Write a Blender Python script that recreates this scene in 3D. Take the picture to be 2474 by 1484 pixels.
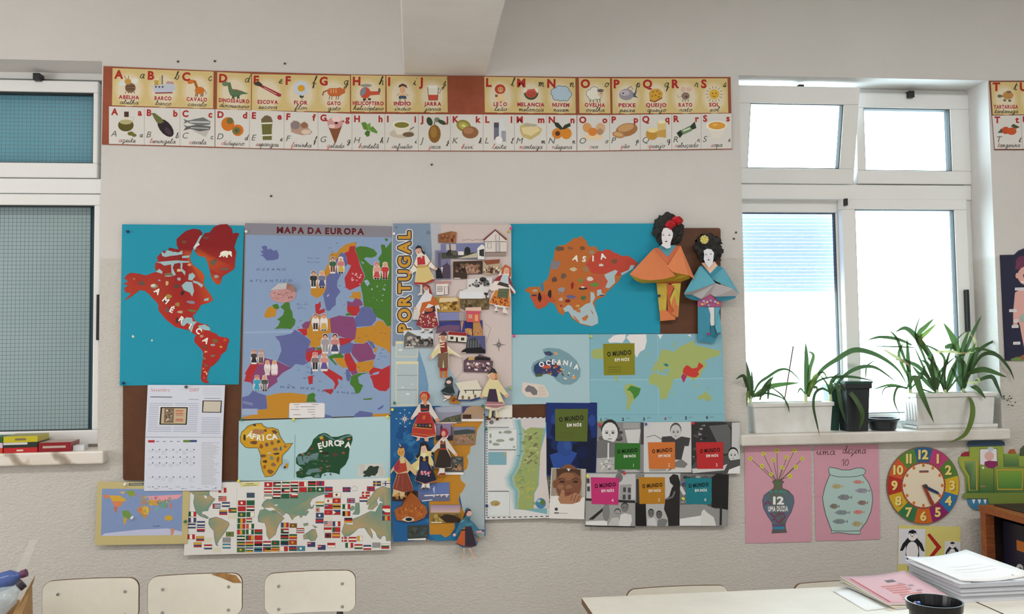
import bpy,bmesh,math,random
from math import sin,cos,pi,radians
from mathutils import Vector,Matrix,noise as mnoise

scene=bpy.context.scene
COL=scene.collection
for o in list(bpy.data.objects):
    bpy.data.objects.remove(o)

# ------------------------------------------------------------------ camera
# World: X along the window wall to the right, Y into the wall (wall face at y=0), Z up.
IMG_W,IMG_H,FOC=2474,1484,2150.0
CAM=Vector((0.0,-3.5,1.45))
YAW,PITCH,ROLL=radians(6.25),radians(2.97),radians(0.746)
fwd=Vector((sin(YAW)*cos(PITCH),cos(YAW)*cos(PITCH),sin(PITCH)))
r0=Vector((cos(YAW),-sin(YAW),0)); d0=fwd.cross(r0)
rgt=cos(ROLL)*r0 +sin(ROLL)*d0
dwn=-sin(ROLL)*r0 +cos(ROLL)*d0
cam=bpy.data.objects.new('camera',bpy.data.cameras.new('camera'))
COL.objects.link(cam)
cam.data.sensor_width=36.0
cam.data.lens=FOC/IMG_W*36.0
cam.data.clip_start=0.02
m=Matrix((rgt,-dwn,-fwd)).transposed().to_4x4(); m.translation=CAM
cam.matrix_world=m
scene.camera=cam

def ray(px,py):
    return rgt*((px-IMG_W/2)/FOC) +dwn*((py-IMG_H/2)/FOC) +fwd
def P(px,py,d=0.0):
    """point on the plane parallel to the wall, d metres in front of it"""
    r=ray(px,py); return CAM +r*((-d-CAM.y)/r.y)
def PZ(px,py,z):
    """point on the horizontal plane at height z"""
    r=ray(px,py); return CAM +r*((z-CAM.z)/r.z)

# ------------------------------------------------------------------ sky, lamps, exposure
world=bpy.data.worlds.new('sky'); scene.world=world; world.use_nodes=True
bg=world.node_tree.nodes['Background']
bg.inputs[0].default_value=(0.72,0.90,1.0,1); bg.inputs[1].default_value=13.0

def area(name,loc,rot,sx,sy,power,col=(1,.985,.965)):
    l=bpy.data.lights.new(name,'AREA'); l.shape='RECTANGLE'; l.size=sx; l.size_y=sy
    l.energy=power; l.color=col
    o=bpy.data.objects.new(name,l); COL.objects.link(o)
    o.location=loc; o.rotation_euler=rot; return o
LAMPS=[(-1.9,-2.35),(0.35,-2.35),(2.6,-2.35),(-1.9,-4.4),(0.35,-4.4),(2.6,-4.4)]
for lx,ly in LAMPS:
    area('tube_light',(lx,ly,3.055),(0,0,0),1.3,0.10,36 if ly > -3 else 6)
# daylight of the windows in the wall opposite, behind the camera
area('daylight_opposite',(0.3,-5.9,1.75),(radians(90),0,0),5.0,1.5,20,(.86,.94,1))
# side light added at the left to brighten the lower left of the wall
area('added_side_light',(-4.05,-2.0,1.62),(0,radians(-90),0),1.35,1.9,62,(.95,.97,1))

vs=scene.view_settings
vs.view_transform='Standard'; vs.look='None'; vs.gamma=1.0; vs.use_curve_mapping=False
vs.exposure=-0.32
# ------------------------------------------------------------------ materials
def lin(c):
    c=c/255.0
    return c/12.92 if c <= .04045 else ((c+.055)/1.055)**2.4
KA=1.42
def alb(c):
    """a colour as it reads on the wall in room light -> surface colour"""
    return tuple(min(.93,lin(v)*KA) for v in c[:3]) +(1.0,)
def alb_print(c):
    k=1.04+.36*min(1,min(c[:3])/190)**2
    return tuple(min(.93,lin(v)*k) for v in c[:3]) +(1.0,)
def mat(name,col=(200,200,200),rough=.6,metal=0.0,spec=.4,build=None,**kw):
    m=bpy.data.materials.new(name); m.use_nodes=True
    nt=m.node_tree; b=nt.nodes['Principled BSDF']
    b.inputs['Base Color'].default_value=alb(col)
    b.inputs['Roughness'].default_value=rough
    b.inputs['Metallic'].default_value=metal
    b.inputs['Specular IOR Level'].default_value=spec
    for k,v in kw.items():
        b.inputs[k.replace('_',' ')].default_value=v
    if build: build(nt,b)
    return m
def N(nt,t,**kw):
    n=nt.nodes.new(t)
    for k,v in kw.items():
        setattr(n,k,v)
    return n
def noise_tex(nt,scale,detail=4,rough=.6,coord='Object',dist=0.0,stretch=None):
    tc=N(nt,'ShaderNodeTexCoord'); n=N(nt,'ShaderNodeTexNoise')
    n.inputs['Scale'].default_value=scale; n.inputs['Detail'].default_value=detail
    n.inputs['Roughness'].default_value=rough; n.inputs['Distortion'].default_value=dist
    src=tc.outputs[coord]
    if stretch:
        mp=N(nt,'ShaderNodeMapping'); mp.inputs['Scale'].default_value=stretch
        nt.links.new(src,mp.inputs[0]); src=mp.outputs[0]
    nt.links.new(src,n.inputs['Vector']); return n
def ramp(nt,fac,stops):
    r=N(nt,'ShaderNodeValToRGB'); e=r.color_ramp.elements
    while len(e) < len(stops): e.new(.5)
    for i,(p,c) in enumerate(stops):
        e[i].position=p; e[i].color=alb(c)
    nt.links.new(fac,r.inputs[0]); return r
def bump(nt,b,h,strength,dist=.01):
    u=N(nt,'ShaderNodeBump'); u.inputs['Strength'].default_value=strength
    u.inputs['Distance'].default_value=dist
    nt.links.new(h,u.inputs['Height']); nt.links.new(u.outputs[0],b.inputs['Normal']); return u
def noisy(c1,c2,scale,bs=0.0,bd=.002,detail=4,stretch=None,bscale=None):
    def f(nt,b):
        n=noise_tex(nt,scale,detail,stretch=stretch)
        r=ramp(nt,n.outputs['Fac'],[(.3,c1),(.7,c2)])
        nt.links.new(r.outputs[0],b.inputs['Base Color'])
        if bs:
            n2=noise_tex(nt,bscale or scale*3,5,stretch=stretch)
            bump(nt,b,n2.outputs['Fac'],bs,bd)
    return f
def print_build(nt,b):
    a=N(nt,'ShaderNodeAttribute'); a.attribute_name='Col'
    n=noise_tex(nt,260,2); mx=N(nt,'ShaderNodeMixRGB'); mx.blend_type='OVERLAY'; mx.inputs[0].default_value=.10
    nt.links.new(a.outputs['Color'],mx.inputs[1]); nt.links.new(n.outputs['Fac'],mx.inputs[2])
    nt.links.new(mx.outputs[0],b.inputs['Base Color'])
PRINT=mat('printed_paper',rough=.62,spec=.25,build=print_build)
GLOSS=mat('glossy_painted_surface',rough=.32,spec=.4,build=print_build)

# ------------------------------------------------------------------ objects
ORG={}
def tag(o,label=None,cat=None,group=None,kind=None):
    if label: o['label']=label
    if cat: o['category']=cat
    if group: o['group']=group
    if kind: o['kind']=kind
    return o
def thing(name,label,cat,loc=(0,0,0),group=None):
    o=bpy.data.objects.new(name,None); COL.objects.link(o)
    o.empty_display_size=.05; o.location=loc; ORG[o.name]=Vector(loc)
    return tag(o,label,cat,group)
def mesh(name,V,F,m,parent=None,cols=None,smooth=False,label=None,cat=None,group=None,kind=None):
    V=[Vector(v) for v in V]
    if parent is not None: org=ORG[parent.name]
    else:
        org=Vector(((min(v.x for v in V)+max(v.x for v in V))/2,(min(v.y for v in V)+max(v.y for v in V))/2,min(v.z for v in V)))
    me=bpy.data.meshes.new(name)
    me.from_pydata([tuple(v-org) for v in V],[],F)
    if cols is not None:
        at=me.attributes.new('Col','FLOAT_COLOR','CORNER')
        flat=[]
        for fc,c in zip(F,cols):
            if isinstance(c,list):
                for q in c: flat.extend(alb_print(q))
            else:
                flat.extend(alb_print(c)*len(fc))
        at.data.foreach_set('color',flat)
    if smooth:
        me.polygons.foreach_set('use_smooth',[True]*len(me.polygons))
    me.materials.append(m); me.update()
    o=bpy.data.objects.new(name,me); COL.objects.link(o)
    if parent is not None:
        o.parent=parent
    else:
        o.location=org
    ORG[o.name]=org
    tag(o,label,cat,group,kind)
    return o
def bm_mesh(name,bm,m,parent=None,smooth=False,**kw):
    bm.verts.index_update()
    V=[v.co.copy() for v in bm.verts]; F=[[v.index for v in f.verts] for f in bm.faces]; bm.free()
    return mesh(name,V,F,m,parent,smooth=smooth,**kw)
def soften(o,w=.003,seg=2):
    md=o.modifiers.new('bevel','BEVEL'); md.width=w; md.segments=seg; md.limit_method='ANGLE'; md.angle_limit=radians(40)
    return o
BOXF=[(0,3,2,1),(4,5,6,7),(0,1,5,4),(1,2,6,5),(2,3,7,6),(3,0,4,7)]
def boxv(x0,x1,y0,y1,z0,z1):
    return [Vector(p) for p in ((x0,y0,z0),(x1,y0,z0),(x1,y1,z0),(x0,y1,z0),(x0,y0,z1),(x1,y0,z1),(x1,y1,z1),(x0,y1,z1))]
class MB:
    def __init__(s): s.v=[]; s.f=[]
    def add(s,V,F):
        n=len(s.v); s.v += [Vector(p) for p in V]; s.f += [tuple(i+n for i in f) for f in F]; return s
    def box(s,*a): return s.add(boxv(*a),BOXF)
    def frame(s,x0,x1,z0,z1,t,y0,y1):
        """rectangular frame in a vertical plane; t = (left, right, bottom, top) bar widths"""
        l,r,b,u=t
        s.box(x0,x1,y0,y1,z0,z0+b); s.box(x0,x1,y0,y1,z1-u,z1)
        s.box(x0,x0+l,y0,y1,z0+b,z1-u); s.box(x1-r,x1,y0,y1,z0+b,z1-u); return s
    def tube(s,pts,r,n=8,cap=True):
        pts=[Vector(p) for p in pts]; k=len(s.v); m=len(pts)
        for i,p in enumerate(pts):
            t=(pts[min(i+1,m-1)]-pts[max(i-1,0)]).normalized()
            a=t.orthogonal() if abs(t.z) > .95 else t.cross(Vector((0,0,1)))
            a.normalize(); b=t.cross(a)
            rr=r[i] if isinstance(r,(list,tuple)) else r
            for j in range(n):
                s.v.append(p+(a*cos(2*pi*j/n)+b*sin(2*pi*j/n))*rr)
        for i in range(m-1):
            for j in range(n):
                s.f.append((k+i*n+j,k+i*n+(j+1) % n,k+(i+1)*n+(j+1) % n,k+(i+1)*n+j))
        if cap:
            s.f.append(tuple(k+j for j in reversed(range(n)))); s.f.append(tuple(k+(m-1)*n+j for j in range(n)))
        return s
    def lathe(s,c,prof,n=24,axis='z'):
        """prof: (radius, height) list; closed where radius is 0"""
        k=len(s.v); c=Vector(c)
        for r,h in prof:
            for j in range(n):
                a=2*pi*j/n
                s.v.append(c+(Vector((r*cos(a),r*sin(a),h)) if axis=='z' else Vector((r*cos(a),-h,r*sin(a)))))
        for i in range(len(prof)-1):
            for j in range(n):
                s.f.append((k+i*n+j,k+i*n+(j+1) % n,k+(i+1)*n+(j+1) % n,k+(i+1)*n+j))
        s.f.append(tuple(k+j for j in reversed(range(n)))); s.f.append(tuple(k+(len(prof)-1)*n+j for j in range(n)))
        return s
    def build(s,name,m,parent=None,**kw): return mesh(name,s.v,s.f,m,parent,**kw)
def box(name,x0,x1,y0,y1,z0,z1,m,parent=None,bevel=0,**kw):
    o=mesh(name,boxv(x0,x1,y0,y1,z0,z1),BOXF,m,parent,**kw)
    if bevel: soften(o,bevel)
    return o

# ------------------------------------------------------------------ lettering
GREG,GBOLD={},{}
def load_glyphs():
    chars='ABCDEFGHIJKLMNOPQRSTUVWXYZabcdefghijklmnopqrstuvwxyz0123456789ÁÉÃÓÂÇáéãóâíõçê.-:>'
    tmp=[]
    for ch in chars:
        for off,store in ((0.0,GREG),(.042,GBOLD)):
            cu=bpy.data.curves.new('g','FONT'); cu.body=ch; cu.size=1.0; cu.offset=off
            cu.resolution_u=3; cu.fill_mode='FRONT'; cu.dimensions='2D'
            ob=bpy.data.objects.new('g',cu); COL.objects.link(ob); tmp.append((ch,store,ob,cu))
    dg=bpy.context.evaluated_depsgraph_get()
    for ch,store,ob,cu in tmp:
        e=ob.evaluated_get(dg); me=e.to_mesh()
        V=[(v.co.x,v.co.y) for v in me.vertices]; F=[tuple(p.vertices) for p in me.polygons]
        x0=min([v[0] for v in V] or [0]); x1=max([v[0] for v in V] or [.3])
        store[ch]=([(x-x0,y) for x,y in V],F,x1-x0)
        e.to_mesh_clear()
    for ch,store,ob,cu in tmp:
        bpy.data.objects.remove(ob); bpy.data.curves.remove(cu)
load_glyphs()
CAPH=max(v[1] for v in GREG['H'][0])
for G_ in (GREG,GBOLD):
    V_,F_,w_=G_['O']; k_=len(V_)
    G_['Ó']=(V_+[(w_*.48,CAPH*1.06),(w_*.62,CAPH*1.06),(w_*.8,CAPH*1.3),(w_*.6,CAPH*1.3)],F_+[(k_,k_+1,k_+2,k_+3)],w_)
CUR=dict(
 a=(1.15,[[(.85,.85),(.5,1),(.15,.7),(.15,.2),(.45,0),(.8,.4),(.9,1),(.85,.25),(1,0),(1.15,.15)]]),
 b=(1.0,[[(0,.1),(.35,1),(.5,1.8),(.35,2),(.25,1.6),(.25,.3),(.45,0),(.8,.15),(.85,.7),(.7,.95),(1,.85)]]),
 c=(.95,[[(.8,.8),(.5,1),(.15,.65),(.2,.15),(.5,0),(.95,.2)]]),
 d=(1.2,[[(.85,.85),(.5,1),(.15,.7),(.15,.2),(.45,0),(.8,.4),(1,2),(.88,.3),(1.05,0),(1.2,.15)]]),
 e=(.9,[[(0,.15),(.6,.5),(.7,.85),(.45,1),(.2,.6),(.3,.1),(.6,0),(.9,.2)]]),
 f=(.85,[[(0,.1),(.4,.9),(.6,1.8),(.45,2),(.35,1.6),(.25,-.8),(.4,-1),(.5,-.6),(.35,.05),(.85,.2)]]),
 g=(1.15,[[(.85,.85),(.5,1),(.15,.7),(.15,.2),(.45,0),(.8,.4),(.9,1),(.8,-.7),(.5,-1),(.3,-.7),(.7,-.2),(1.15,.15)]]),
 h=(1.1,[[(0,.1),(.35,1.2),(.5,1.9),(.35,2),(.25,1.6),(.15,0),(.3,.7),(.6,1),(.75,.8),(.7,.2),(.85,0),(1.1,.15)]]),
 i=(.65,[[(0,.1),(.3,1),(.25,.2),(.4,0),(.65,.15)],[(.4,1.45),(.42,1.6)]]),
 j=(.65,[[(0,.1),(.35,1),(.3,-.7),(.05,-1),(-.1,-.7),(.3,-.2),(.65,.15)],[(.45,1.45),(.47,1.6)]]),
 k=(1.0,[[(0,.1),(.35,1.2),(.5,1.9),(.35,2),(.25,1.6),(.15,0),(.25,.5),(.65,1),(.7,.75),(.3,.5),(.7,.05),(1,.15)]]),
 l=(.7,[[(0,.1),(.35,1.2),(.5,1.9),(.35,2),(.25,1.5),(.25,.3),(.4,0),(.7,.15)]]),
 m=(1.45,[[(0,.7),(.2,1),(.25,0),(.3,.6),(.5,1),(.65,.8),(.62,0),(.72,.6),(.92,1),(1.08,.8),(1.05,.2),(1.2,0),(1.45,.15)]]),
 n=(1.1,[[(0,.7),(.2,1),(.25,0),(.35,.7),(.6,1),(.75,.8),(.7,.2),(.85,0),(1.1,.15)]]),
 o=(1.0,[[(.5,1),(.15,.7),(.15,.2),(.45,0),(.8,.3),(.8,.8),(.5,1),(.7,.8),(1,.85)]]),
 p=(.95,[[(0,.2),(.3,1),(.2,-1),(.25,.6),(.55,1),(.8,.7),(.7,.15),(.4,.05),(.95,.12)]]),
 q=(1.15,[[(.85,.85),(.5,1),(.15,.7),(.15,.2),(.45,0),(.8,.4),(.9,1),(.8,-1),(.95,-.3),(1.15,.15)]]),
 r=(.85,[[(0,.1),(.25,1.05),(.35,.85),(.6,.85),(.55,.2),(.7,0),(.85,.15)]]),
 s=(.8,[[(0,.1),(.45,1.05),(.6,.4),(.45,0),(.15,.1),(.8,.15)]]),
 t=(.75,[[(0,.1),(.4,1.7),(.3,.2),(.45,0),(.75,.15)],[(.1,1.1),(.65,1.15)]]),
 u=(1.1,[[(0,.5),(.2,1),(.15,.3),(.4,0),(.7,.4),(.8,1),(.75,.2),(.9,0),(1.1,.15)]]),
 v=(1.0,[[(0,.6),(.2,1),(.35,.05),(.5,0),(.8,.9),(1,.85)]]),
 x=(.9,[[(0,.8),(.25,1),(.6,0),(.9,.1)],[(.8,1),(.1,0)]]),
 z=(.9,[[(.1,.9),(.3,1),(.75,.95),(.15,.05),(.5,.1),(.5,-.4),(.3,-.8),(.9,.1)]]))
ACC={'ã': ('a',[(.2,1.4),(.4,1.6),(.6,1.4),(.8,1.6)]),'ó': ('o',[(.5,1.4),(.75,1.8)]),'é': ('e',[(.5,1.4),(.75,1.8)]),
       'ê': ('e',[(.25,1.3),(.5,1.65),(.75,1.3)]),'á': ('a',[(.5,1.4),(.75,1.8)]),'í': ('i',[(.3,1.4),(.55,1.8)]),'ç': ('c',[(.5,0),(.6,-.3),(.4,-.5)])}

# ------------------------------------------------------------------ flat printed or painted work
class Art:
    """flat polygons in photograph pixels, laid on a plane parallel to the wall; z = print layer"""
    EPS=.0001
    def __init__(s,ox=0,oy=0,sc=1.0):
        s.v=[]; s.f=[]; s.c=[]; s.z=1; s.T(ox,oy,sc); s.rnd=random.Random(7)
    def T(s,ox=0,oy=0,sc=1.0): s.o=(ox,oy,sc); return s
    def X(s,p): return (s.o[0]+p[0]*s.o[2],s.o[1]+p[1]*s.o[2])
    def raw(s,V,F,c,z):
        n=len(s.v); s.v += [(x,y,z) for x,y in V]
        for f in F:
            s.f.append(tuple(i+n for i in f)); s.c.append(c)
    def poly(s,pts,c,z=None):
        s.n=(getattr(s,'n',0)+1) % 9; z=(s.z if z is None else z)+s.n*.03
        if callable(c): c=[c(p) for p in pts]
        n=len(s.v); s.v += [s.X(p)+(z,) for p in pts]
        s.f.append(tuple(range(n,n+len(pts)))); s.c.append(c); return s
    def rect(s,x0,y0,x1,y1,c,z=None):
        if isinstance(c,list): c=[c[0],c[0],c[1],c[1]]
        return s.poly([(x0,y0),(x1,y0),(x1,y1),(x0,y1)],c,z)
    def ell(s,x,y,rx,ry=None,c=(0,0,0),z=None,n=14,ang=0,a0=0,a1=360):
        ry=rx if ry is None else ry; A=radians(ang); pts=[]
        k=n if a1-a0 >= 360 else n+1
        for i in range(k):
            t=radians(a0+(a1-a0)*i/n); u,w=rx*cos(t),ry*sin(t)
            pts.append((x+u*cos(A)-w*sin(A),y+u*sin(A)+w*cos(A)))
        return s.poly(pts,c,z)
    def line(s,pts,w,c,z=None,close=False):
        pts=[Vector((p[0],p[1])) for p in pts]
        if close: pts=pts+[pts[0]]
        z=s.z if z is None else z; L=[]; R=[]; m=len(pts)
        for i,p in enumerate(pts):
            if close and i in (0,m-1): t=pts[1]-pts[m-2]
            else: t=pts[min(i+1,m-1)]-pts[max(i-1,0)]
            if t.length < 1e-6: t=Vector((1,0))
            t.normalize(); q=Vector((-t.y,t.x))*(w/2); L.append(p+q); R.append(p-q)
        n=len(s.v); s.v += [s.X(p)+(z,) for p in L]+[s.X(p)+(z,) for p in R]
        for i in range(m-1):
            s.f.append((n+i,n+i+1,n+m+i+1,n+m+i)); s.c.append(c)
        return s
    def blob(s,x,y,rx,ry,c,z=None,n=9,jag=.3):
        pts=[]; s.k=(getattr(s,'k',0)+1) % 5; z=(s.z if z is None else z)+s.k*.01
        for i in range(n):
            t=2*pi*i/n; k=1-jag*s.rnd.random(); pts.append((x+rx*k*cos(t),y+ry*k*sin(t)))
        return s.poly(pts,c,z)
    def specks(s,x0,y0,x1,y1,n,cols,r0,r1,z=None,flat=1.0):
        z=s.z if z is None else z
        for i in range(n):
            r=s.rnd.uniform(r0,r1)
            s.blob(s.rnd.uniform(x0+r,x1-r),s.rnd.uniform(y0+r*flat,y1-r*flat),r,r*flat,s.rnd.choice(cols),z+(i % 18)*.052,n=7)
        return s
    def text(s,t,x,y,h,c,ang=0,bold=False,width=None,shear=0.0,gap=.09,z=None,align='l',sx=1.0):
        """x, y = left end of the base line; h = capital height"""
        G=GBOLD if bold else GREG; k=h/CAPH; cur=0; items=[]
        for ch in t:
            if ch==' ': cur += .28; continue
            V,F,w=G[ch]; items.append((cur,V,F)); cur += w+gap
        tot=(cur-gap)*k*sx
        if width: sx *= width/tot; tot=width
        if align=='c': off=-tot/2
        elif align=='r': off=-tot
        else: off=0
        A=radians(ang); z=s.z if z is None else z
        for cu,V,F in items:
            Q=[]
            for vx,vy in V:
                u=off+(cu+vx)*k*sx+shear*vy*k; w=-vy*k
                Q.append(s.X((x+u*cos(A)-w*sin(A),y+u*sin(A)+w*cos(A))))
            s.raw(Q,F,c,z)
        return s
    def script(s,t,x,y,h,c,w=None,width=None,slant=.25,ang=0,z=None,align='l',first=None):
        """joined handwriting; h = height of a small letter"""
        w=w or h*.16; cur=0; strokes=[]
        for i,ch in enumerate(t):
            if ch==' ': cur += .7; continue
            b,acc=ACC.get(ch,(ch,None)); adv,st=CUR[b]
            for k in st+([acc] if acc else []):
                strokes.append(([(cur+a+slant*bb,bb) for a,bb in k],first if (first and i==0) else c))
            cur += adv
        sx=width/(cur*h) if width else 1.0; tot=cur*h*sx
        off={'l': 0,'c': -tot/2,'r': -tot}[align]; A=radians(ang)
        for st,cc in strokes:
            pts=[]
            for a,bb in st:
                u=off+a*h*sx; q=-bb*h
                pts.append((x+u*cos(A)-q*sin(A),y+u*sin(A)+q*cos(A)))
            s.line(pts,w,cc,z)
        return s
    def split(s,name,d,default,groups,m=None):
        """build with each polygon under the part whose test its centre meets"""
        G={}
        for f,c in zip(s.f,s.c):
            x=sum(s.v[i][0] for i in f)/len(f); y=sum(s.v[i][1] for i in f)/len(f); x,y=(x-s.o[0])/s.o[2],(y-s.o[1])/s.o[2]
            k=next((i for i,(o,t) in enumerate(groups) if t(x,y)),-1); b=G.setdefault(k,Art(*s.o)); n=len(b.v)
            b.v += [s.v[i] for i in f]; b.f.append(tuple(range(n,n+len(f)))); b.c.append(c)
        for k,b in G.items(): b.build(name,d,groups[k][0] if k >= 0 else default,m)
    def build(s,name,d,parent=None,m=None,**kw):
        V=[P(x,y,d+z*s.EPS) for x,y,z in s.v]
        return mesh(name,V,s.f,m or PRINT,parent,cols=s.c,**kw)
def cutout(name,pts,d,col,t=.0006,parent=None,m=None,T=(0,0,1),back=None,**kw):
    """a sheet of that outline with a thickness: back at d, front at d+t from the wall"""
    pts=[(T[0]+x*T[2],T[1]+y*T[2]) for x,y in pts]; n=len(pts)
    front=[P(x,y,d+t) for x,y in pts]; bk=[v+Vector((0,t,0)) for v in front]
    F=[tuple(range(n)),tuple(range(2*n-1,n-1,-1))]+[(i,i+n,(i+1) % n+n,(i+1) % n) for i in range(n)]
    if callable(col):
        cf=[col(p) for p in pts]; cols=[cf,back or cf[0]]+[cf[0]]*n
    else: cols=[col,back or col]+[col]*n
    return mesh(name,front+bk,F,m or PRINT,parent,cols=cols,**kw)
def centre(pts,d,T=(0,0,1)):
    x=sum(p[0] for p in pts)/len(pts); y=max(p[1] for p in pts)
    return P(T[0]+x*T[2],T[1]+y*T[2],d)
def smooth_line(pts,n=6):
    out=[]; m=len(pts); pts=[Vector(p) for p in pts]
    for i in range(m-1):
        a,b,c,e=pts[max(i-1,0)],pts[i],pts[i+1],pts[min(i+2,m-1)]
        for k in range(n):
            t=k/n
            out.append(.5*((2*b)+(c-a)*t+(2*a-5*b+4*c-e)*t*t+(3*b-a-3*c+e)*t**3))
    out.append(pts[-1]); return out
# ------------------------------------------------------------------ the room
def wall_build(nt,b):
    g=N(nt,'ShaderNodeNewGeometry'); sp=N(nt,'ShaderNodeSeparateXYZ'); nt.links.new(g.outputs['Position'],sp.inputs[0])
    lo=N(nt,'ShaderNodeMapRange'); lo.inputs['From Min'].default_value=1.825; lo.inputs['From Max'].default_value=1.835
    lo.inputs['To Min'].default_value=1.0; lo.inputs['To Max'].default_value=0.0
    nt.links.new(sp.outputs['Z'],lo.inputs['Value'])
    n1=noise_tex(nt,2.2,5); n2=noise_tex(nt,150,4,.7,stretch=(.55,1,1)); n3=noise_tex(nt,420,3)
    up=ramp(nt,n1.outputs['Fac'],[(.3,(186,183,179)),(.7,(190,187,184))])
    dn=ramp(nt,n1.outputs['Fac'],[(.3,(188,184,177)),(.7,(193,189,183))])
    mx=N(nt,'ShaderNodeMixRGB'); nt.links.new(lo.outputs[0],mx.inputs[0]); nt.links.new(up.outputs[0],mx.inputs[1]); nt.links.new(dn.outputs[0],mx.inputs[2])
    nt.links.new(mx.outputs[0],b.inputs['Base Color'])
    hm=N(nt,'ShaderNodeMixRGB'); nt.links.new(lo.outputs[0],hm.inputs[0])
    s1=N(nt,'ShaderNodeMath',operation='MULTIPLY'); s1.inputs[1].default_value=.12; nt.links.new(n3.outputs['Fac'],s1.inputs[0])
    nt.links.new(s1.outputs[0],hm.inputs[1]); nt.links.new(n2.outputs['Fac'],hm.inputs[2])
    bump(nt,b,hm.outputs[0],.95,.007)
WALL=mat('plaster_wall',(186,182,177),.85,spec=.15,build=wall_build)
CEIL=mat('white_ceiling_paint',(196,193,188),.9,spec=.1,build=noisy((194,191,186),(199,196,191),3))
BEAMM=mat('beam_paint',(204,202,198),.88,spec=.1,build=noisy((200,198,194),(208,206,202),4,.1,.002,bscale=80))
FLOORM=mat('floor_tile',(170,162,152),.45,build=noisy((162,154,144),(178,170,160),6))
PVC=mat('white_window_profile',(206,206,204),.38,spec=.45)
BLACKP=mat('black_plastic',(28,28,30),.45)
GASKET=mat('dark_rubber_gasket',(48,52,54),.7)
def glass_build(nt,b):
    out=nt.nodes['Material Output']; tr=N(nt,'ShaderNodeBsdfTransparent'); gl=N(nt,'ShaderNodeBsdfGlossy')
    gl.inputs['Roughness'].default_value=.25; tr.inputs[0].default_value=(.94,.97,.97,1)
    fr=N(nt,'ShaderNodeFresnel'); fr.inputs[0].default_value=1.12
    mx=N(nt,'ShaderNodeMixShader'); nt.links.new(fr.outputs[0],mx.inputs[0]); nt.links.new(tr.outputs[0],mx.inputs[1]); nt.links.new(gl.outputs[0],mx.inputs[2])
    nt.links.new(mx.outputs[0],out.inputs[0])
GLASS=mat('window_glass',build=glass_build)
def marble_build(nt,b):
    n=noise_tex(nt,3.0,6,.65,dist=1.2,stretch=(.6,.6,2.2)); tc=N(nt,'ShaderNodeTexCoord')
    mp=N(nt,'ShaderNodeMapping'); mp.inputs['Rotation'].default_value=(0,radians(52),0)
    w=N(nt,'ShaderNodeTexWave'); w.inputs['Scale'].default_value=2.6; w.inputs['Distortion'].default_value=7; w.inputs['Detail'].default_value=4; w.inputs['Detail Scale'].default_value=1.6
    nt.links.new(tc.outputs['Object'],mp.inputs[0]); nt.links.new(mp.outputs[0],w.inputs[0])
    a=ramp(nt,n.outputs['Fac'],[(.3,(200,188,174)),(.55,(207,202,194)),(.8,(192,186,177))])
    v=ramp(nt,w.outputs['Fac'],[(0,(120,112,100)),(.10,(168,158,144)),(.26,(255,255,255))])
    mx=N(nt,'ShaderNodeMixRGB',blend_type='MULTIPLY'); mx.inputs[0].default_value=.8
    nt.links.new(a.outputs[0],mx.inputs[1]); nt.links.new(v.outputs[0],mx.inputs[2]); nt.links.new(mx.outputs[0],b.inputs['Base Color'])
MARBLE=mat('veined_marble',rough=.3,build=marble_build)
STONE=mat('pale_stone_slab',(192,188,180),.4,build=noisy((178,172,162),(198,195,189),6,0,detail=8))

def structure(o): o['kind']='structure'; return o
XL,XR,YB,ZC=-4.2,4.2,-6.0,3.15
WT=.30                       # wall thickness
O1=(1.338,2.438,1.075,2.586)     # opening of the right window x0,x1,z0,z1
O2=(-2.45,-1.182,1.075,2.586)    # opening of the left window
w=MB()
for x0,x1,z0,z1 in ((XL,XR,0,1.075),(XL,XR,2.586,ZC),(XL,O2[0],1.075,2.586),(O2[1],O1[0],1.075,2.586),(O1[1],XR,1.075,2.586)):
    w.box(x0,x1,0,WT,z0,z1)
structure(w.build('wall_front',WALL))
structure(box('wall_left',XL-.1,XL,YB,0,0,ZC,WALL)); structure(box('wall_right',XR,XR+.1,YB,0,0,ZC,WALL))
structure(box('wall_back',XL,XR,YB-.1,YB,0,ZC,WALL))
structure(box('floor',XL,XR,YB,0,-.1,0,FLOORM)); structure(box('ceiling',XL,XR,YB,0,ZC,ZC+.1,CEIL))
structure(soften(box('ceiling_beam',-.037,.292,YB,0,2.562,ZC,BEAMM),.004))
structure(box('baseboard_front',XL,XR,-.012,0,0,.08,PVC))

# fluorescent luminaires on the ceiling (above the frame)
LAMPM=mat('lamp_housing',(205,205,203),.5)
TUBEM=mat('fluorescent_tube',(255,255,255),.4,Emission_Color=(1,.97,.92,1),Emission_Strength=3.0)
for (lx,ly),where in zip(LAMPS,('left of the beam near the windows','in the middle near the windows','right of the beam near the windows','left at the back','in the middle at the back','right at the back')):
    L=thing('ceiling_lamp','fluorescent ceiling lamp '+where,'lamp',(lx,ly,3.07),'fluorescent ceiling lamps')
    box('housing',lx-.68,lx+.68,ly-.08,ly+.08,3.085,ZC,LAMPM,L)
    MB().tube([(lx-.63,ly,3.073),(lx+.63,ly,3.073)],.012,10).build('tube',TUBEM,L)

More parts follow.
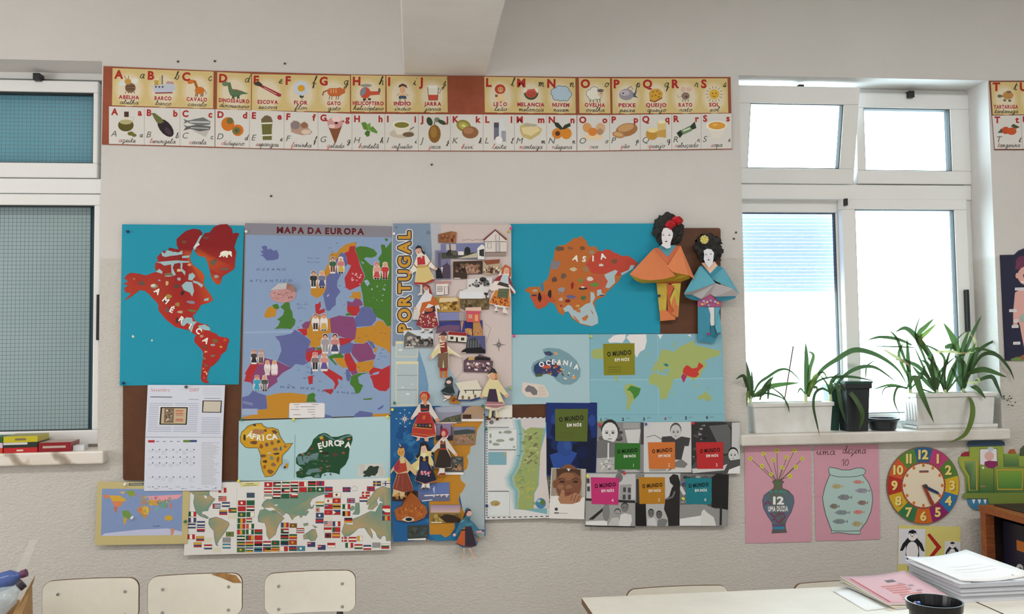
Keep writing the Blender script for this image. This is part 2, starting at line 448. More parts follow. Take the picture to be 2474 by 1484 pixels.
# ---- right window (window_1)
FD=-.13                      # frame face, 13 cm inside the wall face
def fx(px,py): return P(px,py,FD).x
def fz(px,py): return P(px,py,FD).z
W1=structure(thing('window_1',None,None,(1.888,.16,1.11)))
y0,y1=.13,.19
zt,zb=2.586,1.11
ztr1,ztr0=fz(2060,445),fz(2060,481)       # transom bar
f=MB(); f.frame(O1[0]-.01,O1[1]+.005,zb-.03,zt,(.055,.03,.06,.06),.15,.21)
f.box(O1[0],O1[1],.14,.21,ztr0,ztr1)
f.box(O1[0],O1[1],.172,.21,ztr1,ztr1+.024)
f.box(fx(2046,330),fx(2088,330),.178,.21,ztr1,zt-.02)
f.box(fx(2046,700),fx(2062,700),.165,.21,zb,ztr0)
soften(f.build('frame',PVC,W1),.003)
def sash(root,name,x0,x1,z0,z1,bars,ya,yb,tilt=0,glass=True):
    """a window sash; tilt turns it about its lower edge into the room"""
    def turn(mb):
        if tilt:
            M=Matrix.Translation((0,ya,z0)) @ Matrix.Rotation(radians(tilt),4,'X') @ Matrix.Translation((0,-ya,-z0))
            mb.v=[M @ p for p in mb.v]
        return mb
    s=soften(turn(MB().frame(x0,x1,z0,z1,bars,ya,yb)).build(name,PVC,root),.004)
    l,r,bt,u=bars; gx0,gx1,gz0,gz1=x0+l,x1-r,z0+bt,z1-u; t=.004
    turn(MB().frame(gx0-.001,gx1+.001,gz0-.001,gz1+.001,(t,t,t,t),ya+.006,yb-.006)).build('gasket',GASKET,s)
    if glass: turn(MB().box(gx0,gx1,(ya+yb)/2-.002,(ya+yb)/2+.002,gz0,gz1)).build('pane',GLASS,s)
    return s
def fr(ax0,ax1,ay0,ay1,gx0,gx1,gy0,gy1):
    """outer and glass edges of a sash given in the photograph -> x0,x1,z0,z1,bars"""
    mx,my=(ax0+ax1)/2,(ay0+ay1)/2
    X0,X1,Z0,Z1=fx(ax0,my),fx(ax1,my),fz(mx,ay1),fz(mx,ay0)
    return X0,X1,Z0,Z1,(fx(gx0,my)-X0,X1-fx(gx1,my),fz(mx,gy1)-Z0,Z1-fz(mx,gy0))
x0,x1,z0,z1,bars=fr(1752,2058,218,444,1801,2022,258,408); sash(W1,'sash',x0,x1,z0,z1,bars,.130,.172,12.5)
x0,x1,z0,z1,bars=fr(2071,2346,224,444,2090,2300,261,412); sash(W1,'sash',x0,x1,z0,z1,(fx(2091,330)-x0,x1-fx(2300,330),bars[2],bars[3]),.135,.185)
x0,x1,z0,z1,bars=fr(2044,2348,481,1018,2076,2317,506,998); sash(W1,'sash',x0,x1,z0,z1,bars,.135,.175)
x0,x1,z0,z1,bars=fr(1756,2062,483,1018,1790,2040,509,998); sash(W1,'sash',x0,x1,z0,z1+.022,bars[:3]+(bars[3]+.022,),.180,.215)
# black catches and the pull handle
def catch(px,py,w=14,h=16,d=.106,root=W1):
    a,b=P(px-w/2,py-h/2,-d),P(px+w/2,py+h/2,-d)
    return soften(box('catch',a.x,b.x,d-.014,d+.03,b.z,a.z,BLACKP,root),.002)
catch(1933,214,d=.066); catch(2199,229,d=.128); catch(2042,489,7,17,d=.13)
a,b=P(2333,700,-.118),P(2344,802,-.118); soften(box('pull_handle',a.x,b.x,.112,.136,b.z,a.z,BLACKP,W1),.003)
# roller shutter slats partly let down behind the left lower pane
def slat_build(nt,b):
    out=nt.nodes['Material Output']; d=N(nt,'ShaderNodeBsdfDiffuse'); t=N(nt,'ShaderNodeBsdfTranslucent'); m=N(nt,'ShaderNodeMixShader')
    d.inputs[0].default_value=(.62,.64,.74,1); t.inputs[0].default_value=(.5,.55,.71,1); m.inputs[0].default_value=.5
    nt.links.new(d.outputs[0],m.inputs[1]); nt.links.new(t.outputs[0],m.inputs[2]); nt.links.new(m.outputs[0],out.inputs[0])
SLAT=mat('translucent_shutter_slat',build=slat_build)
sx0,sx1=P(1770,600,-.26).x,P(2050,600,-.26).x
zt_,zb_=P(1900,500,-.26).z,P(1900,706,-.26).z
n=24
slats=None
for i in range(n):
    z=zt_-(zt_-zb_)*(i+.5)/n; h=(zt_-zb_)/n*.43
    if slats is None: slats=mesh('shutter_slat',boxv(sx0,sx1,.255,.262,z-h,z+h),BOXF,SLAT,W1); zf=z
    else:
        c=slats.copy(); COL.objects.link(c); c.location.z=z-zf; ORG[c.name]=ORG[slats.name]
# sill
structure(soften(box('sill_1',1.297,2.449,-.04,.14,1.066,1.111,STONE),.006))

# ---- unseen window frame, added on the left wall to match the side light
W3=structure(thing('added_window',None,None,(XL,-2.0,.95)))
for y0_,y1_,z0_,z1_ in ((-2.98,-1.02,.90,.95),(-2.98,-1.02,2.29,2.34),(-2.98,-2.93,.95,2.29),(-1.07,-1.02,.95,2.29),(-2.02,-1.98,.95,2.29)): box('frame_bar',XL+.002,XL+.05,y0_,y1_,z0_,z1_,PVC,W3)
# ---- left window (window_2)
W2=structure(thing('window_2',None,None,(-1.8,.16,1.11)))
f=MB(); f.frame(O2[0],O2[1]+.01,zb-.03,zt,(.05,.045,.06,.028),.15,.21); zu1,zu0=fz(100,430),fz(100,466)
f.box(O2[0],O2[1],.14,.21,zu0,zu1); soften(f.build('frame',PVC,W2),.003)
x0,x1,z0,z1,bars=fr(-160,236,192,428,-130,224,220,392); sash(W2,'sash',x0,x1,z0,z1,bars,.132,.185)
x0,x1,z0,z1,bars=fr(-150,240,468,1078,-120,224,495,1043); sash(W2,'sash',x0,x1,z0,z1,bars,.132,.175)
catch(91,187,17,17,d=.122,root=W2)
a,b=P(234,712,-.118),P(240,822,-.118); soften(box('pull_handle',a.x,b.x,.112,.136,b.z,a.z,BLACKP,W2),.002)
def mesh_build(nt,b):
    tc=N(nt,'ShaderNodeTexCoord'); sp=N(nt,'ShaderNodeSeparateXYZ'); nt.links.new(tc.outputs['Object'],sp.inputs[0])
    hs=[]
    for ax,per in (('X',.0155),('Z',.0155)):
        d=N(nt,'ShaderNodeMath',operation='DIVIDE'); d.inputs[1].default_value=per; nt.links.new(sp.outputs[ax],d.inputs[0])
        fr_=N(nt,'ShaderNodeMath',operation='FRACT'); nt.links.new(d.outputs[0],fr_.inputs[0])
        l=N(nt,'ShaderNodeMath',operation='LESS_THAN'); l.inputs[1].default_value=.12; nt.links.new(fr_.outputs[0],l.inputs[0]); hs.append(l)
    mxm=N(nt,'ShaderNodeMath',operation='MAXIMUM'); nt.links.new(hs[0].outputs[0],mxm.inputs[0]); nt.links.new(hs[1].outputs[0],mxm.inputs[1])
    n=noise_tex(nt,3,3); base=ramp(nt,n.outputs['Fac'],[(.3,(150,162,166)),(.7,(160,168,169))])
    mx=N(nt,'ShaderNodeMixRGB'); nt.links.new(mxm.outputs[0],mx.inputs[0]); nt.links.new(base.outputs[0],mx.inputs[1]); mx.inputs[2].default_value=alb((108,120,120))
    nt.links.new(mx.outputs[0],b.inputs['Base Color'])
SCREEN=mat('wire_mesh_screen',rough=.6,build=mesh_build)
a,b=P(-140,480,-.2),P(213,1060,-.2); box('insect_screen',a.x,b.x,.199,.203,b.z,a.z,SCREEN,W2)
BLUEG=mat('blue_grey_shutter',(116,146,160),.5)
box('shutter_curtain',O2[0],O2[1],.222,.232,1.08,2.58,BLUEG,W2)
SCREEN2=mat('wire_mesh_upper',rough=.6,build=mesh_build)
for n_ in SCREEN2.node_tree.nodes:
    if n_.type=='VALTORGB':
        n_.color_ramp.elements[0].color=alb((98,150,168)); n_.color_ramp.elements[1].color=alb((110,158,174))
a,b=P(-140,210,-.2),P(236,402,-.2); box('insect_screen',a.x,b.x,.199,.203,b.z,a.z,SCREEN2,W2)
structure(soften(box('sill_2',-2.5,-1.148,-.04,.14,1.061,1.108,MARBLE),.006))
# ------------------------------------------------------------------ alphabet banner above the maps
def interp(x,xs,ys):
    if x <= xs[0]: return ys[0]
    for i in range(len(xs)-1):
        if x <= xs[i+1]:
            t=(x-xs[i])/(xs[i+1]-xs[i]); return ys[i]+t*(ys[i+1]-ys[i])
    return ys[-1]
RED,INK,BRN=(176,44,40),(62,62,56),(132,66,42)
YEL,CREAM,CARD=(206,184,126),(208,196,170),(198,195,190)
def flowerish(a,x,y,r,n,pr,c,rx=None,z=None):
    for i in range(n):
        t=2*pi*i/n; a.ell(x+r*cos(t),y+r*sin(t),pr,rx or pr*.8,c,z=z,n=8,ang=math.degrees(t))
# pictures of the yellow cards, in photograph pixels relative to the middle of the picture
def y_bee(a):
    a.ell(-17,-5,8,5,(190,204,200)); a.ell(13,-12,9,7,(206,206,196)); a.ell(2,5,13,12,(128,98,72)); a.ell(-4,-10,8,7,(198,150,70),z=3)
    a.line([(-8,2),(12,0)],3,(92,68,52),z=4); a.line([(-8,8),(12,8)],3,(92,68,52),z=4)
    for x in (-9,-2,6,12): a.line([(x,14),(x-1,19)],1.4,INK)
    a.line([(-8,-16),(-13,-24)],1.2,INK); a.line([(-3,-16),(-2,-24)],1.2,INK)
def y_boat(a):
    a.poly([(-27,-4),(24,-8),(30,2),(22,14),(-20,15),(-25,6)],(176,182,194)); a.line([(-20,15),(22,14)],3,(150,60,70),z=3)
    a.rect(-22,-16,-12,-4,(196,160,72)); a.rect(-11,-24,-6,-5,(212,190,110)); a.rect(-5,-28,-1,-6,(128,120,116)); a.poly([(4,-8),(10,-14),(24,-12),(26,-7)],(180,140,140))
    for x in (-18,-10,-2): a.ell(x,0,2.4,c=(86,80,80),z=3)
def y_giraffe(a):
    a.ell(6,6,12,9,(208,118,44)); a.poly([(-10,-18),(-3,-18),(4,2),(-2,6)],(200,120,50)); a.ell(-15,-15,9,5,(212,116,48),ang=-15)
    for x in (-3,1,10,14): a.line([(x,12),(x-1,21)],2.4,(110,70,40))
    a.line([(17,4),(22,12),(20,16)],1.2,INK); a.line([(-8,-18),(0,0)],1.4,(90,58,40),z=3)
def y_dino(a):
    a.poly([(-18,-16),(-10,-18),(-6,-2),(4,2),(14,2),(34,10),(16,12),(12,16),(0,18),(-10,14),(-14,4),(-16,-8)],(92,116,84)); a.ell(-22,-14,8,6,(112,128,92),z=3)
    a.rect(-6,14,0,22,(72,92,66)); a.rect(6,14,12,22,(72,92,66)); a.line([(-4,0),(6,1),(16,4)],2.4,(140,110,70),z=3)
def y_brush(a):
    a.poly([(-30,-16),(-26,-20),(32,8),(30,14),(24,14)],(160,52,58)); a.poly([(-34,-20),(-24,-24),(-14,-16),(-18,-10),(-32,-14)],(70,60,48),z=3)
    a.line([(-10,-8),(20,8)],2,(206,150,140),z=3)
def y_flower(a):
    flowerish(a,0,-8,13,13,6.5,(182,192,206),3.6); a.ell(0,-8,9,8,(224,164,48),z=3); a.line([(2,4),(2,20)],1.4,(84,98,74)); a.blob(1,12,6,4,(58,70,54))
def y_cat(a):
    a.poly([(-18,-6),(-10,-10),(8,-10),(14,-12),(20,-8),(26,-12),(26,2),(18,6),(12,10),(-10,10),(-16,4)],(202,108,58)); a.line([(-18,-4),(-26,0),(-28,8)],3.5,(150,90,60))
    for x in (-11,-5,6,11): a.line([(x,9),(x-2,18)],1.4,(90,60,48))
    for x in (-8,-2,4): a.line([(x,-8),(x,2)],1.6,(236,186,130),z=3)
def y_heli(a):
    a.ell(-8,2,13,14,(206,84,60)); a.poly([(-12,-12),(-20,0),(-18,10),(-8,4),(-6,-10)],(120,138,152),z=3); a.poly([(2,-2),(26,-2),(28,6),(4,8)],(204,86,60)); a.ell(26,-4,3,6,(110,92,82),z=3)
    a.ell(-6,-16,14,4,(150,146,136)); a.ell(-10,18,4,3,INK); a.ell(2,17,4,3,INK)
def y_indian(a):
    a.ell(0,-6,7,9,(214,168,128)); a.poly([(-10,-12),(-8,-18),(0,-22),(9,-18),(12,-10),(7,-13),(0,-16),(-6,-13)],(92,62,48),z=3)
    a.rect(-6,4,6,10,(216,168,130)); a.poly([(-8,8),(8,8),(10,15),(-10,15)],(70,84,110),z=3)
    for x in (-5,5): a.line([(x,14),(x+x*.5,24),(x*2.2,25)],1.8,(110,84,66))
    a.line([(-7,2),(-14,8)],1.6,(190,140,110)); a.line([(7,2),(14,8)],1.6,(190,140,110))
def y_jar(a):
    a.poly([(-13,-14),(13,-14),(11,18),(-10,18)],(206,202,190)); a.poly([(-11,5),(12,5),(11,18),(-10,18)],(206,82,62),z=3); a.ell(0,-14,14,4,(226,220,206),z=3)
    a.line([(-13,-14),(-10,18),(11,18),(13,-14)],1.3,INK,z=4); a.line([(13,-10),(19,-8),(17,0),(12,0)],1.4,(120,116,108))
def y_lion(a):
    a.ell(-1,-10,13,12,(190,70,52)); a.ell(0,-9,7,7,(216,160,104),z=3); a.ell(0,9,10,8,(224,196,152)); a.blob(-10,6,4,4,(140,90,60)); a.ell(-4,17,5,4,(226,190,140)); a.ell(6,17,5,4,(226,190,140))
    for x in (-3,3): a.ell(x,-10,1.2,c=INK,z=4)
def y_melon(a):
    a.ell(0,-4,18,19,(70,92,58),a0=0,a1=180,n=12); a.ell(0,-4,14,14,(196,82,68),z=3,a0=0,a1=180,n=12); a.poly([(-18,-12),(-10,-12),(-10,-2),(-18,-2)],(212,204,190)); a.poly([(10,-14),(16,-14),(17,-2),(10,-2)],(212,204,190))
    a.poly([(-12,-4),(-8,-10),(8,-12),(13,-4)],(204,92,78),z=3)
    for x,y in ((-6,2),(0,5),(6,1),(-2,-4),(5,-5)): a.ell(x,y,1.3,c=INK,z=4,n=6)
def y_cloud(a):
    for x,y,r in ((-14,-4,10),(-4,-10,10),(8,-8,11),(16,0,9),(0,4,12),(-12,6,8),(12,8,8)): a.ell(x,y,r+1.4,c=(84,104,124)); a.ell(x,y,r,c=(166,188,202),z=3)
def y_sheep(a):
    for x,y,r in ((-12,-2,9),(-2,-8,10),(6,2,10),(-6,4,10)): a.ell(x,y,r+1.2,c=(110,106,98)); a.ell(x,y,r,c=(214,208,196),z=3)
    a.ell(14,-2,7,9,(206,180,152),z=4); a.ell(13,-9,8,4,(104,98,92),z=5)
    for x in (-12,-4,5,12): a.line([(x,10),(x,20)],1.6,INK)
    a.ell(15,-2,1.3,c=INK,z=5)
def y_fish(a):
    a.ell(-2,0,18,14,(148,140,150)); a.ell(-6,-4,12,7,(178,170,178),z=3); a.poly([(14,-2),(24,-10),(20,2),(26,8),(14,6)],(84,96,110)); a.line([(0,-14),(10,-20),(13,-12)],2,(120,116,126)); a.ell(-10,-3,2,c=INK,z=4)
def y_cheese(a):
    a.poly([(-16,14),(-18,-4),(-10,-13),(6,-14),(16,-4),(14,8),(-4,18)],(214,164,62)); a.line([(-16,14),(-4,18),(14,8)],3,(150,76,40),z=3)
    for x,y in ((-8,-6),(2,-8),(8,-2),(-2,2),(-10,4),(6,6)): a.ell(x,y,2.4,2,(150,110,40),z=3,n=7)
def y_mouse(a):
    a.ell(0,4,10,9,(136,116,104)); a.ell(-6,-12,6,7,(206,176,158)); a.ell(8,-12,7,6,(206,176,158)); a.ell(2,6,3,2.4,(90,60,54),z=3); a.line([(-10,4),(-18,8),(-20,0)],1.2,(150,140,130))
    for x in (-6,0,7): a.line([(x,12),(x-1,18)],1.4,INK)
def y_sun(a):
    a.ell(0,0,12,12,(226,178,62))
    for i in range(14):
        t=2*pi*i/14; a.line([(14*cos(t),14*sin(t)),(21*cos(t),20*sin(t))],1.2,(120,96,66))
    a.ell(-4,-2,1.4,c=INK,z=3); a.ell(4,-2,1.4,c=INK,z=3); a.line([(-4,4),(0,6),(4,4)],1.2,INK,z=3)
def y_turtle(a):
    a.ell(6,-4,13,10,(190,140,76)); a.ell(-14,-2,6,4,(110,112,92)); a.line([(-8,-2),(-2,-2)],4,(110,112,92)); a.ell(-2,8,4,3,(116,108,92)); a.ell(10,9,4,3,(116,108,92)); a.ell(8,-12,6,3,(124,100,82),z=3)
# pictures of the white cards
def w_oil(a):
    a.ell(-2,4,19,15,(96,86,34)); a.ell(-2,-4,15,6,(176,168,120),z=3); a.rect(-6,-29,5,-16,(74,52,38)); a.poly([(-6,-16),(5,-16),(10,-6),(-12,-6)],(206,200,182)); a.line([(8,-14),(18,-16),(14,-4)],2,(186,182,170)); a.ell(10,24,8,5,(110,108,44),z=3); a.ell(18,28,6,4,(120,112,50),z=3)
def w_aub(a):
    a.ell(8,8,26,14,(46,34,42),ang=50); a.ell(14,16,6,12,(70,54,66),ang=-40,z=3); a.poly([(-26,-28),(-18,-28),(-2,-16),(4,-6),(-6,-2),(-14,-6),(-20,-16)],(106,114,60),z=3)
def w_fish(a):
    a.poly([(-34,-16),(-22,-12),(-6,-16),(14,-20),(32,-10),(30,-2),(10,0),(-14,-4),(-24,-8),(-34,-4),(-30,-10)],(112,116,114)); a.line([(-18,-9),(30,-8)],4,(176,180,178),z=3)
    a.poly([(-34,-2),(-24,2),(-4,-2),(32,2),(30,10),(6,14),(-18,8),(-34,12),(-28,4)],(96,98,98),z=3); a.poly([(-12,12),(30,8),(20,28)],(176,172,168)); a.line([(-16,5),(28,7)],3,(160,162,160),z=4)
def w_pers(a):
    a.ell(-11,-6,16,17,(214,120,36)); a.ell(13,9,14,14,(218,116,34)); a.ell(-6,-14,8,8,(112,110,62),z=3); a.ell(10,10,10,9,(120,116,66),z=3); a.ell(10,10,4,4,(88,86,50),z=4)
def w_asp(a):
    a.poly([(-14,-20),(-6,-28),(0,-30),(10,-26),(14,-16),(12,4),(12,30),(-10,30),(-12,4)],(120,116,62)); a.poly([(-14,-20),(-6,-28),(0,-30),(10,-26),(14,-16),(8,-14),(-6,-12)],(116,100,72),z=3)
    for x in (-8,-3,2,7): a.line([(x,-8),(x+1,29)],1.4,(88,92,46),z=3)
    a.line([(-13,-10),(13,-11)],3.4,(224,216,200),z=4); a.line([(-11,19),(12,18)],3.4,(224,216,200),z=4)
def w_flour(a):
    a.poly([(-26,-12),(-18,-20),(-8,-18),(0,-12),(8,-18),(16,-10),(18,0),(27,8),(22,14),(2,16),(-14,12),(-24,8)],(176,146,126)); a.ell(-14,-8,11,10,(136,122,124),z=3); a.ell(8,-8,9,7,(150,108,82),z=3); a.ell(12,8,12,6,(206,184,168),z=3)
def w_ice(a):
    a.poly([(-18,-12),(18,-12),(2,32),(-1,32)],(136,84,56)); a.ell(0,-16,19,14,(198,146,142),z=3); a.ell(4,-26,12,8,(220,190,188),z=4); a.ell(3,-16,4,3,(80,40,44),z=5); a.ell(-8,-8,8,5,(222,186,180),z=4)
    for x,y in ((-20,-22),(20,-20)): a.ell(x,y,2.5,c=(170,60,60),z=4,n=7)
def w_mint(a):
    a.poly([(-18,-18),(-8,-20),(2,-8),(0,0),(-12,-2)],(96,140,56)); a.poly([(0,-2),(10,-10),(22,4),(20,8),(8,4)],(104,148,60)); a.poly([(-4,0),(4,2),(2,14),(-4,16),(-10,8)],(78,118,46),z=3); a.poly([(-6,-12),(4,-18),(6,-6),(0,0)],(120,160,70),z=3)
def w_cup(a):
    a.ell(0,8,30,11,(186,176,160)); a.poly([(-22,-12),(22,-12),(14,10),(-12,10)],(206,200,186),z=3); a.ell(0,-14,22,10,(214,208,196),z=4); a.ell(0,-13,18,7,(132,126,56),z=5); a.ell(16,10,14,6,(116,96,70),z=4); a.line([(20,-2),(30,-8)],2.5,(120,104,84),z=4)
def w_jack(a):
    a.ell(0,8,15,22,(142,100,46)); a.ell(-2,4,8,14,(166,124,62),z=3); a.ell(-12,-22,7,11,(62,74,54),ang=-20); a.ell(6,-26,7,6,(120,130,108)); a.ell(18,-20,11,5,(66,78,56),ang=25); a.line([(0,-22),(0,-12)],2,(90,80,54))
def w_kiwi(a):
    a.ell(-8,-12,18,14,(150,136,62),ang=20); a.ell(-8,-12,13,9,(176,172,84),ang=20,z=3); a.ell(-8,-12,5,3,(216,206,140),ang=20,z=4); a.ell(8,4,20,15,(148,102,68),z=5); a.ell(4,0,12,8,(174,126,88),z=6)
def w_milk(a):
    a.poly([(2,-30),(12,-30),(12,-14),(18,-4),(18,26),(-2,26),(-2,-4),(2,-14)],(196,200,200)); a.rect(-12,-20,0,22,(112,112,128),z=3); a.rect(-12,-20,0,-8,(80,80,96),z=4); a.rect(6,0,17,26,(150,150,160),z=3); a.ell(0,22,9,9,(222,210,208),z=5)
def w_butter(a):
    a.poly([(-26,-12),(-10,-20),(10,-16),(28,-4),(22,8),(0,22),(-20,14),(-26,0)],(196,176,120)); a.poly([(-22,-8),(14,-12),(24,-2),(2,12),(-18,6)],(214,198,150),z=3); a.poly([(-20,-18),(16,-16),(10,-10),(-14,-12)],(170,164,150),z=4)
def w_loq(a):
    a.ell(-11,6,13,13,(216,136,46)); a.ell(11,6,13,14,(220,140,44)); a.ell(-10,6,6,6,(96,50,30),z=3); a.poly([(-20,-22),(-8,-20),(2,-8),(0,-2),(-14,-10)],(52,58,48),z=4); a.poly([(20,-20),(22,-12),(6,-4),(0,-4),(6,-14)],(58,62,50),z=4)
def w_egg(a):
    a.ell(-15,-8,11,12,(214,156,96),ang=-20); a.ell(17,-6,12,14,(206,168,132),ang=10); a.ell(-2,2,11,10,(222,134,56),z=4); a.ell(0,14,24,7,(226,196,156)); a.ell(16,2,8,8,(180,140,106),z=3)
def w_bread(a):
    a.ell(4,-2,27,16,(168,118,74),ang=-12); a.ell(2,-7,20,9,(200,156,106),ang=-14,z=3); a.ell(-16,10,15,8,(182,134,86),ang=12,z=4); a.ell(-16,9,11,5,(206,164,112),ang=12,z=5)
def w_chs(a):
    a.ell(-10,10,15,14,(196,148,66)); a.ell(-8,0,13,6,(226,204,148),z=3); a.rect(4,-20,24,2,(214,186,126),z=2); a.poly([(2,2),(24,-2),(24,18),(2,16)],(202,160,84),z=4); a.rect(6,-24,22,-16,(232,216,178),z=3)
def w_candy(a):
    a.poly([(-24,8),(-14,0),(-8,10),(-16,20)],(42,58,46)); a.poly([(8,-8),(20,-20),(24,-4),(14,0)],(46,62,50)); a.poly([(-14,2),(8,-10),(14,2),(-8,12)],(112,136,104),z=3); a.line([(-8,3),(9,-4)],4,(190,204,176),z=4)
def w_soup(a):
    a.poly([(-24,-8),(24,-8),(14,14),(6,22),(-6,22),(-14,14)],(206,200,188)); a.ell(0,-9,26,12,(222,214,196),z=3); a.ell(1,-9,21,9,(222,158,62),z=4); a.line([(-24,-6),(-28,-2)],3,(206,200,188)); a.ell(-4,-11,6,3,(238,186,96),z=5)
def w_tang(a):
    a.ell(-4,0,10,9,(196,82,46)); a.ell(10,2,12,9,(202,88,46),z=3); a.poly([(8,-10),(14,-16),(30,-8),(20,-4)],(84,82,60),z=4); a.poly([(-24,6),(-14,-6),(-12,6)],(92,88,76))

def shift(a,fn,x,y):
    a.T(x,y,1.0); fn(a); a.T()

TOPX=[246,517,846,1180,1392,1764]; TOPY=[159.5,171,180,183.5,186,186]
BOTX=[246,612,848,1160,1397,1770]; BOTY=[349,359.5,364.5,366,366,361]
top=lambda x: interp(x,TOPX,TOPY)
bot=lambda x: interp(x,BOTX,BOTY)
wtop=lambda x: interp(x,[263,519,603,850,1090,1394,1473,1769],[257,264,266,275,276.5,278,278,274])
wbot=lambda x: interp(x,[263,519,603,850,1090,1394,1769],[347.6,354.5,357.5,363,364,364.5,359])
BD=.0034
AB=thing('alphabet_banner','long brown alphabet banner of picture cards A to S on upper wall','banner',P(1008,365,BD))
HARD=mat('brown_card_backing',(134,68,44),.7,build=noisy((126,62,40),(140,74,50),18))
xs=[250,400,517,680,846,1010,1180,1290,1392,1580,1765]
V=[]; Fq=[]
for x in xs:
    a,b=P(x,top(x),BD),P(x-(4 if x==250 else -4 if x==1765 else 0),bot(x),BD)
    V += [a,b,a+Vector((0,.0022,0)),b+Vector((0,.0022,0))]
for i in range(len(xs)-1):
    k=4*i; Fq += [(k,k+1,k+5,k+4),(k+2,k+6,k+7,k+3),(k,k+4,k+6,k+2),(k+1,k+3,k+7,k+5)]
Fq += [(0,2,3,1),(4*len(xs)-4,4*len(xs)-3,4*len(xs)-1,4*len(xs)-2)]
mesh('backing',V,Fq,HARD,AB)

def qlerp(q,u,v):
    (ax,ay),(bx,by),(cx,cy),(dx,dy)=q      # TL TR BR BL
    tx,ty=ax+(bx-ax)*u,ay+(by-ay)*u; lx,ly=dx+(cx-dx)*u,dy+(cy-dy)*u
    return tx+(lx-tx)*v,ty+(ly-ty)*v
def card(root,q,d,kind,big,small,pic,cap,word,tilt,label):
    """kind y: yellow card with drawing, w: white card with photograph"""
    c=cutout('card',q,d,YEL if kind=='y' else CARD,.0005,root,label=label)
    a=Art(); W=q[1][0]-q[0][0]; cxm,cym=qlerp(q,.5,.46)
    if kind=='y':
        for k,(r1,r2,cc) in enumerate(((.47,.47,(207,187,136)),(.41,.42,(208,191,152)),(.34,.36,CREAM))):
            pts=[]
            for i in range(18):
                t=2*pi*i/18; pts.append(qlerp(q,.5+r1*cos(t),.55+r2*sin(t)))
            a.poly(pts,cc,z=1+k*.3)
        a.z=2
        x,y=qlerp(q,.05,.27); a.text(big,x,y,19,RED,tilt,bold=True)
        x,y=qlerp(q,.95,.25); a.script(small,x,y,10.5,INK,2.0,ang=tilt,align='r')
        if pic: shift(a,pic,cxm+1,cym)
        if cap:
            x,y=qlerp(q,.5,.815); a.text(cap,x,y,8.4,(176,42,62),tilt,bold=True,width=min(len(cap)*8.2,W*.9),align='c',z=3)
            x,y=qlerp(q,.5,.955); a.script(word,x,y,5.6,INK,1.4,width=min(len(word)*7.6,W*.88),ang=tilt,align='c',z=3)
    else:
        x,y=qlerp(q,.06,.22); a.text(big,x,y,14.5,RED,tilt,bold=True,z=2)
        x,y=qlerp(q,.93,.22); a.text(small,x,y,14.5,RED,tilt,bold=True,align='r',z=2)
        a.z=2
        if pic: shift(a,pic,cxm,cym-1)
        x,y=qlerp(q,.05,.80); a.text(big,x,y,14,(92,98,92),tilt,shear=.25,z=2,sx=1.05)
        x,y=qlerp(q,.95,.80); a.script(small,x,y,7,INK,1.5,ang=tilt,align='r',z=6)
        if word:
            x,y=qlerp(q,.5,.945); a.script(word,x,y,6,(88,84,80),1.3,width=min(len(word)*7.0,W*.8),ang=tilt,align='c',z=6,first=(206,120,112))
        a.line([q[1],q[2]],1.0,(160,150,142),z=1)
    a.build('print',d+.0005,c)
    return c
def sect(tl,tr,br,bl,cuts):
    q=[tl,tr,br,bl]; us=[0]+[(x-tl[0])/(tr[0]-tl[0]) for x in cuts]+[1]
    return [[qlerp(q,us[i],0),qlerp(q,us[i+1],0),qlerp(q,us[i+1],1),qlerp(q,us[i],1)] for i in range(len(us)-1)]
yq=sect((272,164.6),(516,173),(515,262),(270.6,254.5),(353,436)) +sect((525,174),(607,178),(606,265),(524,263),()) \
    +sect((609,179),(845.6,183),(845.6,271),(608,266),(686,768)) +sect((848,181.5),(931,183),(931,270.5),(848,269.5),()) \
    +sect((933.5,183),(1080.6,184.5),(1081.7,271.5),(934.6,270.5),(1008.5,)) +sect((1170,185.5),(1390,189),(1391,274),(1171.6,271.5),(1245,1318)) \
    +sect((1398.5,188.5),(1473.5,189.5),(1475,274),(1400,273.5),()) +sect((1478.7,189.5),(1757.6,189.5),(1759.7,272.5),(1480,274.5),(1549,1619,1690))
ylist=[('A',y_bee,'ABELHA','bee'),('B',y_boat,'BARCO','boat'),('C',y_giraffe,'CAVALO','long-necked animal'),('D',y_dino,'DINOSSAURO','dinosaur'),('E',y_brush,'ESCOVA','brush'),
         ('F',y_flower,'FLOR','flower'),('G',y_cat,'GATO','cat'),('H',y_heli,'HELICÓPTERO','helicopter'),('I',y_indian,'INDIO','figure'),('J',y_jar,'JARRA','jug'),('L',y_lion,'LEÃO','lion'),
         ('M',y_melon,'MELANCIA','watermelon'),('N',y_cloud,'NUVEM','cloud'),('O',y_sheep,'OVELHA','sheep'),('P',y_fish,'PEIXE','fish'),('Q',y_cheese,'QUEIJO','cheese'),('R',y_mouse,'RATO','mouse'),('S',y_sun,'SOL','sun')]
words=['abelha','barco','cavalo','dinossauro','escova','flor','gato','helicóptero','índio','jarra','leão','melancia','nuvem','ovelha','peixe','queijo','rato','sol']
for q,(L_,pic,cap,what),wd in zip(yq,ylist,words):
    tl=math.degrees(math.atan2(q[1][1]-q[0][1],q[1][0]-q[0][0]))
    card(AB,q,BD+.0001,'y',L_,L_.lower(),pic,cap,wd,tl,'yellow card with letter %s and a drawn %s' % (L_,what))
wb=[263,349,435,519.5,603,686.5,768.4,850.6,930,1011,1088.7,1167.6,1243,1321,1394,1473,1547,1623,1694,1768.5]
